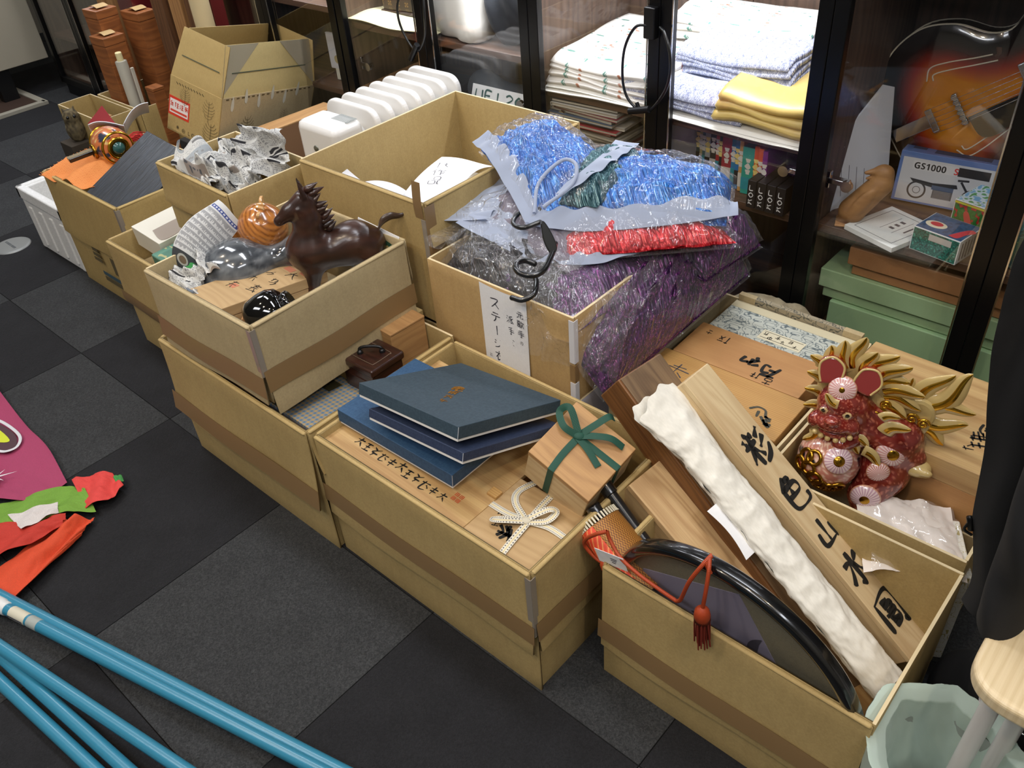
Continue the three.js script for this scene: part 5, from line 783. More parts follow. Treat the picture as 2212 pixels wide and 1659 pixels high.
  for (let k = 0; k < 10; k++) dash.push(xf(box(0.009, 0.0025, 0.0006, 0, 0, 0, 0), [-w / 2 + 0.03 + k * 0.012, h - 0.018, d / 2 + 0.0006], [0, 0, -0.7]));
  part(o, 'dashed_print', dash, pr);
  part(o, 'fold_line', [xf(box(d - 0.1, 0.003, 0.0006, 0, 0.07, 0.0024, 0), [w / 2 - 0.002, h, 0], [Math.PI / 2, -lean, 0]), xf(box(w - 0.06, 0.0025, 0.0006, 0, 0.07, 0.0024, 0), [0, h, d / 2 - 0.002], [0, -lean * 0.9, 0])], std({ color: HEX('#4c5340') }));
  const gl = std({ color: HEX('#c9c6b4'), roughness: 0.5 }); for (let k = 0; k < 6; k++) part(o, 'torn_tape_mark', xf(ext(spl([[0, 0], [0.006, 0.012], [0.005, 0.036], [0.0, 0.05], [-0.006, 0.03], [-0.007, 0.008]]), 0.0003, 0), [w / 2 + 0.0008, h - 0.048 + 0.02 * (k % 2), d / 2 - 0.05 - k * 0.062], [Math.PI / 2, 0, 0.1 * Math.sin(k)]), gl);
}
// brown board edge and long plank in front of the heater
{
  const p = thing('wooden_plank', 'long pale wooden plank standing on edge between the printed carton and the oil heater', 'wooden plank', [0.475, 0.1, -0.81], [-0.055, 0, 0.03]);
  part(p, 'plank', box(0.075, 0.305, 0.52, 0, 0, 0, 0.003), std({ color: HEX('#7c5a3c'), roughness: 0.7 })); part(p, 'plank_top', box(0.076, 0.006, 0.52, 0, 0.3, 0, 0.002, true), W.blond);
  one('support_crate', box(0.34, 0.29, 0.42, 0.16, 0, -0.95, 0.003), std({ color: HEX('#2a2622'), roughness: 0.9 }), 'dark crate under the printed carton with raised flaps', 'crate');
}
{ // upright brown boxes, posts and paper rolls in the far left carton
  const bx = std({ map: woodTex([158, 96, 50], [112, 64, 32], { size: [0.3, 0.1], rings: 4, s: 61 }), roughness: 0.5 });
  const P = [['taller of two upright brown boxes with a paper flap on top, far left', -0.66, -0.9, 0.62, 0.1, 0.09], ['shorter upright brown box with a paper flap on top, in front of the taller one', -0.585, -0.86, 0.54, 0.1, 0.09], ['plain upright tan box behind the two brown ones', -0.56, -1.0, 0.6, 0.12, 0.08]];
  for (const [l, x, z, top, w, d] of P) { const b = woodBox('upright_box', l, w, top - 0.01, d, [x, top, z], [0.06, 0, 0.0], bx, { lid: 0.03 }); b.userData.category = 'wooden box'; part(b, 'paper_flap', xf(grid(6, 3, (u, v) => [(u - 0.5) * 0.06, 0.008 * Math.sin(u * 3), (v - 0.5) * 0.05], 0.001), [0, top - 0.006, 0]), std({ color: HEX('#b99a68'), side: THREE.DoubleSide })); }
  const roll = (l, x, z, top, r, lean) => { const o = thing('paper_roll', l, 'paper roll', [x, 0.02, z], [0, 0, lean]); part(o, 'roll', lathe([[0, 0], [r, 0], [r, top], [r * 0.55, top + 0.002]], 28), std({ color: HEX('#bdb8a8'), roughness: 0.85 })); part(o, 'inner_core', lathe([[r * 0.55, top], [r * 0.55, top + 0.03], [r * 0.5, top + 0.033], [0, top + 0.03]], 24), std({ color: HEX('#dccf9c'), roughness: 0.8 })); };
  roll('grey white paper roll with a cream core standing in the far left carton', -0.49, -0.84, 0.44, 0.022, 0.0);
  const s = thing('flat_stick', 'thin white stick standing beside the grey white paper roll', 'stick', [-0.45, 0.02, -0.85], [0.2, 0, -0.02]); part(s, 'stick', box(0.008, 0.42, 0.012, 0, 0, 0, 0.001), std({ color: HEX('#c9c4b4') }));
  const sm2 = woodBox('small_box', 'small reddish brown box at the right of the far left carton', 0.06, 0.3, 0.05, [-0.41, 0.36, -0.9], [0, 0, 0], bx); sm2.userData.category = 'wooden box';
  const post = (l, x, z, h, w, m) => { const o = thing('wooden_post', l, 'wooden post', [x, 0, z], [0.1, 0, -0.02]); part(o, 'post', box(w, h, w * 0.9, 0, 0, 0, 0.002, true), m); part(o, 'end_grain', box(w * 0.96, 0.002, w * 0.86, 0, h, 0, 0), W.blond); };
  const ps = std({ map: woodTex([178, 132, 82], [132, 92, 54], { size: [0.5, 0.06], rings: 3, s: 65 }), roughness: 0.6 }), pd = std({ map: woodTex([112, 76, 46], [72, 46, 28], { size: [0.5, 0.06], rings: 3, s: 67 }), roughness: 0.6 });
  post('pale square wooden post leaning at the left of the tall brown boxes', -0.885, -1.02, 1.0, 0.042, ps); post('second pale wooden post close behind the left one', -0.83, -1.03, 1.02, 0.036, ps);
  post('thick dark brown wooden post behind the printed carton', -0.38, -1.02, 0.98, 0.075, pd); post('medium brown wooden post right of the thick dark one', -0.27, -1.03, 1.0, 0.07, ps); post('slim brown wooden post beside the medium brown one', -0.185, -1.03, 1.0, 0.05, pd); post('dark red wooden post behind the cream tube', -0.1, -1.055, 1.0, 0.06, std({ color: HEX('#5a1a1a'), roughness: 0.4 }));
  const ct = thing('cardboard_tube', 'tall cream cardboard tube standing behind the printed carton', 'tube', [-0.075, 0, -1.0]); part(ct, 'tube', lathe([[0, 0], [0.034, 0], [0.034, 1.0], [0.03, 1.0], [0.03, 0.98]], 32), std({ color: HEX('#cdb98e'), roughness: 0.8 }));
  const rb = woodBox('lacquer_box', 'dark red lacquered box standing behind the tall brown boxes', 0.12, 0.7, 0.08, [-0.66, 0.73, -1.045], [0, 0, 0], phys({ color: HEX('#571318'), roughness: 0.35, clearcoat: 0.4 })); rb.userData.category = 'lacquer box';
  const ow = thing('owl_figurine', 'small mottled brown owl figure in front of the low far left carton', 'figurine', [-0.59, 0.2, -0.62], [1.23, 0, 0]);
  part(ow, 'body', paint(sdf((x, y, z) => { let d = smin(ell(x, y, z, [0, 0.045, 0], [0.034, 0.05, 0.03]), ell(x, y, z, [0, 0.098, 0.004], [0.03, 0.028, 0.027]), 0.015); for (const s of [-1, 1]) d = smin(d, cap(x, y, z, [s * 0.014, 0.115, 0], [s * 0.022, 0.132, -0.002], 0.008, 0.002), 0.006); return d + 0.003 * (fbm3(x * 120, y * 120, z * 120, 2) - 0.5); }, [0, 0.07, 0], 0.082, 48), (x, y, z) => mix3([52, 44, 30], [122, 108, 76], vn3(x * 160, y * 90, z * 160, 3))), std({ vertexColors: true, roughness: 0.9 }));
  for (const s of [-1, 1]) part(ow, 'eye', xf(new THREE.SphereGeometry(0.006, 12, 8), [s * 0.012, 0.102, 0.028]), black);
  one('owl_stand', box(0.1, 0.2, 0.08, -0.6, 0, -0.605, 0.002), std({ color: HEX('#3a3126'), roughness: 0.9 }), 'plain dark box under the small owl figure', 'box');
  const wc = woodBox('wooden_block', 'small pale wooden block inside the low far left carton', 0.06, 0.28, 0.05, [-0.47, 0.3, -0.69], [0.1, 0, 0], W.blond); wc.userData.category = 'wooden box';
}
{ // white oil-filled radiator: its fins stand one behind the other towards the cabinets
  const o = thing('oil_heater', 'white oil filled radiator with seven fins and a control box with green and red switches', 'heater', [1.035, 0, -0.69]);
  const w = 0.1, r = 0.04, y0 = 0.07, y1 = 0.612, s = new THREE.Shape();
  s.moveTo(-w + r, y0); s.lineTo(w - r, y0); s.quadraticCurveTo(w, y0, w, y0 + r); s.lineTo(w, y1 - r); s.quadraticCurveTo(w, y1, w - r, y1); s.lineTo(-w + r, y1); s.quadraticCurveTo(-w, y1, -w, y1 - r); s.lineTo(-w, y0 + r); s.quadraticCurveTo(-w, y0, -w + r, y0);
  const s2 = new THREE.Shape(), q = 0.05; s2.moveTo(-q, 0.12); s2.lineTo(q, 0.12); s2.lineTo(q, y1 - 0.08); s2.quadraticCurveTo(q, y1 - 0.05, q - 0.03, y1 - 0.05); s2.lineTo(-q + 0.03, y1 - 0.05); s2.quadraticCurveTo(-q, y1 - 0.05, -q, y1 - 0.08);
  const fin = new THREE.ExtrudeGeometry(s, { depth: 0.006, bevelEnabled: true, bevelSize: 0.006, bevelThickness: 0.007, bevelSegments: 4, curveSegments: 10 }), web = new THREE.ExtrudeGeometry(s2, { depth: 0.03, bevelEnabled: true, bevelSize: 0.008, bevelThickness: 0.004, bevelSegments: 3, curveSegments: 10 });
  for (let k = 0; k < 7; k++) { const f = part(o, 'fin', merge([fin.clone(), xf(web.clone(), [0, 0, 0.008])]), whitePlastic); f.position.z = -0.06 - k * 0.0505; }
  const c = part(o, 'control_box', box(0.165, 0.53, 0.105, -0.005, 0.07, 0.022, 0.022), whitePlastic);
  part(c, 'dark_panel', box(0.12, 0.1, 0.004, -0.01, 0.35, 0.0735, 0.002), std({ color: HEX('#2f3532'), roughness: 0.3 }));
  part(c, 'dial', xf(lathe([[0, 0.004], [0.0075, 0.003], [0.009, 0], [0.009, -0.003]], 24), [-0.01, 0.535, 0.075], [0, Math.PI / 2, 0]), std({ color: HEX('#77786c'), metalness: 0.6, roughness: 0.35 }));
  part(c, 'switch', box(0.003, 0.014, 0.017, 0.0785, 0.545, 0.045, 0.001), std({ color: HEX('#1d7a4a') }), 'green switch'); part(c, 'switch', box(0.003, 0.014, 0.017, 0.0785, 0.547, 0.008, 0.001), std({ color: HEX('#d84842') }), 'red switch');
  for (let k = 0; k < 13; k++) part(c, 'vent_slot', box(0.0028, 0.0012, 0.036, 0.002 + k * 0.0052, 0.5995, 0.0, 0), std({ color: HEX('#9fa3a0') }));
  for (const z of [0.03, -0.34]) part(o, 'foot', box(0.24, 0.02, 0.03, 0, 0, z, 0.008), whitePlastic);
}
{ // sheet of paper inside the deep carton
  // corners back-left, back-right, front-right, front-left
  const o = thing('paper_sheet', 'large white sheet of paper with a pencilled note, draped inside the deep carton', 'paper', [1.4, 0.47, -0.7]);
  const Q = [[-0.125, 0.02, -0.13], [0.055, 0.035, -0.145], [0.17, 0.06, 0.13], [-0.03, -0.03, 0.18]], sf = (u, v) => [0, 1, 2].map((k) => mix(mix(Q[0][k], Q[1][k], u), mix(Q[3][k], Q[2][k], u), v) + (k === 1 ? 0.03 * Math.sin(Math.PI * v) * (0.6 + 0.4 * u) + 0.004 * Math.sin(u * 5 + v * 3) : 0));
  part(o, 'sheet', grid(24, 24, sf, 0.0007), paper);
  const K = ['10,30 46,30;28,10 24,90;56,36 92,34;72,20 70,60;66,50 88,84', '30,10 8,46;22,34 22,92;54,10 40,40;44,30 90,30;60,30 60,92;60,50 84,50;60,70 84,70', '34,10 66,10 66,40 34,40 34,10;8,54 40,54 40,90 8,90 8,54;58,54 92,54 92,90 58,90 58,54'];
  const n = []; K.forEach((g, i) => { const c = sf(0.26 + 0.08 * i, 0.22 + i * 0.14); n.push(...ink(g, i === 2 ? 0.045 : 0.042, 4, 0, 0).map((m) => xf(m, [c[0], c[1] + 0.003, c[2]], [0.62, -Math.PI / 2 - 0.05 + i * 0.04, 0]))); });
  part(o, 'pencil_note', n, inkGrey);
  one('packed_goods', box(0.36, 0.1, 0.42, 1.407, 0.32, -0.717, 0.01), std({ color: HEX('#bdb6a8'), roughness: 0.8 }), 'pale wrapped goods under the white sheet in the deep carton', 'parcel');
  const t = thing('tissue_paper', 'thin translucent white tissue curled at the near end of the deep carton', 'tissue paper', [1.31, 0.45, -0.53], [0.3, 0, 0]);
  part(t, 'sheet', grid(16, 12, (u, v) => [(u - 0.5) * 0.16, 0.045 + 0.03 * Math.sin(u * 3) + (u < 0.3 ? (0.3 - u) * 0.16 : 0), (v - 0.5) * 0.12 + 0.01 * Math.sin(u * 5)], 0.0006), std({ color: HEX('#cfcfd2'), roughness: 0.7, side: THREE.DoubleSide }));
  one('carton_liner', box(0.41, 0.012, 0.51, 1.407, 0.306, -0.717, 0.002), cardGrey, 'plain cardboard liner in the bottom of the deep carton', 'cardboard liner');
}
// ---------------------------------------------------------------- plastic wrapped stage costumes heaped in the carton
const ridge = (x, y, s) => { const a = 1 - Math.abs(vn(x, y, 999, 999, s) - 0.5) * 2.2; return a * a; };
// a filled garment bag over four corners [x, y, z], bulging upwards; off grows it outwards for the plastic skin
function pillow(P, bulge, wr, f, s, off = 0, n = 56, sag = 0) {
  const bil = (u, v) => [0, 1, 2].map((k) => mix(mix(P[0][k], P[1][k], u), mix(P[3][k], P[2][k], u), v));
  const top = (u, v, sgn) => {
    const wu = u + 0.035 * (vn(v * 6 + 30, 3, 999, 999, s) - 0.5) * 2 * (1 - Math.abs(2 * u - 1)), p = bil(wu, v), ex = (1 - Math.abs(2 * u - 1) ** 3) * (1 - Math.abs(2 * v - 1) ** 3), e = Math.pow(Math.max(0, ex), 0.55);
    const fold = ridge(u * f + v * f * 0.7 + 20, v * f * 1.6 - u * f * 0.5 + 20, s) * 0.9 + ridge(u * f * 2.7 + 50, v * f * 2.3 + 50, s + 2) * 0.45 + 0.5 * (fbm3(u * 4, v * 4, s, 3) - 0.5) * 2;
    const g = (0.97 + off * 4);
    const cx = bil(0.5, 0.5); for (const k of [0, 2]) p[k] = cx[k] + (p[k] - cx[k]) * g;
    p[1] += sgn > 0 ? (bulge * e + off) + wr * (fold - 0.5) * (0.3 + 0.7 * e) : -off * 0.6 - 0.004 * e; p[1] -= sag * ((2 * u - 1) ** 2 * 0.5 + (2 * v - 1) ** 2 * 0.5);
    return p;
  };
  const a = grid(n, n, (u, v) => top(u, v, 1)), b = grid(n, n, (u, v) => top(1 - u, v, -1));
  let g = mergeVertices(merge([a, b]).deleteAttribute('normal'), 1e-4); g.computeVertexNormals(); return g;
}
const crinkle = tex(256, 256, 1, (u, v) => { const a = 1 - Math.abs(vn(u * 22 + 3 * vn(u * 7, v * 7, 7, 7, 1), v * 22 + 3 * vn(u * 7, v * 7, 7, 7, 2), 22, 22, 3) - 0.5) * 2.4, b = 1 - Math.abs(vn(u * 50, v * 50, 50, 50, 5) - 0.5) * 2.2; const k = 255 * clamp(0.65 * a * a + 0.35 * b * b); return [k, k, k]; }, false);
const sequin = (a, b, hi, s) => phys({ map: tex(256, 256, 0.28, (u, v) => { const f = H(u * 256, v * 256, s), g = vn(u * 64, v * 64, 64, 64, s + 2), q = vn(u * 10, v * 10, 10, 10, s + 4); return f > 0.95 ? hi : mix3(a, b, clamp(g * 0.9 + (f - 0.5) * 0.5 + (q - 0.5) * 0.4)); }), bumpMap: tex(256, 256, 0.28, (u, v) => { const k = 255 * vn(u * 100, v * 100, 100, 100, s + 6); return [k, k, k]; }, false), bumpScale: 0.0035, metalness: 0.35, roughness: 0.32 });  // sequin sparkle is painted into the colour map as scattered bright dots
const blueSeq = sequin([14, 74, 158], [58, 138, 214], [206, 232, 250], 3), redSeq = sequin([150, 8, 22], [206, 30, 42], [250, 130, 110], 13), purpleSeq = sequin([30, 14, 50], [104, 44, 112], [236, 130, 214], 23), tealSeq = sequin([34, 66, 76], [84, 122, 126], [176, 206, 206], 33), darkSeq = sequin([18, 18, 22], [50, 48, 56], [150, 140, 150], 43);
const film = phys({ color: HEX('#ffffff'), transmission: 0.97, thickness: 0, roughness: 0.1, ior: 1.45, bumpMap: crinkle, bumpScale: 0.004, side: THREE.DoubleSide, specularIntensity: 1 });
const filmUV = (g, k = 0.35) => { const p = g.attributes.position, uv = new Float32Array(p.count * 2); for (let i = 0; i < p.count; i++) { uv[2 * i] = (p.getX(i) + 0.3 * p.getY(i)) / k; uv[2 * i + 1] = (p.getZ(i) + 0.6 * p.getY(i)) / k; } g.setAttribute('uv', new THREE.BufferAttribute(uv, 2)); return g; };
const seqUV = (g) => { const p = g.attributes.position, uv = new Float32Array(p.count * 2); for (let i = 0; i < p.count; i++) { uv[2 * i] = p.getX(i) + 0.85 * p.getY(i); uv[2 * i + 1] = p.getZ(i) + 0.5 * p.getY(i); } g.setAttribute('uv', new THREE.BufferAttribute(uv, 2)); return g; };
const felt = phys({ map: tex(128, 128, 0.06, (u, v) => { const f = vn(u * 60, v * 60, 60, 60, 3) * 10 + H(u * 128, v * 128, 4) * 8; return [176 + f, 186 + f, 206 + f]; }), transmission: 0.42, thickness: 0, roughness: 0.95, side: THREE.DoubleSide });
function bag(label, P, bulge, mat, o = {}) {
  const t = thing('costume_bag', label, 'garment bag', [0, 0, 0], [0, 0, 0]);
  part(t, 'costume', seqUV(pillow(P, bulge, o.wr ?? 0.016, o.f ?? 4, o.s ?? 3, 0, 56, o.sag ?? 0)), mat);
  part(t, 'plastic_film', filmUV(pillow(P, bulge, (o.wr ?? 0.016) * 0.9, o.f2 ?? 6, (o.s ?? 3) + 1, o.off ?? 0.01, 72, o.sag ?? 0)), film);
  for (const b of o.back ?? []) part(t, 'felt_border', b, felt, 'white non-woven border');
  return t;
}
// wavy flat band of white felt between two edge lines
const band = (A, B, amp, s) => { const a = curve(A), b = curve(B); return grid(60, 5, (u, v) => { const p = a.getPoint(u).lerp(b.getPoint(u), v); return [p.x, p.y + amp * Math.sin(u * 34 + s) * v * v + 0.006 * (vn(u * 9 + 20, v * 2 + 20, 99, 99, s) - 0.5), p.z]; }, 0.0008); };
{
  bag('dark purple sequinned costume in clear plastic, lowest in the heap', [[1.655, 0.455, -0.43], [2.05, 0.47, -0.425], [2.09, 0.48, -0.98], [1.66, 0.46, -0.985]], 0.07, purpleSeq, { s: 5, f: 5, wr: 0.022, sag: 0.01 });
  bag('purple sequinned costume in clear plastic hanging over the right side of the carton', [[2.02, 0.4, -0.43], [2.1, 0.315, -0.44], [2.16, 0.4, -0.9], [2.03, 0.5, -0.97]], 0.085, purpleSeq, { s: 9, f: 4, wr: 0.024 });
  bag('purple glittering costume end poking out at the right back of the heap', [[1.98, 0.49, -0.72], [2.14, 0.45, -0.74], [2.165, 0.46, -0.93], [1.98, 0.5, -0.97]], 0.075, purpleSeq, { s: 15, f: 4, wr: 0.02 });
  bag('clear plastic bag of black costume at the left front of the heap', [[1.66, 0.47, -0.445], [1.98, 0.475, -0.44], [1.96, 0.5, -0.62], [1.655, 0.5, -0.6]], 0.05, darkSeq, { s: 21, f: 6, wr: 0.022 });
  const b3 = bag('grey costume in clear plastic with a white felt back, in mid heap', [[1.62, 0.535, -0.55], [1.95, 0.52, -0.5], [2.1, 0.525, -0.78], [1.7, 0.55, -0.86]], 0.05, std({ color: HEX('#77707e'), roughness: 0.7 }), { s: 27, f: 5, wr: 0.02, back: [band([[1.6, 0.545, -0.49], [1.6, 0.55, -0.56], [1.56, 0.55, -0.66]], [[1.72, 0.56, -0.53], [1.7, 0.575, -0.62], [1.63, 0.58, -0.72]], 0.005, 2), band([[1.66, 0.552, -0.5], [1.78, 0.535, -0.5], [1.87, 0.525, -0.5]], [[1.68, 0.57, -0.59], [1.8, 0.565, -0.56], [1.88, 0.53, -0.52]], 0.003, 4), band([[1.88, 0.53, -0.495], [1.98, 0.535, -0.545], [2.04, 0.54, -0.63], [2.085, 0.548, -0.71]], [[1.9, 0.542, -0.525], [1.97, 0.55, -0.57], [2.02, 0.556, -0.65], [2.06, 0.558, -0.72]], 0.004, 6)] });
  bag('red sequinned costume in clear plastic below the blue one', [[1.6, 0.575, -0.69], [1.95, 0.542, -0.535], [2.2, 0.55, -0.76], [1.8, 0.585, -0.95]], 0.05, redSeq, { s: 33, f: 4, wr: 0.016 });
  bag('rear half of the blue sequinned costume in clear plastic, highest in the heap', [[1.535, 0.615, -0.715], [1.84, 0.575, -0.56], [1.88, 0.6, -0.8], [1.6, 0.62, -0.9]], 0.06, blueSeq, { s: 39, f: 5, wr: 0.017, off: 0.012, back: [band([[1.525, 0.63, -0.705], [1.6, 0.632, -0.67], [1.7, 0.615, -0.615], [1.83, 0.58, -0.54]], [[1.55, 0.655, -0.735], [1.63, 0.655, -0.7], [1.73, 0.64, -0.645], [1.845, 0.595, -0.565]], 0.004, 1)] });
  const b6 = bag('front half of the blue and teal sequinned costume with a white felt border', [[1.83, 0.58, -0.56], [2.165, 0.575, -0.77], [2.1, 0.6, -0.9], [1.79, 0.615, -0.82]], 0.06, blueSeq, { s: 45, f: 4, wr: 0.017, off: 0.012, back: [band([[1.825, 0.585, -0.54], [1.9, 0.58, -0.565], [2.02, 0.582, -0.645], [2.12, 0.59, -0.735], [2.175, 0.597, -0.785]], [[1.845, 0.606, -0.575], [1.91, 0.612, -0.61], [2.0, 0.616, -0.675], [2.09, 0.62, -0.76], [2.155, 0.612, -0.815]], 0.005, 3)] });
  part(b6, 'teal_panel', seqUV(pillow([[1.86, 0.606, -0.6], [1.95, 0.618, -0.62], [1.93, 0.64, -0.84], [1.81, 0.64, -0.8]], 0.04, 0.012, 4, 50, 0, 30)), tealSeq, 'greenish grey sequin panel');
  part(b6, 'white_sash', band([[1.86, 0.635, -0.6], [1.88, 0.665, -0.68], [1.87, 0.67, -0.76], [1.85, 0.665, -0.82]], [[1.885, 0.64, -0.6], [1.915, 0.668, -0.68], [1.915, 0.675, -0.76], [1.905, 0.665, -0.83]], 0.002, 5), felt, 'white satin sash');
  part(b6, 'neck_piping', tube([[1.835, 0.6, -0.56], [1.8, 0.635, -0.62], [1.815, 0.665, -0.68], [1.86, 0.668, -0.67], [1.885, 0.65, -0.62], [1.86, 0.62, -0.56]], 0.004, 60, 8), felt, 'white piping round the neck');
  // black hanger hooks
  const hk = (label, pts, r) => { const o = thing('hanger_hook', label, 'hanger', [0, 0, 0]); part(o, 'hook', tube(pts, r, 70, 10), phys({ color: HEX('#141516'), roughness: 0.25, clearcoat: 0.6 })); for (const e of [pts[0], pts[pts.length - 1]]) part(o, 'rounded_tip', xf(new THREE.SphereGeometry(r, 12, 10), e), black); return o; };
  hk('black plastic hanger hook looped below the blue costume', [[1.86, 0.592, -0.548], [1.838, 0.585, -0.52], [1.806, 0.582, -0.526], [1.79, 0.584, -0.555], [1.8, 0.588, -0.58], [1.825, 0.594, -0.588]], 0.0052);
  const h2 = hk('large black plastic hanger hook standing on the grey plastic', [[1.915, 0.555, -0.462], [1.9, 0.562, -0.452], [1.898, 0.565, -0.43], [1.915, 0.563, -0.412], [1.94, 0.56, -0.415], [1.955, 0.562, -0.438], [1.945, 0.572, -0.478], [1.93, 0.582, -0.51]], 0.0062);
  part(h2, 'hook_blade', xf(ext(spl([[0, 0], [0.012, 0.01], [0.01, 0.04], [0.0, 0.066], [-0.006, 0.03]]), 0.006, 0.002), [1.938, 0.57, -0.488], [0.9, -0.5, 0.15]), h2.children[0].material);
  hk('black wire hanger hook half hidden in the clear plastic at the front', [[1.925, 0.545, -0.448], [1.945, 0.535, -0.432], [1.955, 0.525, -0.41], [1.94, 0.515, -0.394], [1.915, 0.512, -0.392]], 0.0055);
  // loose clear film hanging at the front corner
  const lf = thing('loose_film', 'loose crumpled clear plastic film hanging over the front right corner of the costume carton', 'plastic film', [0, 0, 0]);
  part(lf, 'film_sheet', filmUV(grid(60, 40, (u, v) => [1.93 + u * 0.2, 0.535 - v * v * 0.14 - 0.03 * u + 0.03 * ridge(u * 6 + 30, v * 4 + 30, 3), -0.5 + v * 0.11 - u * 0.05 + 0.02 * ridge(u * 5 + 60, v * 5 + 60, 8)]), 0.2), film);
  const lf2 = thing('loose_film', 'crinkled clear plastic film along the left front rim of the costume carton', 'plastic film', [0, 0, 0]);
  part(lf2, 'film_sheet', filmUV(grid(60, 30, (u, v) => [1.64 + u * 0.32, 0.55 - v * 0.02 + 0.028 * ridge(u * 8 + 30, v * 4 + 30, 13) - 0.02 * u, -0.6 + v * 0.17 + 0.02 * ridge(u * 5 + 60, v * 5 + 60, 18)]), 0.2), film);
}
// ---------------------------------------------------------------- red and gold porcelain lion with a ball
{
  const o = thing('lion_figurine', 'red glazed porcelain lion with gold flame mane and tail and a patterned ball', 'figurine', [2.58, 0.27, -0.62], [0.254, 0, 0]);
  const glaze = (m = {}) => phys({ vertexColors: true, roughness: 0.2, clearcoat: 0.9, clearcoatRoughness: 0.06, ...m });
  const B = [[[-0.01, 0.1, -0.02], [0.022, 0.075, -0.01], 0.042, 0.046], [[0.022, 0.075, -0.01], [0.022, 0.01, 0.0], 0.046, 0.044], [[0.018, 0.0, 0.02], [0.004, -0.035, 0.035], 0.04, 0.033], [[0.004, -0.035, 0.035], [0.014, -0.085, 0.045], 0.03, 0.024], [[0.014, -0.085, 0.045], [0.008, -0.112, 0.06], 0.024, 0.022], [[-0.02, 0.09, 0.01], [-0.06, 0.075, 0.045], 0.022, 0.016], [[0.045, 0.05, -0.02], [0.066, 0.045, 0.0], 0.024, 0.018], [[-0.04, 0.11, 0.0], [-0.06, 0.14, 0.01], 0.034, 0.036]];
  const body = (x, y, z) => { let d = 9; for (const [a, b, r, q] of B) d = smin(d, cap(x, y, z, a, b, r, q), 0.02); for (const k of [-1, 0, 1]) d = smin(d, ell(x, y, z, [0.006 + k * 0.011, -0.118, 0.078], [0.0065, 0.007, 0.009]), 0.004); return d; };
  const reds = (x, y, z) => { const f = H(Math.floor(x * 900), Math.floor(y * 900), Math.floor(z * 900)), g = vn3(x * 60, y * 60, z * 60, 3); return f > 0.86 ? [186, 104, 84] : mix3([138, 44, 34], [104, 28, 24], g); };
  part(o, 'body', paint(sdf(body, [0.005, 0.02, 0.01], 0.17, 80), reds), glaze());
  const face = (x, y, z) => {
    let d = ell(x, y, z, [-0.074, 0.142, 0.018], [0.041, 0.042, 0.036]);
    d = smin(d, ell(x, y, z, [-0.078, 0.118, 0.042], [0.036, 0.017, 0.024]), 0.012); d = smin(d, ell(x, y, z, [-0.074, 0.094, 0.034], [0.03, 0.011, 0.022]), 0.008); // muzzle and jaw
    d = Math.max(d, -ell(x, y, z, [-0.078, 0.105, 0.062], [0.028, 0.0045, 0.022])); // open mouth
    d = smin(d, ell(x, y, z, [-0.08, 0.132, 0.062], [0.012, 0.008, 0.009]), 0.005); // nose
    for (const s of [-1, 1]) { d = smin(d, ell(x, y, z, [-0.078 + s * 0.02, 0.145, 0.047], [0.0085, 0.007, 0.006]), 0.003); d = smin(d, ell(x, y, z, [-0.078 + s * 0.032, 0.112, 0.04], [0.013, 0.014, 0.014]), 0.006); d = Math.max(d, -ell(x, y, z, [-0.08 + s * 0.006, 0.129, 0.071], [0.003, 0.0022, 0.003])); }
    return d;
  };
  const head = part(o, 'head', paint(sdf(face, [-0.075, 0.13, 0.025], 0.066, 64), (x, y, z) => { const e = Math.min(Math.hypot(x + 0.098, y - 0.145), Math.hypot(x + 0.058, y - 0.145)); if (z > 0.05 && e < 0.0042) return [22, 18, 16]; if (z > 0.05 && e < 0.007) return [220, 190, 140]; return reds(x, y, z); }), glaze());
  const cream = std({ color: HEX('#cbb57c'), roughness: 0.3 }), creamG = phys({ color: HEX('#c6ad72'), roughness: 0.24, clearcoat: 0.7 });
  // a curling flame: root, heading, length, width, curl; each with a raised gold ridge
  const flame = (name, x, y, z, a, L, w, curl, tilt = 0.2, parent = o) => {
    const c = (u) => { const t = a + curl * Math.sin(u * 4.2); return [L * u * Math.cos(a) + curl * L * 0.22 * Math.sin(u * 4.6) * -Math.sin(a), L * u * Math.sin(a) + curl * L * 0.22 * Math.sin(u * 4.6) * Math.cos(a)]; };
    const pt = (u, th, k, dz = 0) => { const p = c(u), q = c(Math.min(1, u + 0.01)), r = c(Math.max(0, u - 0.01)), dx = q[0] - r[0], dy = q[1] - r[1], l = Math.hypot(dx, dy) || 1, ww = k * w * 1.35 * Math.pow(Math.max(0, 1 - u), 0.62) * (0.8 + 0.5 * u) + 0.0004; return [x + p[0] - (dy / l) * ww * Math.cos(th), y + p[1] + (dx / l) * ww * Math.cos(th), z + dz + 0.42 * ww * Math.sin(th) + tilt * L * u]; };
    const f = part(parent, name, grid(22, 14, (u, v) => pt(u, v * 6.283, 1)), creamG);
    part(f, 'gold_ridge', grid(26, 8, (u, v) => pt(0.12 + 0.88 * u, v * 6.283, 0.34, 0.42 * w * 1.35 * Math.pow(1 - u * 0.9, 0.62) * 0.8)), gold);
    return f;
  };
  part(o, 'mane_fan', xf(ext(spl(Array.from({ length: 12 }, (_, i) => { const a = -0.55 + (i / 11) * 3.0; return [0.062 * Math.cos(a), 0.06 * Math.sin(a)]; }).concat([[-0.05, -0.02], [0.03, -0.07]])), 0.014, 0.006), [-0.06, 0.158, -0.018]), creamG);
  for (let k = 0; k < 12; k++) { const a = -0.75 + k * 0.262; flame('mane_flame', -0.062 + 0.045 * Math.cos(a), 0.158 + 0.045 * Math.sin(a), -0.004 - 0.003 * (k % 2), a, 0.066 + 0.012 * Math.sin(k * 2.2), 0.0165, 0.55 * (k % 2 ? 1 : 0.7), 0.12); }
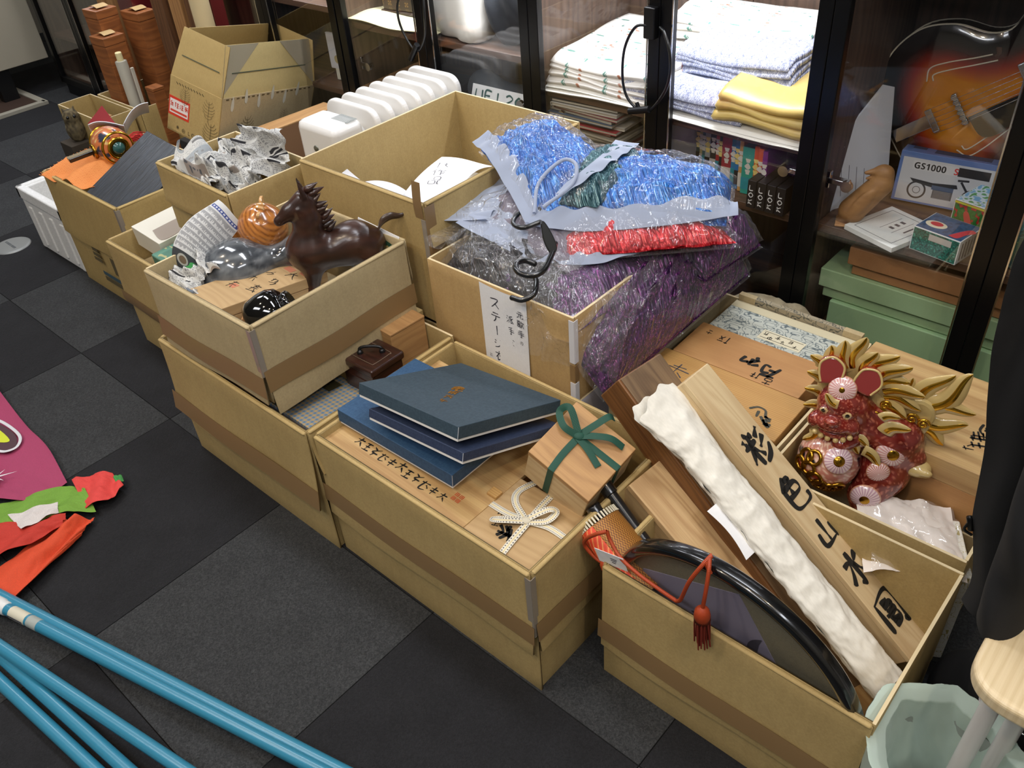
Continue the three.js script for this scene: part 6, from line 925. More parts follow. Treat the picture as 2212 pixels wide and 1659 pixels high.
  for (let k = 0; k < 4; k++) flame('mane_flame', -0.118 + 0.004 * k, 0.2 - k * 0.03, 0.0, 2.2 + 0.25 * k, 0.032, 0.011, -0.5, 0.2);
  for (let k = 0; k < 6; k++) { const a = 3.7 + k * 0.42; flame('beard_curl', -0.074 + 0.036 * Math.cos(a), 0.1 + 0.03 * Math.sin(a), 0.034, a + 0.5, 0.03, 0.011, 0.7, 0.3); }
  for (const [s, y] of [[-0.112, 0.165], [-0.04, 0.158]]) flame('brow', s + 0.036, y - 0.002, 0.05, s < -0.08 ? 2.6 : 0.45, 0.03, 0.009, 0.5, 0);
  const spiral = (x, y, z, r, nm = 'gold_curl', par = o) => { const P = []; for (let i = 0; i <= 30; i++) { const t = i / 30, a = t * 9, q = r * (1 - 0.8 * t); P.push([x + q * Math.cos(a), y + q * Math.sin(a), z + 0.003 * t]); } return part(par, nm, tube(P, 0.0026, 60, 7), gold); };
  spiral(-0.018, 0.126, 0.012, 0.012); spiral(-0.004, 0.15, 0.004, 0.009); spiral(-0.03, 0.1, 0.02, 0.008); spiral(-0.115, 0.2, 0.012, 0.009);
  const gilt = [[-0.105, 0.096], [-0.094, 0.09], [-0.082, 0.087], [-0.068, 0.087], [-0.056, 0.092], [-0.046, 0.1]]; for (const [x, y] of gilt) part(o, 'gilt_tooth', xf(new THREE.SphereGeometry(0.0052, 12, 10), [x, y, 0.054]), creamG);
  for (const [x, y, r] of [[-0.1, 0.205, 0.2], [-0.04, 0.198, -0.35]]) { const e = part(o, 'ear', xf(ext(spl([[-0.016, -0.018], [0.014, -0.016], [0.019, 0.008], [0.004, 0.023], [-0.016, 0.016]]), 0.007, 0.004), [x, y, 0.012], [0, -0.3, r]), phys({ color: HEX('#8c3130'), roughness: 0.25, clearcoat: 0.8 })); part(e, 'ear_rim', xf(tube([[-0.018, -0.018, 0.01], [-0.02, 0.0, 0.01], [-0.016, 0.018, 0.01], [0.004, 0.026, 0.01], [0.021, 0.009, 0.01], [0.016, -0.016, 0.01]], 0.0022, 50, 7), [x, y, 0.012], [0, -0.3, r]), creamG); }
  const flower = (x, y, z, r, rot, cols, gr = 0.42) => {
    const g = new THREE.SphereGeometry(1, 48, 14, 0, Math.PI * 2, 0, Math.PI * 0.34); g.rotateX(Math.PI / 2); g.translate(0, 0, -0.48); const s = r / 0.876; xf(g, [0, 0, 0], [0, 0, 0], [s, s, s * 0.75]);
    paint(g, (a, b) => { const t = Math.atan2(b, a), q = Math.hypot(a, b) / r; return q > 0.93 ? [196, 140, 110] : Math.abs(Math.sin(t * 12)) < 0.32 ? [236, 218, 214] : mix3(cols[0], cols[1], q); });
    const f = part(o, 'flower_medallion', xf(g, [x, y, z], rot), glaze()); part(f, 'gold_centre', xf(new THREE.SphereGeometry(r * gr, 20, 14), [x + 0.3 * r * Math.sin(rot[0]), y - 0.3 * r * Math.sin(rot[1]), z + r * 0.28], rot, [1, 1, 0.5]), goldOld);
  };
  const PK = [[178, 96, 100], [206, 140, 138]], VI = [[150, 100, 132], [196, 150, 168]];
  flower(-0.076, 0.183, 0.03, 0.024, [0, -0.45, 0], PK, 0.32); flower(0.026, 0.072, 0.032, 0.028, [0.25, -0.25, 0], PK); flower(0.002, -0.02, 0.062, 0.027, [0, -0.1, 0], VI); flower(-0.036, 0.086, 0.03, 0.02, [-0.2, -0.5, 0], VI, 0.34); flower(0.012, 0.036, 0.05, 0.02, [0.2, -0.2, 0], [[178, 78, 62], [190, 100, 80]], 0.3);
  // tail
  const tail = part(o, 'tail_core', xf(ext(spl([[-0.016, -0.035], [0.014, -0.036], [0.024, -0.006], [0.022, 0.02], [0.004, 0.03], [-0.014, 0.016]]), 0.016, 0.007), [0.046, 0.13, -0.03]), creamG);
  for (const [a, L, w, cu, x, y] of [[1.15, 0.085, 0.017, 0.5, 0.046, 0.15], [0.8, 0.105, 0.02, -0.6, 0.05, 0.148], [0.35, 0.08, 0.016, 0.6, 0.058, 0.136], [0.02, 0.075, 0.018, -0.5, 0.056, 0.118], [-0.35, 0.06, 0.017, 0.6, 0.05, 0.1], [1.7, 0.05, 0.011, 0.4, 0.03, 0.15]]) flame('tail_flame', x, y, -0.022, a, L, w, cu, 0.0);
  spiral(0.042, 0.128, -0.004, 0.011); spiral(0.062, 0.122, -0.004, 0.01); spiral(0.044, 0.108, -0.002, 0.008);
  // flames on the limbs and the pale hind paw
  flame('leg_flame', 0.034, -0.085, 0.056, 1.15, 0.062, 0.02, 0.5, 0.05); flame('leg_flame', 0.006, 0.112, 0.03, 0.65, 0.045, 0.013, 0.6, 0.1); flame('leg_flame', -0.02, 0.074, 0.046, -0.55, 0.04, 0.011, 0.4, 0.1);
  spiral(0.036, -0.072, 0.068, 0.008); spiral(-0.004, -0.098, 0.078, 0.008);
  part(o, 'hind_paw', sdf((x, y, z) => { let d = ell(x, y, z, [0.072, 0.032, 0.008], [0.024, 0.016, 0.02]); for (const k of [0, 1, 2]) d = smin(d, ell(x, y, z, [0.086, 0.03 + 0.007 * (k - 1), 0.012 + 0.006 * k], [0.012, 0.0065, 0.007]), 0.004); return d; }, [0.075, 0.033, 0.01], 0.034, 36), creamG);
  // ball: patterned globe with openwork gold rings
  const bc = [-0.074, 0.022, 0.03], br = 0.056, globe = new THREE.SphereGeometry(br, 72, 48); globe.translate(...bc);
  part(o, 'ball', paint(globe, (x, y, z) => { const a = Math.atan2(y - bc[1], x - bc[0]) * 4, b = Math.acos(clamp((z - bc[2]) / br, -1, 1)) * 6; const c = vn3(x * 50, y * 50, z * 50, 4), q = Math.hypot((a % 1) - 0.5, (b % 1) - 0.5), e = Math.abs(q * 6 % 1 - 0.5); if (c > 0.68) return [30, 34, 48]; if (c < 0.24) return [168, 66, 44]; return e < 0.16 ? [228, 196, 174] : mix3([184, 108, 92], [206, 156, 142], c); }), glaze());
  flower(-0.056, 0.055, 0.068, 0.026, [0.3, -0.6, 0], VI, 0.4);
  const onBall = (th, ph, r) => [bc[0] + r * Math.sin(th) * Math.cos(ph), bc[1] + r * Math.sin(ph), bc[2] + r * Math.cos(th) * Math.cos(ph)];
  for (const [th, ph, r] of [[-0.75, 0.45, 0.0125], [-0.45, 0.55, 0.0125], [-0.85, 0.1, 0.0125], [-0.5, 0.15, 0.0125], [-0.25, -0.1, 0.0125], [-0.05, -0.35, 0.0125], [0.25, -0.45, 0.0125], [0.5, -0.4, 0.0125]]) {
    part(o, 'gold_ring', xf(new THREE.TorusGeometry(r, 0.0036, 10, 32), onBall(th, ph, br + 0.002), [th, -ph, 0]), goldOld);
  }
}
// ---------------------------------------------------------------- inside the display cabinets
{ // cable locks looped through the door handles
  const lock = (l, pts, a, b) => { const o = thing('cable_lock', l, 'cable lock', [0, 0, 0]); part(o, 'cable', tube(pts, 0.0035, 90, 8), phys({ color: HEX('#0e0f10'), roughness: 0.3, clearcoat: 0.5 })); const g = cyl(0.0085, 0.0085, 0.06, 0, -0.03, 0, 16); const d = V(b).sub(V(a)); g.applyQuaternion(new THREE.Quaternion().setFromUnitVectors(new THREE.Vector3(0, 1, 0), d.clone().normalize())); g.translate(...V(a).add(V(b)).multiplyScalar(0.5).toArray()); part(o, 'lock_barrel', g, black); part(o, 'ferrule', xf(cyl(0.005, 0.005, 0.02, 0, 0, 0, 12), pts[Math.floor(pts.length / 2)], [0, 0, 0.5]), black); const h = part(o, 'handle_block', box(0.03, 0.07, 0.02, pts[0][0], pts[0][1] - 0.03, -1.09, 0.003), black); };
  lock('black cable lock looped through the textile cabinet doors', [[1.752, 0.825, -1.085], [1.72, 0.82, -1.075], [1.695, 0.77, -1.068], [1.69, 0.7, -1.068], [1.705, 0.655, -1.068], [1.74, 0.63, -1.07], [1.775, 0.64, -1.068], [1.815, 0.7, -1.068], [1.822, 0.765, -1.068], [1.8, 0.815, -1.075], [1.78, 0.825, -1.085]], [1.715, 0.625, -1.065], [1.77, 0.64, -1.065]);
  lock('black cable lock hanging on the doors of the white bag cabinet', [[0.915, 0.82, -1.085], [0.9, 0.77, -1.07], [0.9, 0.72, -1.07], [0.93, 0.67, -1.07], [0.965, 0.655, -1.07], [1.0, 0.7, -1.07], [1.01, 0.76, -1.07], [1.0, 0.82, -1.085]], [0.935, 0.63, -1.065], [0.965, 0.67, -1.065]);
}
{ // textile shelf: folded cloths hanging over the shelf edge
  const cloth = (name, label, x0, x1, zb, zf, y, lip, mat, o = {}) => {
    const t = thing(name, label, 'textile', [0, 0, 0]);
    for (let k = 0; k < (o.layers ?? 3); k++) { const e = k * 0.004; part(t, 'folded_layer', grid(26, 26, (u, v) => { const x = mix(x0 + e, x1 - e, u) + (o.sl ?? 0) * v + 0.004 * Math.sin(v * 7 + k), z = mix(zb, zf - e, v), dz = Math.max(0, v - 0.86) / 0.14; return [x, y + k * (o.th ?? 0.011) + 0.006 * Math.sin(u * 5 + k) * v + (o.rise ?? 0) * (1 - v) - lip * dz * dz * 0.5 + 0.008 * (fbm3(u * 4, v * 4, k, 3) - 0.5), z]; }, (o.th ?? 0.011) * 0.8), mat); }
    return t;
  };
  const white = std({ map: tex(256, 256, 0.36, (u, v) => { const f = vn(u * 9, v * 9, 9, 9, 4), g = vn(u * 40, v * 12, 40, 12, 6); return f > 0.86 && g > 0.4 ? [96, 140, 128] : f < 0.1 ? [168, 110, 84] : [226, 222, 214]; }), roughness: 0.8, side: THREE.DoubleSide });
  const plainW = std({ color: HEX('#dcdad0'), roughness: 0.8, side: THREE.DoubleSide });
  const kasuri = std({ map: tex(256, 256, 0.2, (u, v) => { const f = H(u * 256, Math.floor(v * 60), 3), g = vn(u * 120, v * 30, 120, 30, 5), q = vn(u * 8, v * 8, 8, 8, 7); return f * 0.55 + g * 0.5 > 0.52 + 0.16 * (q - 0.5) ? [214, 216, 222] : [74, 82, 122]; }), roughness: 0.85, side: THREE.DoubleSide });
  const satin = phys({ color: HEX('#c9ae62'), roughness: 0.34, sheen: 0.6, sheenColor: HEX('#f0e0a0'), sheenRoughness: 0.3, side: THREE.DoubleSide });
  cloth('folded_textile', 'white sheet of cloth lining the whole textile shelf and curling at its front edge', 1.385, 2.15, -1.5, -1.128, 0.612, 0.03, plainW, { layers: 2, th: 0.006 });
  cloth('folded_textile', 'folded white cloth with small green and brown motifs, left on the textile shelf', 1.39, 1.76, -1.5, -1.14, 0.632, 0.035, white, { layers: 4, th: 0.016, rise: 0.015 });
  cloth('folded_textile', 'second folded white patterned cloth at the back of the textile shelf', 1.62, 2.02, -1.51, -1.36, 0.72, 0.02, white, { layers: 3, th: 0.015, rise: 0.02 });
  cloth('folded_textile', 'folded indigo and white splash patterned cloth in the middle of the textile shelf', 1.66, 2.0, -1.46, -1.145, 0.64, 0.05, kasuri, { layers: 3, th: 0.013, sl: -0.03, rise: 0.02 });
  cloth('folded_textile', 'thicker folded indigo patterned cloth lying on top of the other indigo cloth', 1.74, 2.06, -1.47, -1.235, 0.69, 0.04, kasuri, { layers: 4, th: 0.013, sl: -0.02, rise: 0.025 });
  cloth('folded_textile', 'folded pale gold satin cloth at the right end of the textile shelf', 1.9, 2.145, -1.46, -1.14, 0.632, 0.03, satin, { layers: 3, th: 0.02, rise: 0.03 });
}
{ // magazines, plastic tub and paperbacks below
  const cols = ['#8c2630', '#c9c3b4', '#3a4a5c', '#b9b1a0', '#6d2430', '#a8a398', '#2c2f36', '#c2bba8', '#7a7466', '#913a30'];
  for (let k = 0; k < 17; k++) { const o = thing('magazine', `${['lowest', 'second', 'third', 'fourth', 'fifth', 'sixth', 'seventh', 'eighth', 'ninth', 'tenth', 'eleventh', 'twelfth', 'thirteenth', 'fourteenth', 'fifteenth', 'sixteenth', 'topmost'][k]} magazine counted from below in the stack under the white cloths`, 'magazine', [1.515 + 0.012 * Math.sin(k * 1.9), 0.431 + k * 0.0088, -1.27 + 0.008 * Math.sin(k * 2.7)], [0.06 * Math.sin(k * 1.3), 0, 0], 'magazines stacked under the white cloths'); part(o, 'pages', box(0.21, 0.0064, 0.27, 0.002, 0.0006, 0, 0.0005), std({ color: HEX('#b4ad9c'), roughness: 0.9 })); part(o, 'cover', [box(0.214, 0.0007, 0.274, 0, 0.007, 0, 0), box(0.214, 0.0007, 0.274, 0, 0, 0, 0), box(0.0008, 0.0075, 0.274, -0.1075, 0, 0, 0)], std({ color: HEX(cols[k % 10]), roughness: 0.4 })); }
  const t = thing('plastic_tub', 'white translucent plastic tub on the shelf below the textiles', 'tub', [1.735, 0.431, -1.33]);
  part(t, 'tub', (() => { const g = lathe([[0.05, 0], [0.066, 0.004], [0.082, 0.1], [0.086, 0.104], [0.08, 0.106], [0.063, 0.008], [0, 0.006]], 4); g.rotateY(Math.PI / 4); return g.toNonIndexed(); })(), std({ color: HEX('#b9bcc4'), roughness: 0.4 })); part(t, 'rim', (() => { const g = new THREE.TorusGeometry(0.084, 0.004, 8, 4); g.rotateX(Math.PI / 2); g.rotateY(Math.PI / 4); g.translate(0, 0.104, 0); return g; })(), std({ color: HEX('#c4c7ce'), roughness: 0.4 }));
  const bk = [['#2d4d50', 0.014, 0.13], ['#b8b084', 0.011, 0.128], ['#3f6f78', 0.012, 0.13], ['#a8b0b4', 0.018, 0.132], ['#23262c', 0.02, 0.14], ['#b02430', 0.013, 0.142], ['#22282e', 0.011, 0.142], ['#9c2c3c', 0.03, 0.125], ['#1d7fb0', 0.014, 0.142], ['#2276b4', 0.014, 0.142], ['#c89a5a', 0.012, 0.14], ['#2aa08e', 0.034, 0.12], ['#d85a24', 0.014, 0.13], ['#da5e28', 0.014, 0.13], ['#7a2a80', 0.014, 0.128]];
  const nm = ['dark teal', 'pale olive', 'blue green', 'pale grey', 'black', 'crimson', 'black spined', 'dark red thick', 'bright blue', 'second bright blue', 'ochre', 'thick turquoise', 'orange', 'second orange', 'purple'];
  let x = 1.8; bk.forEach(([c, w, h], i) => { const o = thing('paperback', `${nm[i]} paperback book standing on the shelf below the textiles`, 'book', [x + w / 2, 0.431, -1.295 + i * 0.006], [0, 0, 0.02], 'paperbacks on the shelf below the textiles'); part(o, 'cover', box(w - 0.0012, h, 0.1, 0, 0, 0, 0.001), std({ color: HEX(c), roughness: 0.45 })); part(o, 'spine_title', ink('50,10 50,30;40,40 60,60;50,66 50,90', 0.05, 22, 0, h * 0.6).map((g) => g.translate(0, 0, 0.0502)), std({ color: HEX(i % 3 ? '#d8d6cc' : '#e6d27a') })); part(o, 'spine_band', box(w - 0.001, h * 0.26, 0.0006, 0, 0.012, 0.0502, 0), std({ color: HEX(['#15161a', '#d3d0c4', '#1f8f9a'][i % 3]) })); x += w; });
  for (let k = 0; k < 4; k++) { const o = thing('video_cassette', `${['leftmost', 'second', 'third', 'rightmost'][k]} of four dark cassette cases with white lettering at the shelf end`, 'cassette', [2.03 + k * 0.025, 0.431, -1.17], [0, 0, 0], 'dark cassette cases at the shelf end'); part(o, 'case', box(0.022, 0.07, 0.1, 0, 0, 0, 0.001), std({ color: HEX('#17161a'), roughness: 0.4 })); part(o, 'lettering', ['20,10 20,90 80,90', '50,10 14,50 50,90 86,50 50,10', '20,10 20,90;80,10 20,50 80,90'].flatMap((q, i) => ink(q, 0.015, 14, 0, 0.052 - i * 0.018)).map((g) => g.translate(0, 0, 0.0504)), std({ color: HEX('#d8d8d4') })); }
}
{ // right cabinet: guitar, white board, carved bird, model kit boxes, ramune bottle, green boxes
  const g = thing('archtop_guitar', 'sunburst archtop guitar with f holes leaning in the right cabinet', 'guitar', [2.424, 0.69, -1.43], [0.1, -0.06, -0.96]);
  const out = [[0, -0.235], [0.09, -0.225], [0.165, -0.17], [0.19, -0.09], [0.165, -0.015], [0.115, 0.04], [0.105, 0.085], [0.125, 0.13], [0.12, 0.185], [0.09, 0.215], [0.075, 0.2], [0.07, 0.16], [0.045, 0.155], [0.0, 0.17], [-0.05, 0.2], [-0.1, 0.205], [-0.132, 0.165], [-0.125, 0.11], [-0.105, 0.07], [-0.118, 0.03], [-0.165, -0.02], [-0.19, -0.09], [-0.165, -0.17], [-0.09, -0.225]];
  const sh = spl(out), back = ext(sh, 0.05, 0.003, 16); part(g, 'rim', xf(back, [0, 0, -0.05]), phys({ color: HEX('#140b08'), roughness: 0.2, clearcoat: 0.8 }));
  part(g, 'binding', [0, -0.05].map((z) => { const c = new THREE.CatmullRomCurve3(sh.getPoints(80).map((p) => new THREE.Vector3(p.x * 1.012, p.y * 1.012, z)), true); return new THREE.TubeGeometry(c, 160, 0.0028, 6, true); }), std({ color: HEX('#d4ccb8'), roughness: 0.4 }));
  const P = sh.getPoints(80), topG = (() => { const pos = [], idx = [], R = 14, n = P.length - 1; for (let i = 0; i < n; i++) for (let j = 0; j <= R; j++) { const t = j / R; pos.push(P[i].x * t, P[i].y * t + 0 * (1 - t), 0.006 + 0.018 * Math.pow(Math.max(0, 1 - t * t), 0.8)); } for (let i = 0; i < n; i++) for (let j = 0; j < R; j++) { const a = i * (R + 1) + j, b = ((i + 1) % n) * (R + 1) + j; idx.push(a, a + 1, b + 1, a, b + 1, b); } const q = new THREE.BufferGeometry(); q.setAttribute('position', new THREE.Float32BufferAttribute(pos, 3)); q.setIndex(idx); q.computeVertexNormals(); return clean(q); })();
  const bd = (x, y) => { let m = 9; for (const p of P) m = Math.min(m, Math.hypot(p.x - x, p.y - y)); return m; };
  part(g, 'sunburst_top', paint(topG, (x, y) => { const d = bd(x, y); return d < 0.03 ? [18, 10, 9] : d < 0.065 ? mix3([18, 10, 9], [140, 34, 12], (d - 0.03) / 0.035) : d < 0.1 ? mix3([140, 34, 12], [206, 128, 24], (d - 0.065) / 0.035) : [206, 132, 28]; }), phys({ vertexColors: true, roughness: 0.18, clearcoat: 1, clearcoatRoughness: 0.05 }));
  for (const s of [-1, 1]) { const f = part(g, 'f_hole', xf(tube([[s * 0.085, -0.105, 0.016], [s * 0.1, -0.095, 0.015], [s * 0.095, -0.06, 0.016], [s * 0.08, -0.01, 0.017], [s * 0.07, 0.03, 0.018], [s * 0.085, 0.04, 0.016]], 0.006, 50, 8), [0, 0, 0], [0, 0, 0], [1, 1, 0.35]).translate(0, 0, 0.0095), std({ color: HEX('#5e4a40'), roughness: 0.8 })); part(f, 'hole_binding', [tube([[s * 0.085, -0.113, 0.019], [s * 0.108, -0.096, 0.018], [s * 0.103, -0.058, 0.019], [s * 0.087, -0.008, 0.02], [s * 0.078, 0.025, 0.021]], 0.0016, 50, 6), tube([[s * 0.08, -0.1, 0.0195], [s * 0.092, -0.094, 0.0195], [s * 0.087, -0.062, 0.02], [s * 0.073, -0.012, 0.021], [s * 0.062, 0.03, 0.0215]], 0.0016, 50, 6)], std({ color: HEX('#e4dcc8'), roughness: 0.4 })); }
  part(g, 'pickguard', xf(ext(spl([[0.03, -0.06], [0.08, -0.05], [0.085, 0.0], [0.06, 0.08], [0.035, 0.15], [0.028, 0.05]]), 0.003, 0.001), [-0.005, 0, 0.03]), phys({ color: HEX('#0c0a09'), roughness: 0.15, clearcoat: 1 }));
  const br = part(g, 'bridge', box(0.075, 0.012, 0.014, 0, -0.075, 0.031, 0.003), chrome); part(br, 'saddle', [0, 1, 2, 3, 4, 5].map((k) => box(0.008, 0.014, 0.012, -0.03 + k * 0.012, -0.076, 0.036, 0.002)), chrome);
  part(g, 'tailpiece', [box(0.055, 0.016, 0.01, 0, -0.14, 0.026, 0.003), box(0.03, 0.09, 0.003, 0, -0.225, 0.018, 0.001)], chrome);
  part(g, 'string', [0, 1, 2, 3, 4, 5].map((k) => tube([[-0.028 + k * 0.011, -0.135, 0.036], [-0.028 + k * 0.0112, -0.07, 0.05], [-0.022 + k * 0.009, 0.2, 0.052]], 0.0006, 8, 4)), chrome);
  part(g, 'pickup', box(0.075, 0.03, 0.01, 0, 0.06, 0.027, 0.003), chrome);
  part(g, 'neck', box(0.048, 0.4, 0.02, 0, 0.15, 0.022, 0.006), std({ color: HEX('#2a1610'), roughness: 0.4 }));
  const wb = thing('display_board', 'white card with pencilled text standing upright left of the guitar', 'card', [2.232, 0.432, -1.31], [1.12, -0.12, 0.05]);
  part(wb, 'card', xf(ext(poly([[-0.13, 0], [0.06, 0], [0.06, 0.25], [0.03, 0.262], [-0.1, 0.155], [-0.13, 0.13]].map(([x, y]) => [x, y])), 0.004, 0.0006), [0, 0, 0]), std({ color: HEX('#c9ccd2'), roughness: 0.7 }));
  part(wb, 'pencil_lines', Array.from({ length: 6 }, (_, i) => box(0.0012, 0.09 - 0.01 * i, 0.0004, -0.1 + i * 0.022, 0.03, 0.0047, 0)), inkGrey);
  const bird = thing('carved_bird', 'plain carved wooden bird of prey with an open beak, beside the white card', 'figurine', [2.262, 0.432, -1.18], [0.346, 0, 0]);
  const bf = (x, y, z) => { let d = cap(x, y, z, [-0.008, 0.032, 0], [0.04, 0.1, 0], 0.03, 0.026); d = smin(d, cap(x, y, z, [0.04, 0.1, 0], [0.045, 0.118, 0], 0.022, 0.019), 0.01); d = smin(d, ell(x, y, z, [0.042, 0.13, 0.002], [0.021, 0.017, 0.017]), 0.008); d = smin(d, cap(x, y, z, [0.028, 0.132, 0.004], [0.006, 0.127, 0.006], 0.009, 0.004), 0.004); d = smin(d, cap(x, y, z, [0.028, 0.122, 0.004], [0.01, 0.114, 0.006], 0.006, 0.003), 0.003); d = smin(d, cap(x, y, z, [-0.006, 0.03, 0], [-0.03, -0.0, 0.0], 0.022, 0.01), 0.01); for (const s of [-1, 1]) d = smin(d, ell(x - 0.5 * (y - 0.06), y, z, [0.008, 0.062, s * 0.026], [0.017, 0.036, 0.008]), 0.003); d = Math.max(d, -(Math.hypot(x - 0.03, y - 0.135, z - 0.018) - 0.0028)); return Math.max(d, -y); };
  part(bird, 'body', paint(sdf(bf, [0.012, 0.068, 0], 0.085, 64), (x, y, z) => mix3([168, 126, 78], [122, 86, 50], fbm3(x * 30, y * 120, z * 60, 4))), std({ vertexColors: true, roughness: 0.55 }));
  part(bird, 'base_block', box(0.07, 0.005, 0.05, -0.005, -0.001, 0, 0.002), W.orange);
  const gs = thing('model_kit_box', 'blue model kit box printed with a motorcycle in the right cabinet', 'model kit', [2.385, 0.432, -1.385], [0.12, -0.1, 0]);
  part(gs, 'box_body', box(0.215, 0.118, 0.075, 0, 0, 0, 0.001), std({ color: HEX('#5f7cb4'), roughness: 0.35 }));
  part(gs, 'box_art', xf(new THREE.PlaneGeometry(0.2, 0.1), [0.0, 0.055, 0.0378]), std({ map: canvasTex(512, 256, (x, w, h) => { x.fillStyle = '#c9ccd0'; x.fillRect(0, 0, w, h); x.fillStyle = '#2a2d33'; x.fillRect(60, 14, 420, 52); x.fillStyle = '#d2d4d6'; x.fillRect(60, 14, 250, 52); x.fillStyle = '#17191d'; x.font = 'bold 52px sans-serif'; x.fillText('GS1000', 66, 60); x.fillStyle = '#d83a3a'; x.fillText('S', 286, 60); x.strokeStyle = '#33363d'; x.lineWidth = 10; for (const c of [110, 410]) { x.beginPath(); x.arc(c, 186, 48, 0, 7); x.stroke(); x.lineWidth = 3; x.beginPath(); x.arc(c, 186, 20, 0, 7); x.stroke(); x.lineWidth = 10; } x.fillStyle = '#30333a'; x.beginPath(); x.moveTo(60, 120); x.lineTo(190, 130); x.lineTo(320, 118); x.lineTo(330, 140); x.lineTo(200, 158); x.lineTo(80, 140); x.fill(); x.fillStyle = '#50617e'; x.fillRect(190, 142, 120, 26); x.fillStyle = '#5a5d63'; x.fillRect(200, 168, 110, 50); x.fillStyle = '#8a8d92'; for (let i = 0; i < 6; i++) x.fillRect(205, 172 + i * 8, 95, 3); x.lineWidth = 12; x.beginPath(); x.moveTo(340, 96); x.lineTo(410, 186); x.moveTo(320, 90); x.lineTo(380, 84); x.stroke(); }), roughness: 0.35 }));
  part(gs, 'top_print', [box(0.12, 0.0005, 0.03, 0.02, 0.1178, 0.01, 0), box(0.03, 0.0005, 0.02, -0.075, 0.1178, 0.0, 0)], std({ color: HEX('#3c4a6a') }));
  const pad = thing('leaflet', 'white printed leaflet pad with a ruled border, in front of the motorcycle kit box', 'leaflet', [2.345, 0.432, -1.19], [-0.34, 0, 0]);
  part(pad, 'pad', box(0.135, 0.012, 0.15, 0, 0, 0, 0.001), std({ color: HEX('#d2d4d0'), roughness: 0.7 }));
  const fl = (x, z, w, d) => box(w, 0.0003, d, x, 0.012, z, 0); part(pad, 'printed_border', [fl(0, -0.06, 0.105, 0.0012), fl(0, 0.06, 0.105, 0.0012), fl(-0.052, 0, 0.0012, 0.12), fl(0.052, 0, 0.0012, 0.12), fl(-0.012, -0.01, 0.0008, 0.07), fl(0.02, -0.01, 0.0008, 0.07), fl(0.004, -0.03, 0.012, 0.008), fl(0.004, -0.012, 0.012, 0.008), fl(0.004, 0.006, 0.012, 0.008), fl(0.036, -0.02, 0.004, 0.05)], inkGrey);
  const toy = (label, x, z, w, h, d, yaw, face, top, extra) => { const o = thing('toy_box', label, 'toy box', [x, 0.432, z], [yaw, 0, 0]); part(o, 'box_body', box(w, h, d, 0, 0, 0, 0.001), std({ color: HEX('#d8dcdc'), roughness: 0.4 })); part(o, 'front_print', box(w - 0.004, h - 0.004, 0.0006, 0, 0.002, d / 2, 0), face); part(o, 'top_print', box(w - 0.004, 0.0006, d - 0.004, 0, h - 0.0002, 0, 0), top); return o; };
  const spk = (cols, s, n = 10) => std({ map: tex(64, 64, [0.05, 0.05], (u, v) => cols[Math.floor(vn(u * n, v * n, n, n, s) * cols.length * 0.999)]), roughness: 0.35 });
  const t1 = toy('green patterned toy box with a gift picture on top, at the shelf front', 2.465, -1.17, 0.105, 0.055, 0.085, -0.18, spk([[14, 58, 52], [30, 110, 98], [22, 84, 74], [60, 150, 132]], 3, 16), spk([[40, 76, 110], [52, 92, 130]], 5), 0);
  part(t1, 'price_label', box(0.05, 0.014, 0.0004, 0.01, 0.035, 0.0433, 0), std({ color: HEX('#b8b6b0') })); part(t1, 'side_print', Array.from({ length: 6 }, (_, i) => box(0.0004, 0.04, 0.005, 0.0526, 0.007, -0.03 + i * 0.012, 0)), inkGrey);
  part(t1, 'cake_picture', xf(cyl(0.02, 0.016, 0.0006, 0, 0, 0, 28), [-0.022, 0.0553, 0.008], [0, 0, 0], [1.2, 1, 0.8]), std({ color: HEX('#d6cfb4') })); part(t1, 'cake_icing', xf(cyl(0.012, 0.01, 0.0006, 0, 0, 0, 20), [-0.022, 0.0558, 0.006], [0, 0, 0], [1.2, 1, 0.8]), std({ color: HEX('#b8283a') })); part(t1, 'stocking_picture', xf(ext(spl([[0, 0], [0.018, 0.004], [0.02, 0.03], [0.026, 0.05], [0.012, 0.054], [0.004, 0.03]]), 0.0006, 0), [0.02, 0.0553, 0.034], [0, -Math.PI / 2, -0.2]), std({ color: HEX('#c8434a') }));
  const t2 = toy('green and white toy box with candy cane pictures behind the patterned one', 2.52, -1.28, 0.13, 0.085, 0.1, -0.2, spk([[26, 112, 50], [30, 124, 56], [24, 102, 46], [176, 40, 44]], 8, 8), spk([[120, 176, 214], [206, 222, 230], [90, 158, 96]], 9, 7), 0);
  part(t2, 'candy_picture', xf(ext(spl([[0, 0], [0.012, 0.0], [0.012, 0.05], [0, 0.05]]), 0.0006, 0), [-0.02, 0.012, 0.0508], [0, 0, 0.4]), std({ color: HEX('#cc4640') })); part(t2, 'yellow_edge', box(0.128, 0.004, 0.0006, 0, 0.078, 0.0506, 0), std({ color: HEX('#c8c23c') }));
  const ra = thing('glass_bottle', 'blue green glass bottle holding a gold coil, at the right edge behind the double bar', 'bottle', [2.612, 0.432, -1.19]);
  part(ra, 'bottle', lathe([[0, 0.002], [0.026, 0.002], [0.03, 0.008], [0.031, 0.06], [0.024, 0.085], [0.012, 0.105], [0.01, 0.125], [0.013, 0.128], [0.013, 0.136], [0.009, 0.136], [0.008, 0.108], [0.02, 0.086], [0.0275, 0.058], [0.027, 0.01], [0, 0.006]], 40), phys({ color: HEX('#a4d8d4'), transmission: 0.9, roughness: 0.05, thickness: 0.003, ior: 1.5 }));
  const co = []; for (let i = 0; i <= 140; i++) { const t = i / 140; co.push([0.019 * Math.cos(t * 44), 0.012 + t * 0.06, 0.019 * Math.sin(t * 44)]); } part(ra, 'gold_coil', tube(co, 0.0028, 280, 6), gold);
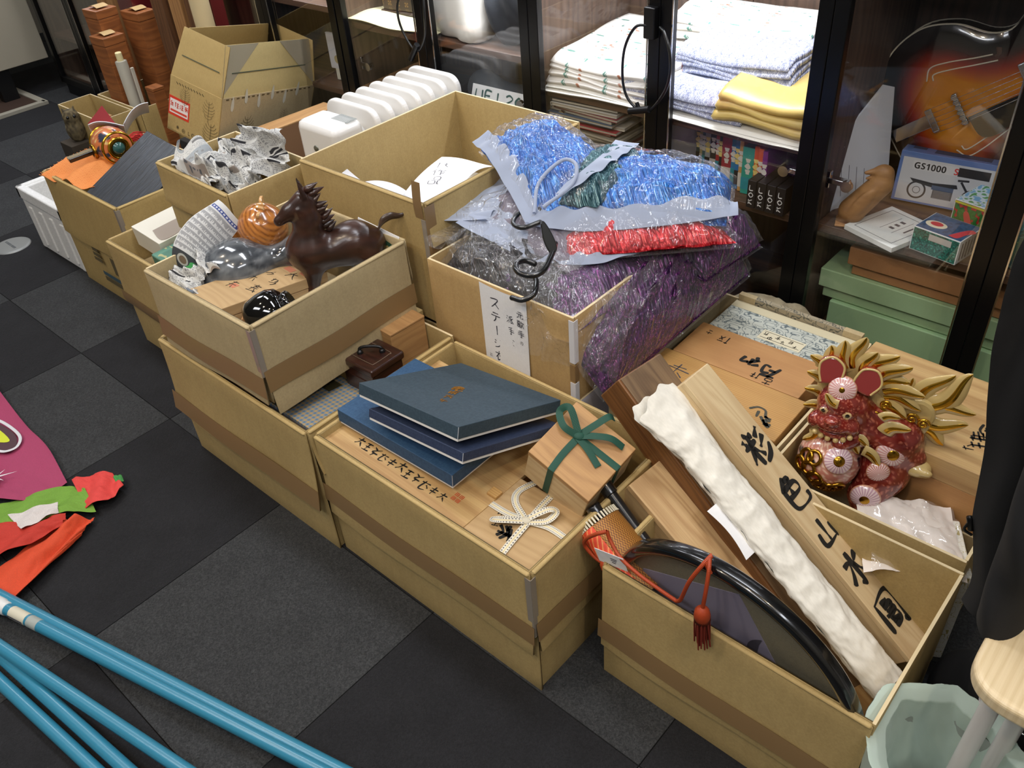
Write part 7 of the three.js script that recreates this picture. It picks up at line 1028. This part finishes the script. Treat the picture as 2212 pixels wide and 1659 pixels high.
  const GB = [['brown lidded box on top of the pale green boxes', 2.585, 0.297, 0.075, 0.64, '#a9794e'], ['upper pale green storage box in the bottom of the right cabinet', 2.575, 0.215, 0.08, 0.74, '#a3c295'], ['lower pale green storage box in the bottom of the right cabinet', 2.59, 0.08, 0.133, 0.7, '#9abb8e']];
  for (const [l, x, y, h, w, c] of GB) { const b = thing('storage_box', l, 'storage box', [x, y, -1.33]); part(b, 'box_body', box(w - 0.02, h * 0.5, 0.28, 0, 0, 0, 0.003), std({ color: HEX(c), roughness: 0.65 })); part(b, 'lid', box(w, h * 0.62, 0.3, 0, h * 0.38, 0, 0.003), std({ color: HEX(c), roughness: 0.6 })); }
}
{ // cabinet with the white bag
  const b = thing('handbag', 'slouching white leather bag on the shelf of the white bag cabinet', 'bag', [1.0, 0.672, -1.23], [0.25, 0, 0]);
  part(b, 'bag_body', sdf((x, y, z) => Math.max(smin(ell(x, y, z, [0, 0.12, 0], [0.13, 0.15, 0.075]), cap(x, y, z, [0.06, 0.02, 0.06], [0.0, 0.1, 0.02], 0.05, 0.06), 0.04) + 0.008 * Math.sin(x * 40 + y * 20), -y), [0, 0.12, 0], 0.175, 48), phys({ color: HEX('#dad6cc'), roughness: 0.42 }));
  part(b, 'strap', tube([[-0.1, 0.2, 0], [-0.06, 0.32, 0], [0.06, 0.32, 0], [0.1, 0.2, 0]], 0.009, 40, 8), phys({ color: HEX('#d2cec4'), roughness: 0.42 }));
  const l = thing('handbag', 'small brown monogram patterned bag on a cream cloth, left of the white bag', 'bag', [0.73, 0.684, -1.28], [0.1, 0, 0]);
  part(l, 'bag_body', box(0.19, 0.17, 0.1, 0, 0, 0, 0.02), std({ map: tex(128, 128, 0.07, (u, v) => { const a = Math.hypot((u * 2 % 1) - 0.5, (v * 2 % 1) - 0.5), q = Math.abs(Math.atan2((v * 2 % 1) - 0.5, (u * 2 % 1) - 0.5) * 4 / 3.14159) % 2; return a < 0.24 && Math.abs(q - 1) < 0.55 ? [122, 94, 52] : [62, 46, 34]; }), roughness: 0.5 })); part(l, 'trim', [box(0.194, 0.012, 0.104, 0, 0.15, 0, 0.004), box(0.192, 0.01, 0.102, 0, 0.0, 0, 0.004)], std({ color: HEX('#3a2a1e'), roughness: 0.5 }));
  const c = thing('folded_textile', 'cream cloth spread under the brown patterned bag', 'textile', [0.77, 0.672, -1.27]); part(c, 'cloth', grid(20, 20, (u, v) => [(u - 0.5) * 0.4, 0.008 + 0.004 * Math.sin(u * 9) + 0.003 * Math.sin(v * 11), (v - 0.5) * 0.28], 0.004), std({ color: HEX('#d8d2a8'), roughness: 0.8, side: THREE.DoubleSide }));
  const d = thing('handbag', 'dark grey soft bag at the right end of that shelf', 'bag', [1.22, 0.672, -1.26], [0.1, 0, 0]); part(d, 'bag_body', sdf((x, y, z) => Math.max(ell(x, y, z, [0, 0.1, 0], [0.11, 0.13, 0.09]) + 0.01 * Math.sin(x * 50 + y * 30), -y), [0, 0.1, 0], 0.15, 40), std({ color: HEX('#2c3036'), roughness: 0.6 })); part(d, 'strap', tube([[-0.06, 0.2, 0], [-0.04, 0.29, 0], [0.04, 0.29, 0], [0.06, 0.2, 0]], 0.008, 30, 8), std({ color: HEX('#24282c'), roughness: 0.6 }));
  const s = thing('shoe', 'grey and red sports shoe on the lower shelf behind the deep carton', 'shoe', [1.06, 0.432, -1.3], [0.3, 0, 0]);
  part(s, 'upper', sdf((x, y, z) => Math.max(smin(ell(x, y, z, [-0.05, 0.05, 0], [0.06, 0.065, 0.042]), ell(x, y, z, [0.06, 0.035, 0], [0.085, 0.04, 0.045]), 0.04), -y + 0.01), [0.02, 0.05, 0], 0.14, 44), std({ color: HEX('#56616e'), roughness: 0.6 })); part(s, 'sole', xf(ext(spl([[-0.11, -0.04], [0.05, -0.046], [0.145, -0.02], [0.145, 0.02], [0.05, 0.046], [-0.11, 0.04]]), 0.014, 0.004), [0, 0.004, 0], [0, -Math.PI / 2, 0]), std({ color: HEX('#8e2f32'), roughness: 0.6 })); part(s, 'pompon', xf(new THREE.IcosahedronGeometry(0.022, 2), [-0.05, 0.05, 0.045]), std({ color: HEX('#9a9c94'), roughness: 0.9 }));
  const sg = thing('sign_card', 'white card with green numbers propped on the lower shelf', 'sign', [1.22, 0.5, -1.14], [0.02, -0.35, 0]);
  part(sg, 'card', box(0.26, 0.06, 0.004, 0, 0, 0, 0.001), std({ color: HEX('#dcdede') })); part(sg, 'numbers', [['14,10 14,90 86,90;86,90 86,10', 0], ['84,10 20,10 20,90 84,90;20,50 70,50', 1], ['50,10 50,90', 2], ['16,26 50,10 84,26 80,46 16,90 88,90', 3.2], ['50,10 16,50 50,90 84,50 50,10', 4.2], ['16,26 50,10 84,26 80,46 16,90 88,90', 5.2]].flatMap(([q, i]) => ink(q, 0.034, 14, -0.1 + i * 0.036, 0.034)).map((g) => g.translate(0, 0, 0.0024)), std({ color: HEX('#24504a') }));
  const kb = thing('keyboard', 'dark flat panel lying on the lower shelf beside the shoe', 'panel', [0.72, 0.432, -1.3], [0.1, 0, 0]); part(kb, 'panel_body', box(0.3, 0.03, 0.2, 0, 0, 0, 0.008), std({ color: HEX('#23272c'), roughness: 0.4 })); part(kb, 'metal_edge', box(0.3, 0.006, 0.004, 0, 0.012, 0.1, 0.001), chrome);
}
{ // cabinets at the left, glimpsed between the posts
  const it = (l, x, y, z, w, h, d, c, cat = 'box') => { const o = thing(cat === 'box' ? 'small_box' : cat.replace(' ', '_'), l, cat, [x, y, z], [0.1, 0, 0]); part(o, 'body', box(w, h, d, 0, 0, 0, 0.004), std({ color: HEX(c), roughness: 0.45 })); part(o, 'top_edge', box(w * 0.98, 0.003, d * 0.98, 0, h - 0.001, 0, 0.001), std({ color: HEX(c), roughness: 0.3 })); return o; };
  it('white box with a round window on the lower shelf right of the printed carton', 0.42, 0.432, -1.24, 0.1, 0.05, 0.08, '#c9c8b8'); it('white oval holed plate leaning behind the printed carton', 0.38, 0.47, -1.2, 0.05, 0.12, 0.01, '#b8bac0', 'plate');
  it('pale box beside the white box with a round window', 0.48, 0.432, -1.3, 0.09, 0.06, 0.07, '#b09a6c'); it('red fabric strip at the edge of the upper shelf', 0.5, 0.702, -1.17, 0.02, 0.14, 0.04, '#b83a38', 'strap'); it('cream flat box on the upper shelf behind the printed carton', 0.36, 0.702, -1.25, 0.18, 0.03, 0.12, '#b8a684');
  const w1 = thing('ceramic_dish', 'white rimmed ceramic dish on the far left cabinet shelf', 'dish', [-0.98, 0.755, -1.25]); part(w1, 'dish', lathe([[0, 0.004], [0.06, 0.006], [0.1, 0.022], [0.104, 0.024], [0.1, 0.018], [0.05, 0.0], [0, 0]], 40), whitePlastic);
  const w2 = thing('ceramic_dish', 'white oval dish on the lower far left cabinet shelf', 'dish', [-1.28, 0.305, -1.28]); part(w2, 'dish', xf(lathe([[0, 0.004], [0.06, 0.006], [0.1, 0.04], [0.104, 0.042], [0.1, 0.034], [0.05, 0.0], [0, 0]], 40), [0, 0, 0], [0, 0, 0], [1.3, 1, 0.9]), whitePlastic);
  it('white books laid flat on the far left cabinet shelf', -0.5, 0.752, -1.25, 0.26, 0.03, 0.18, '#c8cac8', 'book'); it('silver framed glass ornament in the far left cabinet', -0.52, 0.79, -1.32, 0.12, 0.1, 0.05, '#8d949a', 'ornament');
}
// ---------------------------------------------------------------- nearest to the camera
{ // telescopic banner poles on the carpet
  const blue = phys({ color: HEX('#2f7c98'), roughness: 0.35, clearcoat: 0.35, clearcoatRoughness: 0.2 });
  const P = [['farthest blue banner pole, close behind the pole with the white joint', [1.276, 0.035, 0.553], [1.852, 0.035, 0.408]], ['blue banner pole with a white joint and printed label at its left end', [1.31, 0.04, 0.564], [1.873, 0.04, 0.42]], ['middle blue banner pole, crossing over the one left of it', [1.425, 0.05, 0.608], [1.922, 0.05, 0.512]], ['blue banner pole second from the bottom left corner', [1.423, 0.03, 0.616], [1.832, 0.03, 0.573]], ['blue banner pole nearest the bottom left corner', [1.469, 0.018, 0.642], [1.774, 0.018, 0.61]]];
  P.forEach(([l, a, b], i) => { const A = V(a), B = V(b), d = B.clone().sub(A).normalize(), o = thing('banner_pole', l, 'pole', A.clone().addScaledVector(d, -0.5).toArray(), [0, 0, 0], 'blue banner poles on the carpet'); const q = new THREE.Quaternion().setFromUnitVectors(new THREE.Vector3(0, 1, 0), d); o.quaternion.copy(q);
    part(o, 'tube', lathe([[0, 0], [0.0125, 0], [0.0125, 1.75], [0.0105, 1.76], [0, 1.76]], 28), blue);
    part(o, 'end_plug', lathe([[0, -0.012], [0.011, -0.01], [0.013, 0], [0.013, 0.02], [0, 0.02]], 24), std({ color: HEX('#dfe3e4') }));
    if (i === 1) { part(o, 'joint', lathe([[0.0125, 0.47], [0.0165, 0.472], [0.0165, 0.505], [0.0145, 0.51], [0.0145, 0.52], [0.0125, 0.522]], 28), std({ color: HEX('#d5d6d4'), roughness: 0.4 })); const L = part(o, 'label_sleeve', lathe([[0.0126, 0.538], [0.0129, 0.539], [0.0129, 0.585], [0.0126, 0.586]], 28), std({ color: HEX('#c9c3ae'), roughness: 0.5 })); part(L, 'label_print', Array.from({ length: 9 }, (_, k) => xf(box(0.0035, 0.0004, 0.006, 0, 0, 0, 0), [0, 0.541 + k * 0.0048, 0.013], [0, Math.PI / 2, 0])), inkGrey); part(o, 'worn_sleeve', lathe([[0.0126, 0.592], [0.0128, 0.593], [0.0128, 0.62], [0.0126, 0.621]], 28), std({ color: HEX('#9aa09a'), roughness: 0.6 })); } });
}
{ // crumpled printed banner on the carpet
  const o = thing('banner', 'crumpled cloth banner in magenta, green, white and orange lying on the carpet at left', 'banner', [0, 0, 0]);
  const weave = (h) => { const c = HEX(h).convertLinearToSRGB(); return std({ map: tex(128, 128, 0.06, (u, v) => { const k = 0.92 + 0.1 * vn(u * 60, v * 60, 60, 60, 3); return [c.r * 255 * k, c.g * 255 * k, c.b * 255 * k]; }), roughness: 0.8, side: THREE.DoubleSide }); };
  // Coons-like cloth patch between two edge polylines
  const cloth = (name, A, B, mat, y0, amp, s, n = 40) => { const a = curve(A), b = curve(B); const g = grid(n, n, (u, v) => { const p = a.getPoint(u).lerp(b.getPoint(u), v), e = Math.sin(Math.PI * u) * 0.6 + 0.4; return [p.x, y0 + p.y + amp * (0.5 + 0.5 * Math.sin(u * 9 + v * 5 + s)) * e + amp * 1.2 * (fbm3(u * 4, v * 4, s, 2) - 0.4), p.z]; }, 0.0012); const p = g.attributes.position, uv = g.attributes.uv; for (let i = 0; i < uv.count; i++) uv.setXY(i, p.getX(i), p.getZ(i)); return part(o, name, g, mat); };
  const mg = cloth('magenta_cloth', [[0.3, 0, 0.215], [0.51, 0, 0.241], [0.734, 0, 0.262], [0.876, 0, 0.268], [1.035, 0, 0.296]], [[0.3, 0, 0.52], [0.55, 0, 0.5], [0.8, 0, 0.48], [0.92, 0, 0.45], [1.03, 0, 0.385]], weave('#a03a5e'), 0.016, 0.009, 1);
  cloth('green_cloth', [[0.96, 0, 0.44], [1.02, 0, 0.37], [1.05, 0, 0.3], [1.1, 0, 0.28]], [[1.1, 0, 0.5], [1.12, 0, 0.42], [1.14, 0, 0.35], [1.19, 0, 0.3]], weave('#6f9a34'), 0.014, 0.016, 4);
  cloth('red_corner', [[1.04, 0, 0.285], [1.07, 0, 0.245], [1.105, 0, 0.212]], [[1.16, 0, 0.31], [1.185, 0, 0.265], [1.165, 0, 0.215]], weave('#d6423c'), 0.02, 0.012, 7, 24);
  cloth('orange_cloth', [[1.13, 0, 0.36], [1.17, 0, 0.34], [1.2, 0, 0.31]], [[1.2, 0, 0.62], [1.3, 0, 0.56], [1.225, 0, 0.36]], weave('#cf4620'), 0.008, 0.02, 9);
  cloth('red_fold', [[1.03, 0, 0.5], [1.1, 0, 0.42], [1.15, 0, 0.35]], [[1.15, 0, 0.56], [1.17, 0, 0.46], [1.18, 0, 0.38]], weave('#b93122'), 0.022, 0.014, 12, 28);
  cloth('white_fold', [[1.05, 0, 0.44], [1.08, 0, 0.39], [1.1, 0, 0.345]], [[1.12, 0, 0.44], [1.13, 0, 0.4], [1.135, 0, 0.36]], weave('#cfc8c4'), 0.03, 0.008, 15, 24);
  cloth('white_hem', [[1.17, 0, 0.6], [1.2, 0, 0.55]], [[1.24, 0, 0.63], [1.24, 0, 0.56]], weave('#c9c6c0'), 0.026, 0.006, 16, 12);
  cloth('green_tip', [[1.112, 0, 0.215], [1.125, 0, 0.2]], [[1.14, 0, 0.222], [1.15, 0, 0.207]], weave('#3f8a42'), 0.02, 0.004, 18, 10);
  // printed butterfly: yellow wing panels with dark and white outlines, following the magenta cloth
  const y = 0.0345, pr = (pts, h, nm, dy) => part(mg, nm, xf(ext(spl(pts), 0.0005, 0), [0, y + dy, 0], [0, Math.PI / 2, 0]), std({ color: HEX(h), roughness: 0.8 }));
  const sh = (pts) => pts.map(([x, z]) => [x, z]);
  pr(sh([[0.56, 0.46], [0.6, 0.34], [0.74, 0.302], [0.81, 0.315], [0.815, 0.345], [0.77, 0.37], [0.85, 0.4], [0.88, 0.43], [0.8, 0.5], [0.62, 0.52]]), '#4a3138', 'dark_outline', 0.0);
  for (const p of [[[0.6, 0.36], [0.67, 0.325], [0.78, 0.32], [0.76, 0.345], [0.68, 0.365]], [[0.61, 0.385], [0.7, 0.365], [0.76, 0.362], [0.73, 0.385], [0.64, 0.4]], [[0.62, 0.42], [0.7, 0.395], [0.78, 0.392], [0.8, 0.42], [0.74, 0.47], [0.64, 0.48]]]) pr(p, '#c3cc2e', 'yellow_panel', 0.001);
  part(mg, 'white_outline', xf(tube([[0.6, 0, 0.335], [0.68, 0, 0.303], [0.78, 0, 0.296], [0.822, 0, 0.318], [0.818, 0, 0.346], [0.79, 0, 0.366], [0.83, 0, 0.382], [0.86, 0, 0.41], [0.88, 0, 0.44]], 0.0045, 80, 6), [0, y + 0.001, 0], [0, 0, 0], [1, 0.2, 1]), std({ color: HEX('#c9c9cc') }));
  const st = []; for (let k = 0; k < 8; k++) { const a = k * 0.785 + 0.3, L = 0.03 + 0.02 * (k % 2); const s = new THREE.Shape(); s.moveTo(0, -0.003); s.lineTo(L, 0); s.lineTo(0, 0.003); const g = ext(s, 0.0004, 0); g.rotateX(-Math.PI / 2); g.rotateY(a); g.translate(0.895, y + 0.0015, 0.405); st.push(g); } part(mg, 'white_sparkle', st, std({ color: HEX('#d6d3d6') }));
}
{ // folding stool: pale wooden seat on white tubes
  const o = thing('folding_stool', 'folding stool with a pale rounded wooden seat and white tube legs at the right edge', 'stool', [3.035, 0, -0.29]);
  const s = new THREE.Shape(), w = 0.157, d = 0.15, r = 0.05; s.moveTo(-w + r, -d); s.lineTo(w - r, -d); s.quadraticCurveTo(w, -d, w, -d + r); s.lineTo(w, d - r); s.quadraticCurveTo(w, d, w - r, d); s.lineTo(-w + r, d); s.quadraticCurveTo(-w, d, -w, d - r); s.lineTo(-w, -d + r); s.quadraticCurveTo(-w, -d, -w + r, -d);
  const g = new THREE.ExtrudeGeometry(s, { depth: 0.012, bevelEnabled: true, bevelSize: 0.009, bevelThickness: 0.008, bevelSegments: 5, curveSegments: 16 }); g.rotateX(-Math.PI / 2); g.translate(0, 0.431, 0); part(o, 'seat', meters(clean(g), true), W.seat);
  const wh = phys({ color: HEX('#cfc8c4'), roughness: 0.3, clearcoat: 0.4 });
  for (const [x, z, x2, z2] of [[-0.128, 0.122, -0.136, 0.1], [-0.095, 0.08, -0.1, 0.05], [0.12, 0.12, 0.13, 0.1], [0.1, 0.08, 0.1, 0.05], [-0.12, -0.12, -0.13, -0.1], [0.12, -0.12, 0.13, -0.1]]) part(o, 'leg', tube([[x, 0.43, z], [(x + x2) / 2, 0.2, (z + z2) / 2], [x2, 0.01, z2]], 0.0118, 12, 14), wh);
  part(o, 'crossbar', tube([[-0.14, 0.36, 0.1], [-0.08, 0.36, 0.06]], 0.009, 6, 10), wh); part(o, 'crossbar', tube([[-0.13, 0.1, -0.1], [0.13, 0.1, -0.1]], 0.009, 6, 10), wh);
  for (const [x, z] of [[-0.136, 0.1], [-0.1, 0.05], [0.13, 0.1], [-0.13, -0.1], [0.13, -0.1], [0.1, 0.05]]) part(o, 'foot_cap', cyl(0.014, 0.013, 0.022, x, 0, z, 16), black);
}
{ // waste bin lined with a pale green plastic bag
  const o = thing('waste_bin', 'waste bin lined with a pale green translucent plastic bag beside the right carton', 'waste bin', [2.893, 0, -0.155]);
  part(o, 'bin', lathe([[0, 0], [0.066, 0], [0.07, 0.004], [0.084, 0.235], [0.081, 0.235], [0.067, 0.008], [0, 0.008]], 40), std({ color: HEX('#8f968e'), roughness: 0.6 }));
  const R = (v) => v < 0.42 ? mix(0.084, 0.091, v / 0.42) : v < 0.52 ? 0.091 + 0.008 * Math.sin(((v - 0.42) / 0.1) * 3.14) : mix(0.08, 0.058, (v - 0.52) / 0.48), Yv = (v) => v < 0.42 ? mix(0.08, 0.275, v / 0.42) : v < 0.52 ? 0.275 + 0.006 * Math.sin(((v - 0.42) / 0.1) * 3.14) : mix(0.272, 0.09, (v - 0.52) / 0.48);
  part(o, 'bag_liner', (() => { const g = grid(110, 60, (u, v) => { const a = u * Math.PI * 2, k = 1 - 0.6 * Math.abs(v - 0.47), f = 0.012 * (ridge(Math.cos(a) * 1.1 + 20, v * 2.2 + Math.sin(a) * 1.1 + 20, 3) - 0.3) + 0.012 * (fbm3(Math.cos(a) * 3, v * 6, Math.sin(a) * 3, 5) - 0.5), r = R(v) + f * k + 0.012 * Math.max(0, Math.cos(a - 2.6)) * (v < 0.5 ? 1 : 0.3); return [Math.cos(a) * r, Yv(v) + f * 0.6 + 0.012 * Math.sin(a * 2 + 0.6), Math.sin(a) * r]; }); return g; })(), phys({ color: HEX('#cfe0d4'), transmission: 0.35, thickness: 0, roughness: 0.55, side: THREE.DoubleSide, sheen: 0.2 }));
  part(o, 'crumpled_waste', crumple([0, 0.13, 0], 0.045, 0.045, 0.03, 71, 6, 22), std({ color: HEX('#c9d6d2'), roughness: 0.7, side: THREE.DoubleSide }));
}
{ // black garment hanging at the right edge
  const rail = thing('hanger_hook', 'black coat hanger above the frame carrying the black garment', 'hanger', [3.0, 1.03, -0.3]); part(rail, 'shoulder_bar', tube([[-0.17, -0.06, 0], [-0.08, -0.015, 0], [0, 0, 0], [0.08, -0.015, 0], [0.17, -0.06, 0]], 0.008, 40, 10), black); part(rail, 'hook', tube([[0, 0, 0], [0, 0.06, 0], [0.02, 0.085, 0], [0.0, 0.105, 0], [-0.02, 0.09, 0]], 0.003, 30, 8), chrome);
  const st = thing('garment_rack', 'chrome garment rack post standing outside the right edge of the frame', 'garment rack', [3.25, 0, -0.3]); part(st, 'post', cyl(0.014, 0.014, 1.2, 0, 0.02, 0, 18), chrome); part(st, 'rail', tube([[-0.4, 1.135, 0], [0.4, 1.135, 0]], 0.012, 8, 12), chrome); part(st, 'foot', box(0.05, 0.02, 0.45, 0, 0, 0, 0.006), chrome); part(st, 'foot', box(0.45, 0.02, 0.05, 0, 0, 0, 0.006), chrome);
  const o = thing('garment', 'black coat hanging at the right edge, covering the end of the carton with the lion', 'coat', [2.8, 0.6, -0.3]);
  const L = [[-0.03, 0.42], [-0.047, 0.34], [-0.047, 0.29], [-0.044, 0.248], [-0.039, 0.2], [-0.029, 0.143], [-0.015, 0.078], [-0.007, 0.012], [0.0, -0.043], [0.012, -0.09], [0.024, -0.147], [0.022, -0.19]], lc = new THREE.SplineCurve(L.map((p) => new THREE.Vector2(...p)));
  const cm = std({ map: tex(128, 128, 0.05, (u, v) => { const k = 14 + 7 * vn(u * 60, v * 60, 60, 60, 3); return [k, k, k * 1.1]; }), roughness: 0.85 });
  const surf = (s, w) => grid(60, 60, (u, v) => { const p = lc.getPoint(1 - v), x = p.x + u * w, fold = 0.012 * Math.sin(u * 22 + v * 3) * (1 - 0.5 * v) + 0.008 * Math.sin(u * 41 - v * 5) + 0.02 * (fbm3(u * 5, v * 5, 1, 4) - 0.5); return [x, p.y + 0.012 * Math.sin(u * 5) * (1 - v), s * (0.035 * Math.sqrt(Math.sin(Math.PI * clamp(u * 0.96 + 0.02))) + fold * 0.6)]; });
  part(o, 'body', [surf(1, 0.4), surf(-1, 0.4)], Object.assign(cm, { side: THREE.DoubleSide }));
  part(o, 'sleeve', grid(40, 40, (u, v) => { const a = u * 6.283, r = 0.045 - 0.01 * v; return [0.055 + 0.02 * v + r * 0.8 * Math.cos(a), 0.4 - v * 0.56, 0.045 + r * Math.sin(a) + 0.006 * Math.sin(v * 24 + a * 2)]; }), cm);
  part(o, 'front_placket', tube([[0.13, 0.4, 0.04], [0.14, 0.2, 0.05], [0.13, 0.0, 0.046], [0.135, -0.17, 0.04]], 0.003, 40, 6), std({ color: HEX('#1c1c20') }));
  part(o, 'toggle', xf(lathe([[0, -0.012], [0.004, -0.01], [0.0045, 0.01], [0, 0.012]], 14), [0.0, -0.052, 0.01], [0, 0, 0.3]), black); part(o, 'toggle_loop', tube([[0.006, -0.07, 0.01], [-0.004, -0.064, 0.012], [-0.002, -0.05, 0.012]], 0.002, 16, 6), black);
  const bb = thing('black_bag', 'black cloth bag standing on the floor between the right carton and the bin', 'bag', [2.93, 0, -0.4]); part(bb, 'bag_body', sdf((x, y, z) => Math.max(ell(x, y, z, [0, 0.09, 0], [0.11, 0.14, 0.085]) + 0.008 * Math.sin(x * 40 + y * 30 + z * 20), -y), [0, 0.1, 0], 0.15, 40), std({ color: HEX('#101012'), roughness: 0.9 })); part(bb, 'carry_handle', tube([[-0.05, 0.22, 0], [-0.03, 0.27, 0.01], [0.03, 0.27, 0.01], [0.05, 0.22, 0]], 0.006, 24, 8), black);
  const wr = thing('wire_rack', 'low chrome wire rack partly seen under the stool', 'wire rack', [3.05, 0.16, -0.33]); part(wr, 'wire', [0, 1, 2, 3, 4].map((k) => tube([[-0.12, 0, -0.06 + k * 0.03], [0.15, 0, -0.06 + k * 0.03]], 0.0025, 4, 8)), chrome); part(wr, 'frame_wire', tube([[-0.12, 0, -0.065], [0.15, 0, -0.065], [0.15, 0, 0.065], [-0.12, 0, 0.065]], 0.0035, 30, 8, true), chrome); for (const [x, z] of [[-0.12, -0.06], [0.15, -0.06], [0.15, 0.06], [-0.12, 0.06]]) part(wr, 'support_leg', cyl(0.004, 0.004, 0.16, x, -0.16, z, 10), chrome);
}
renderer.render(scene, camera);
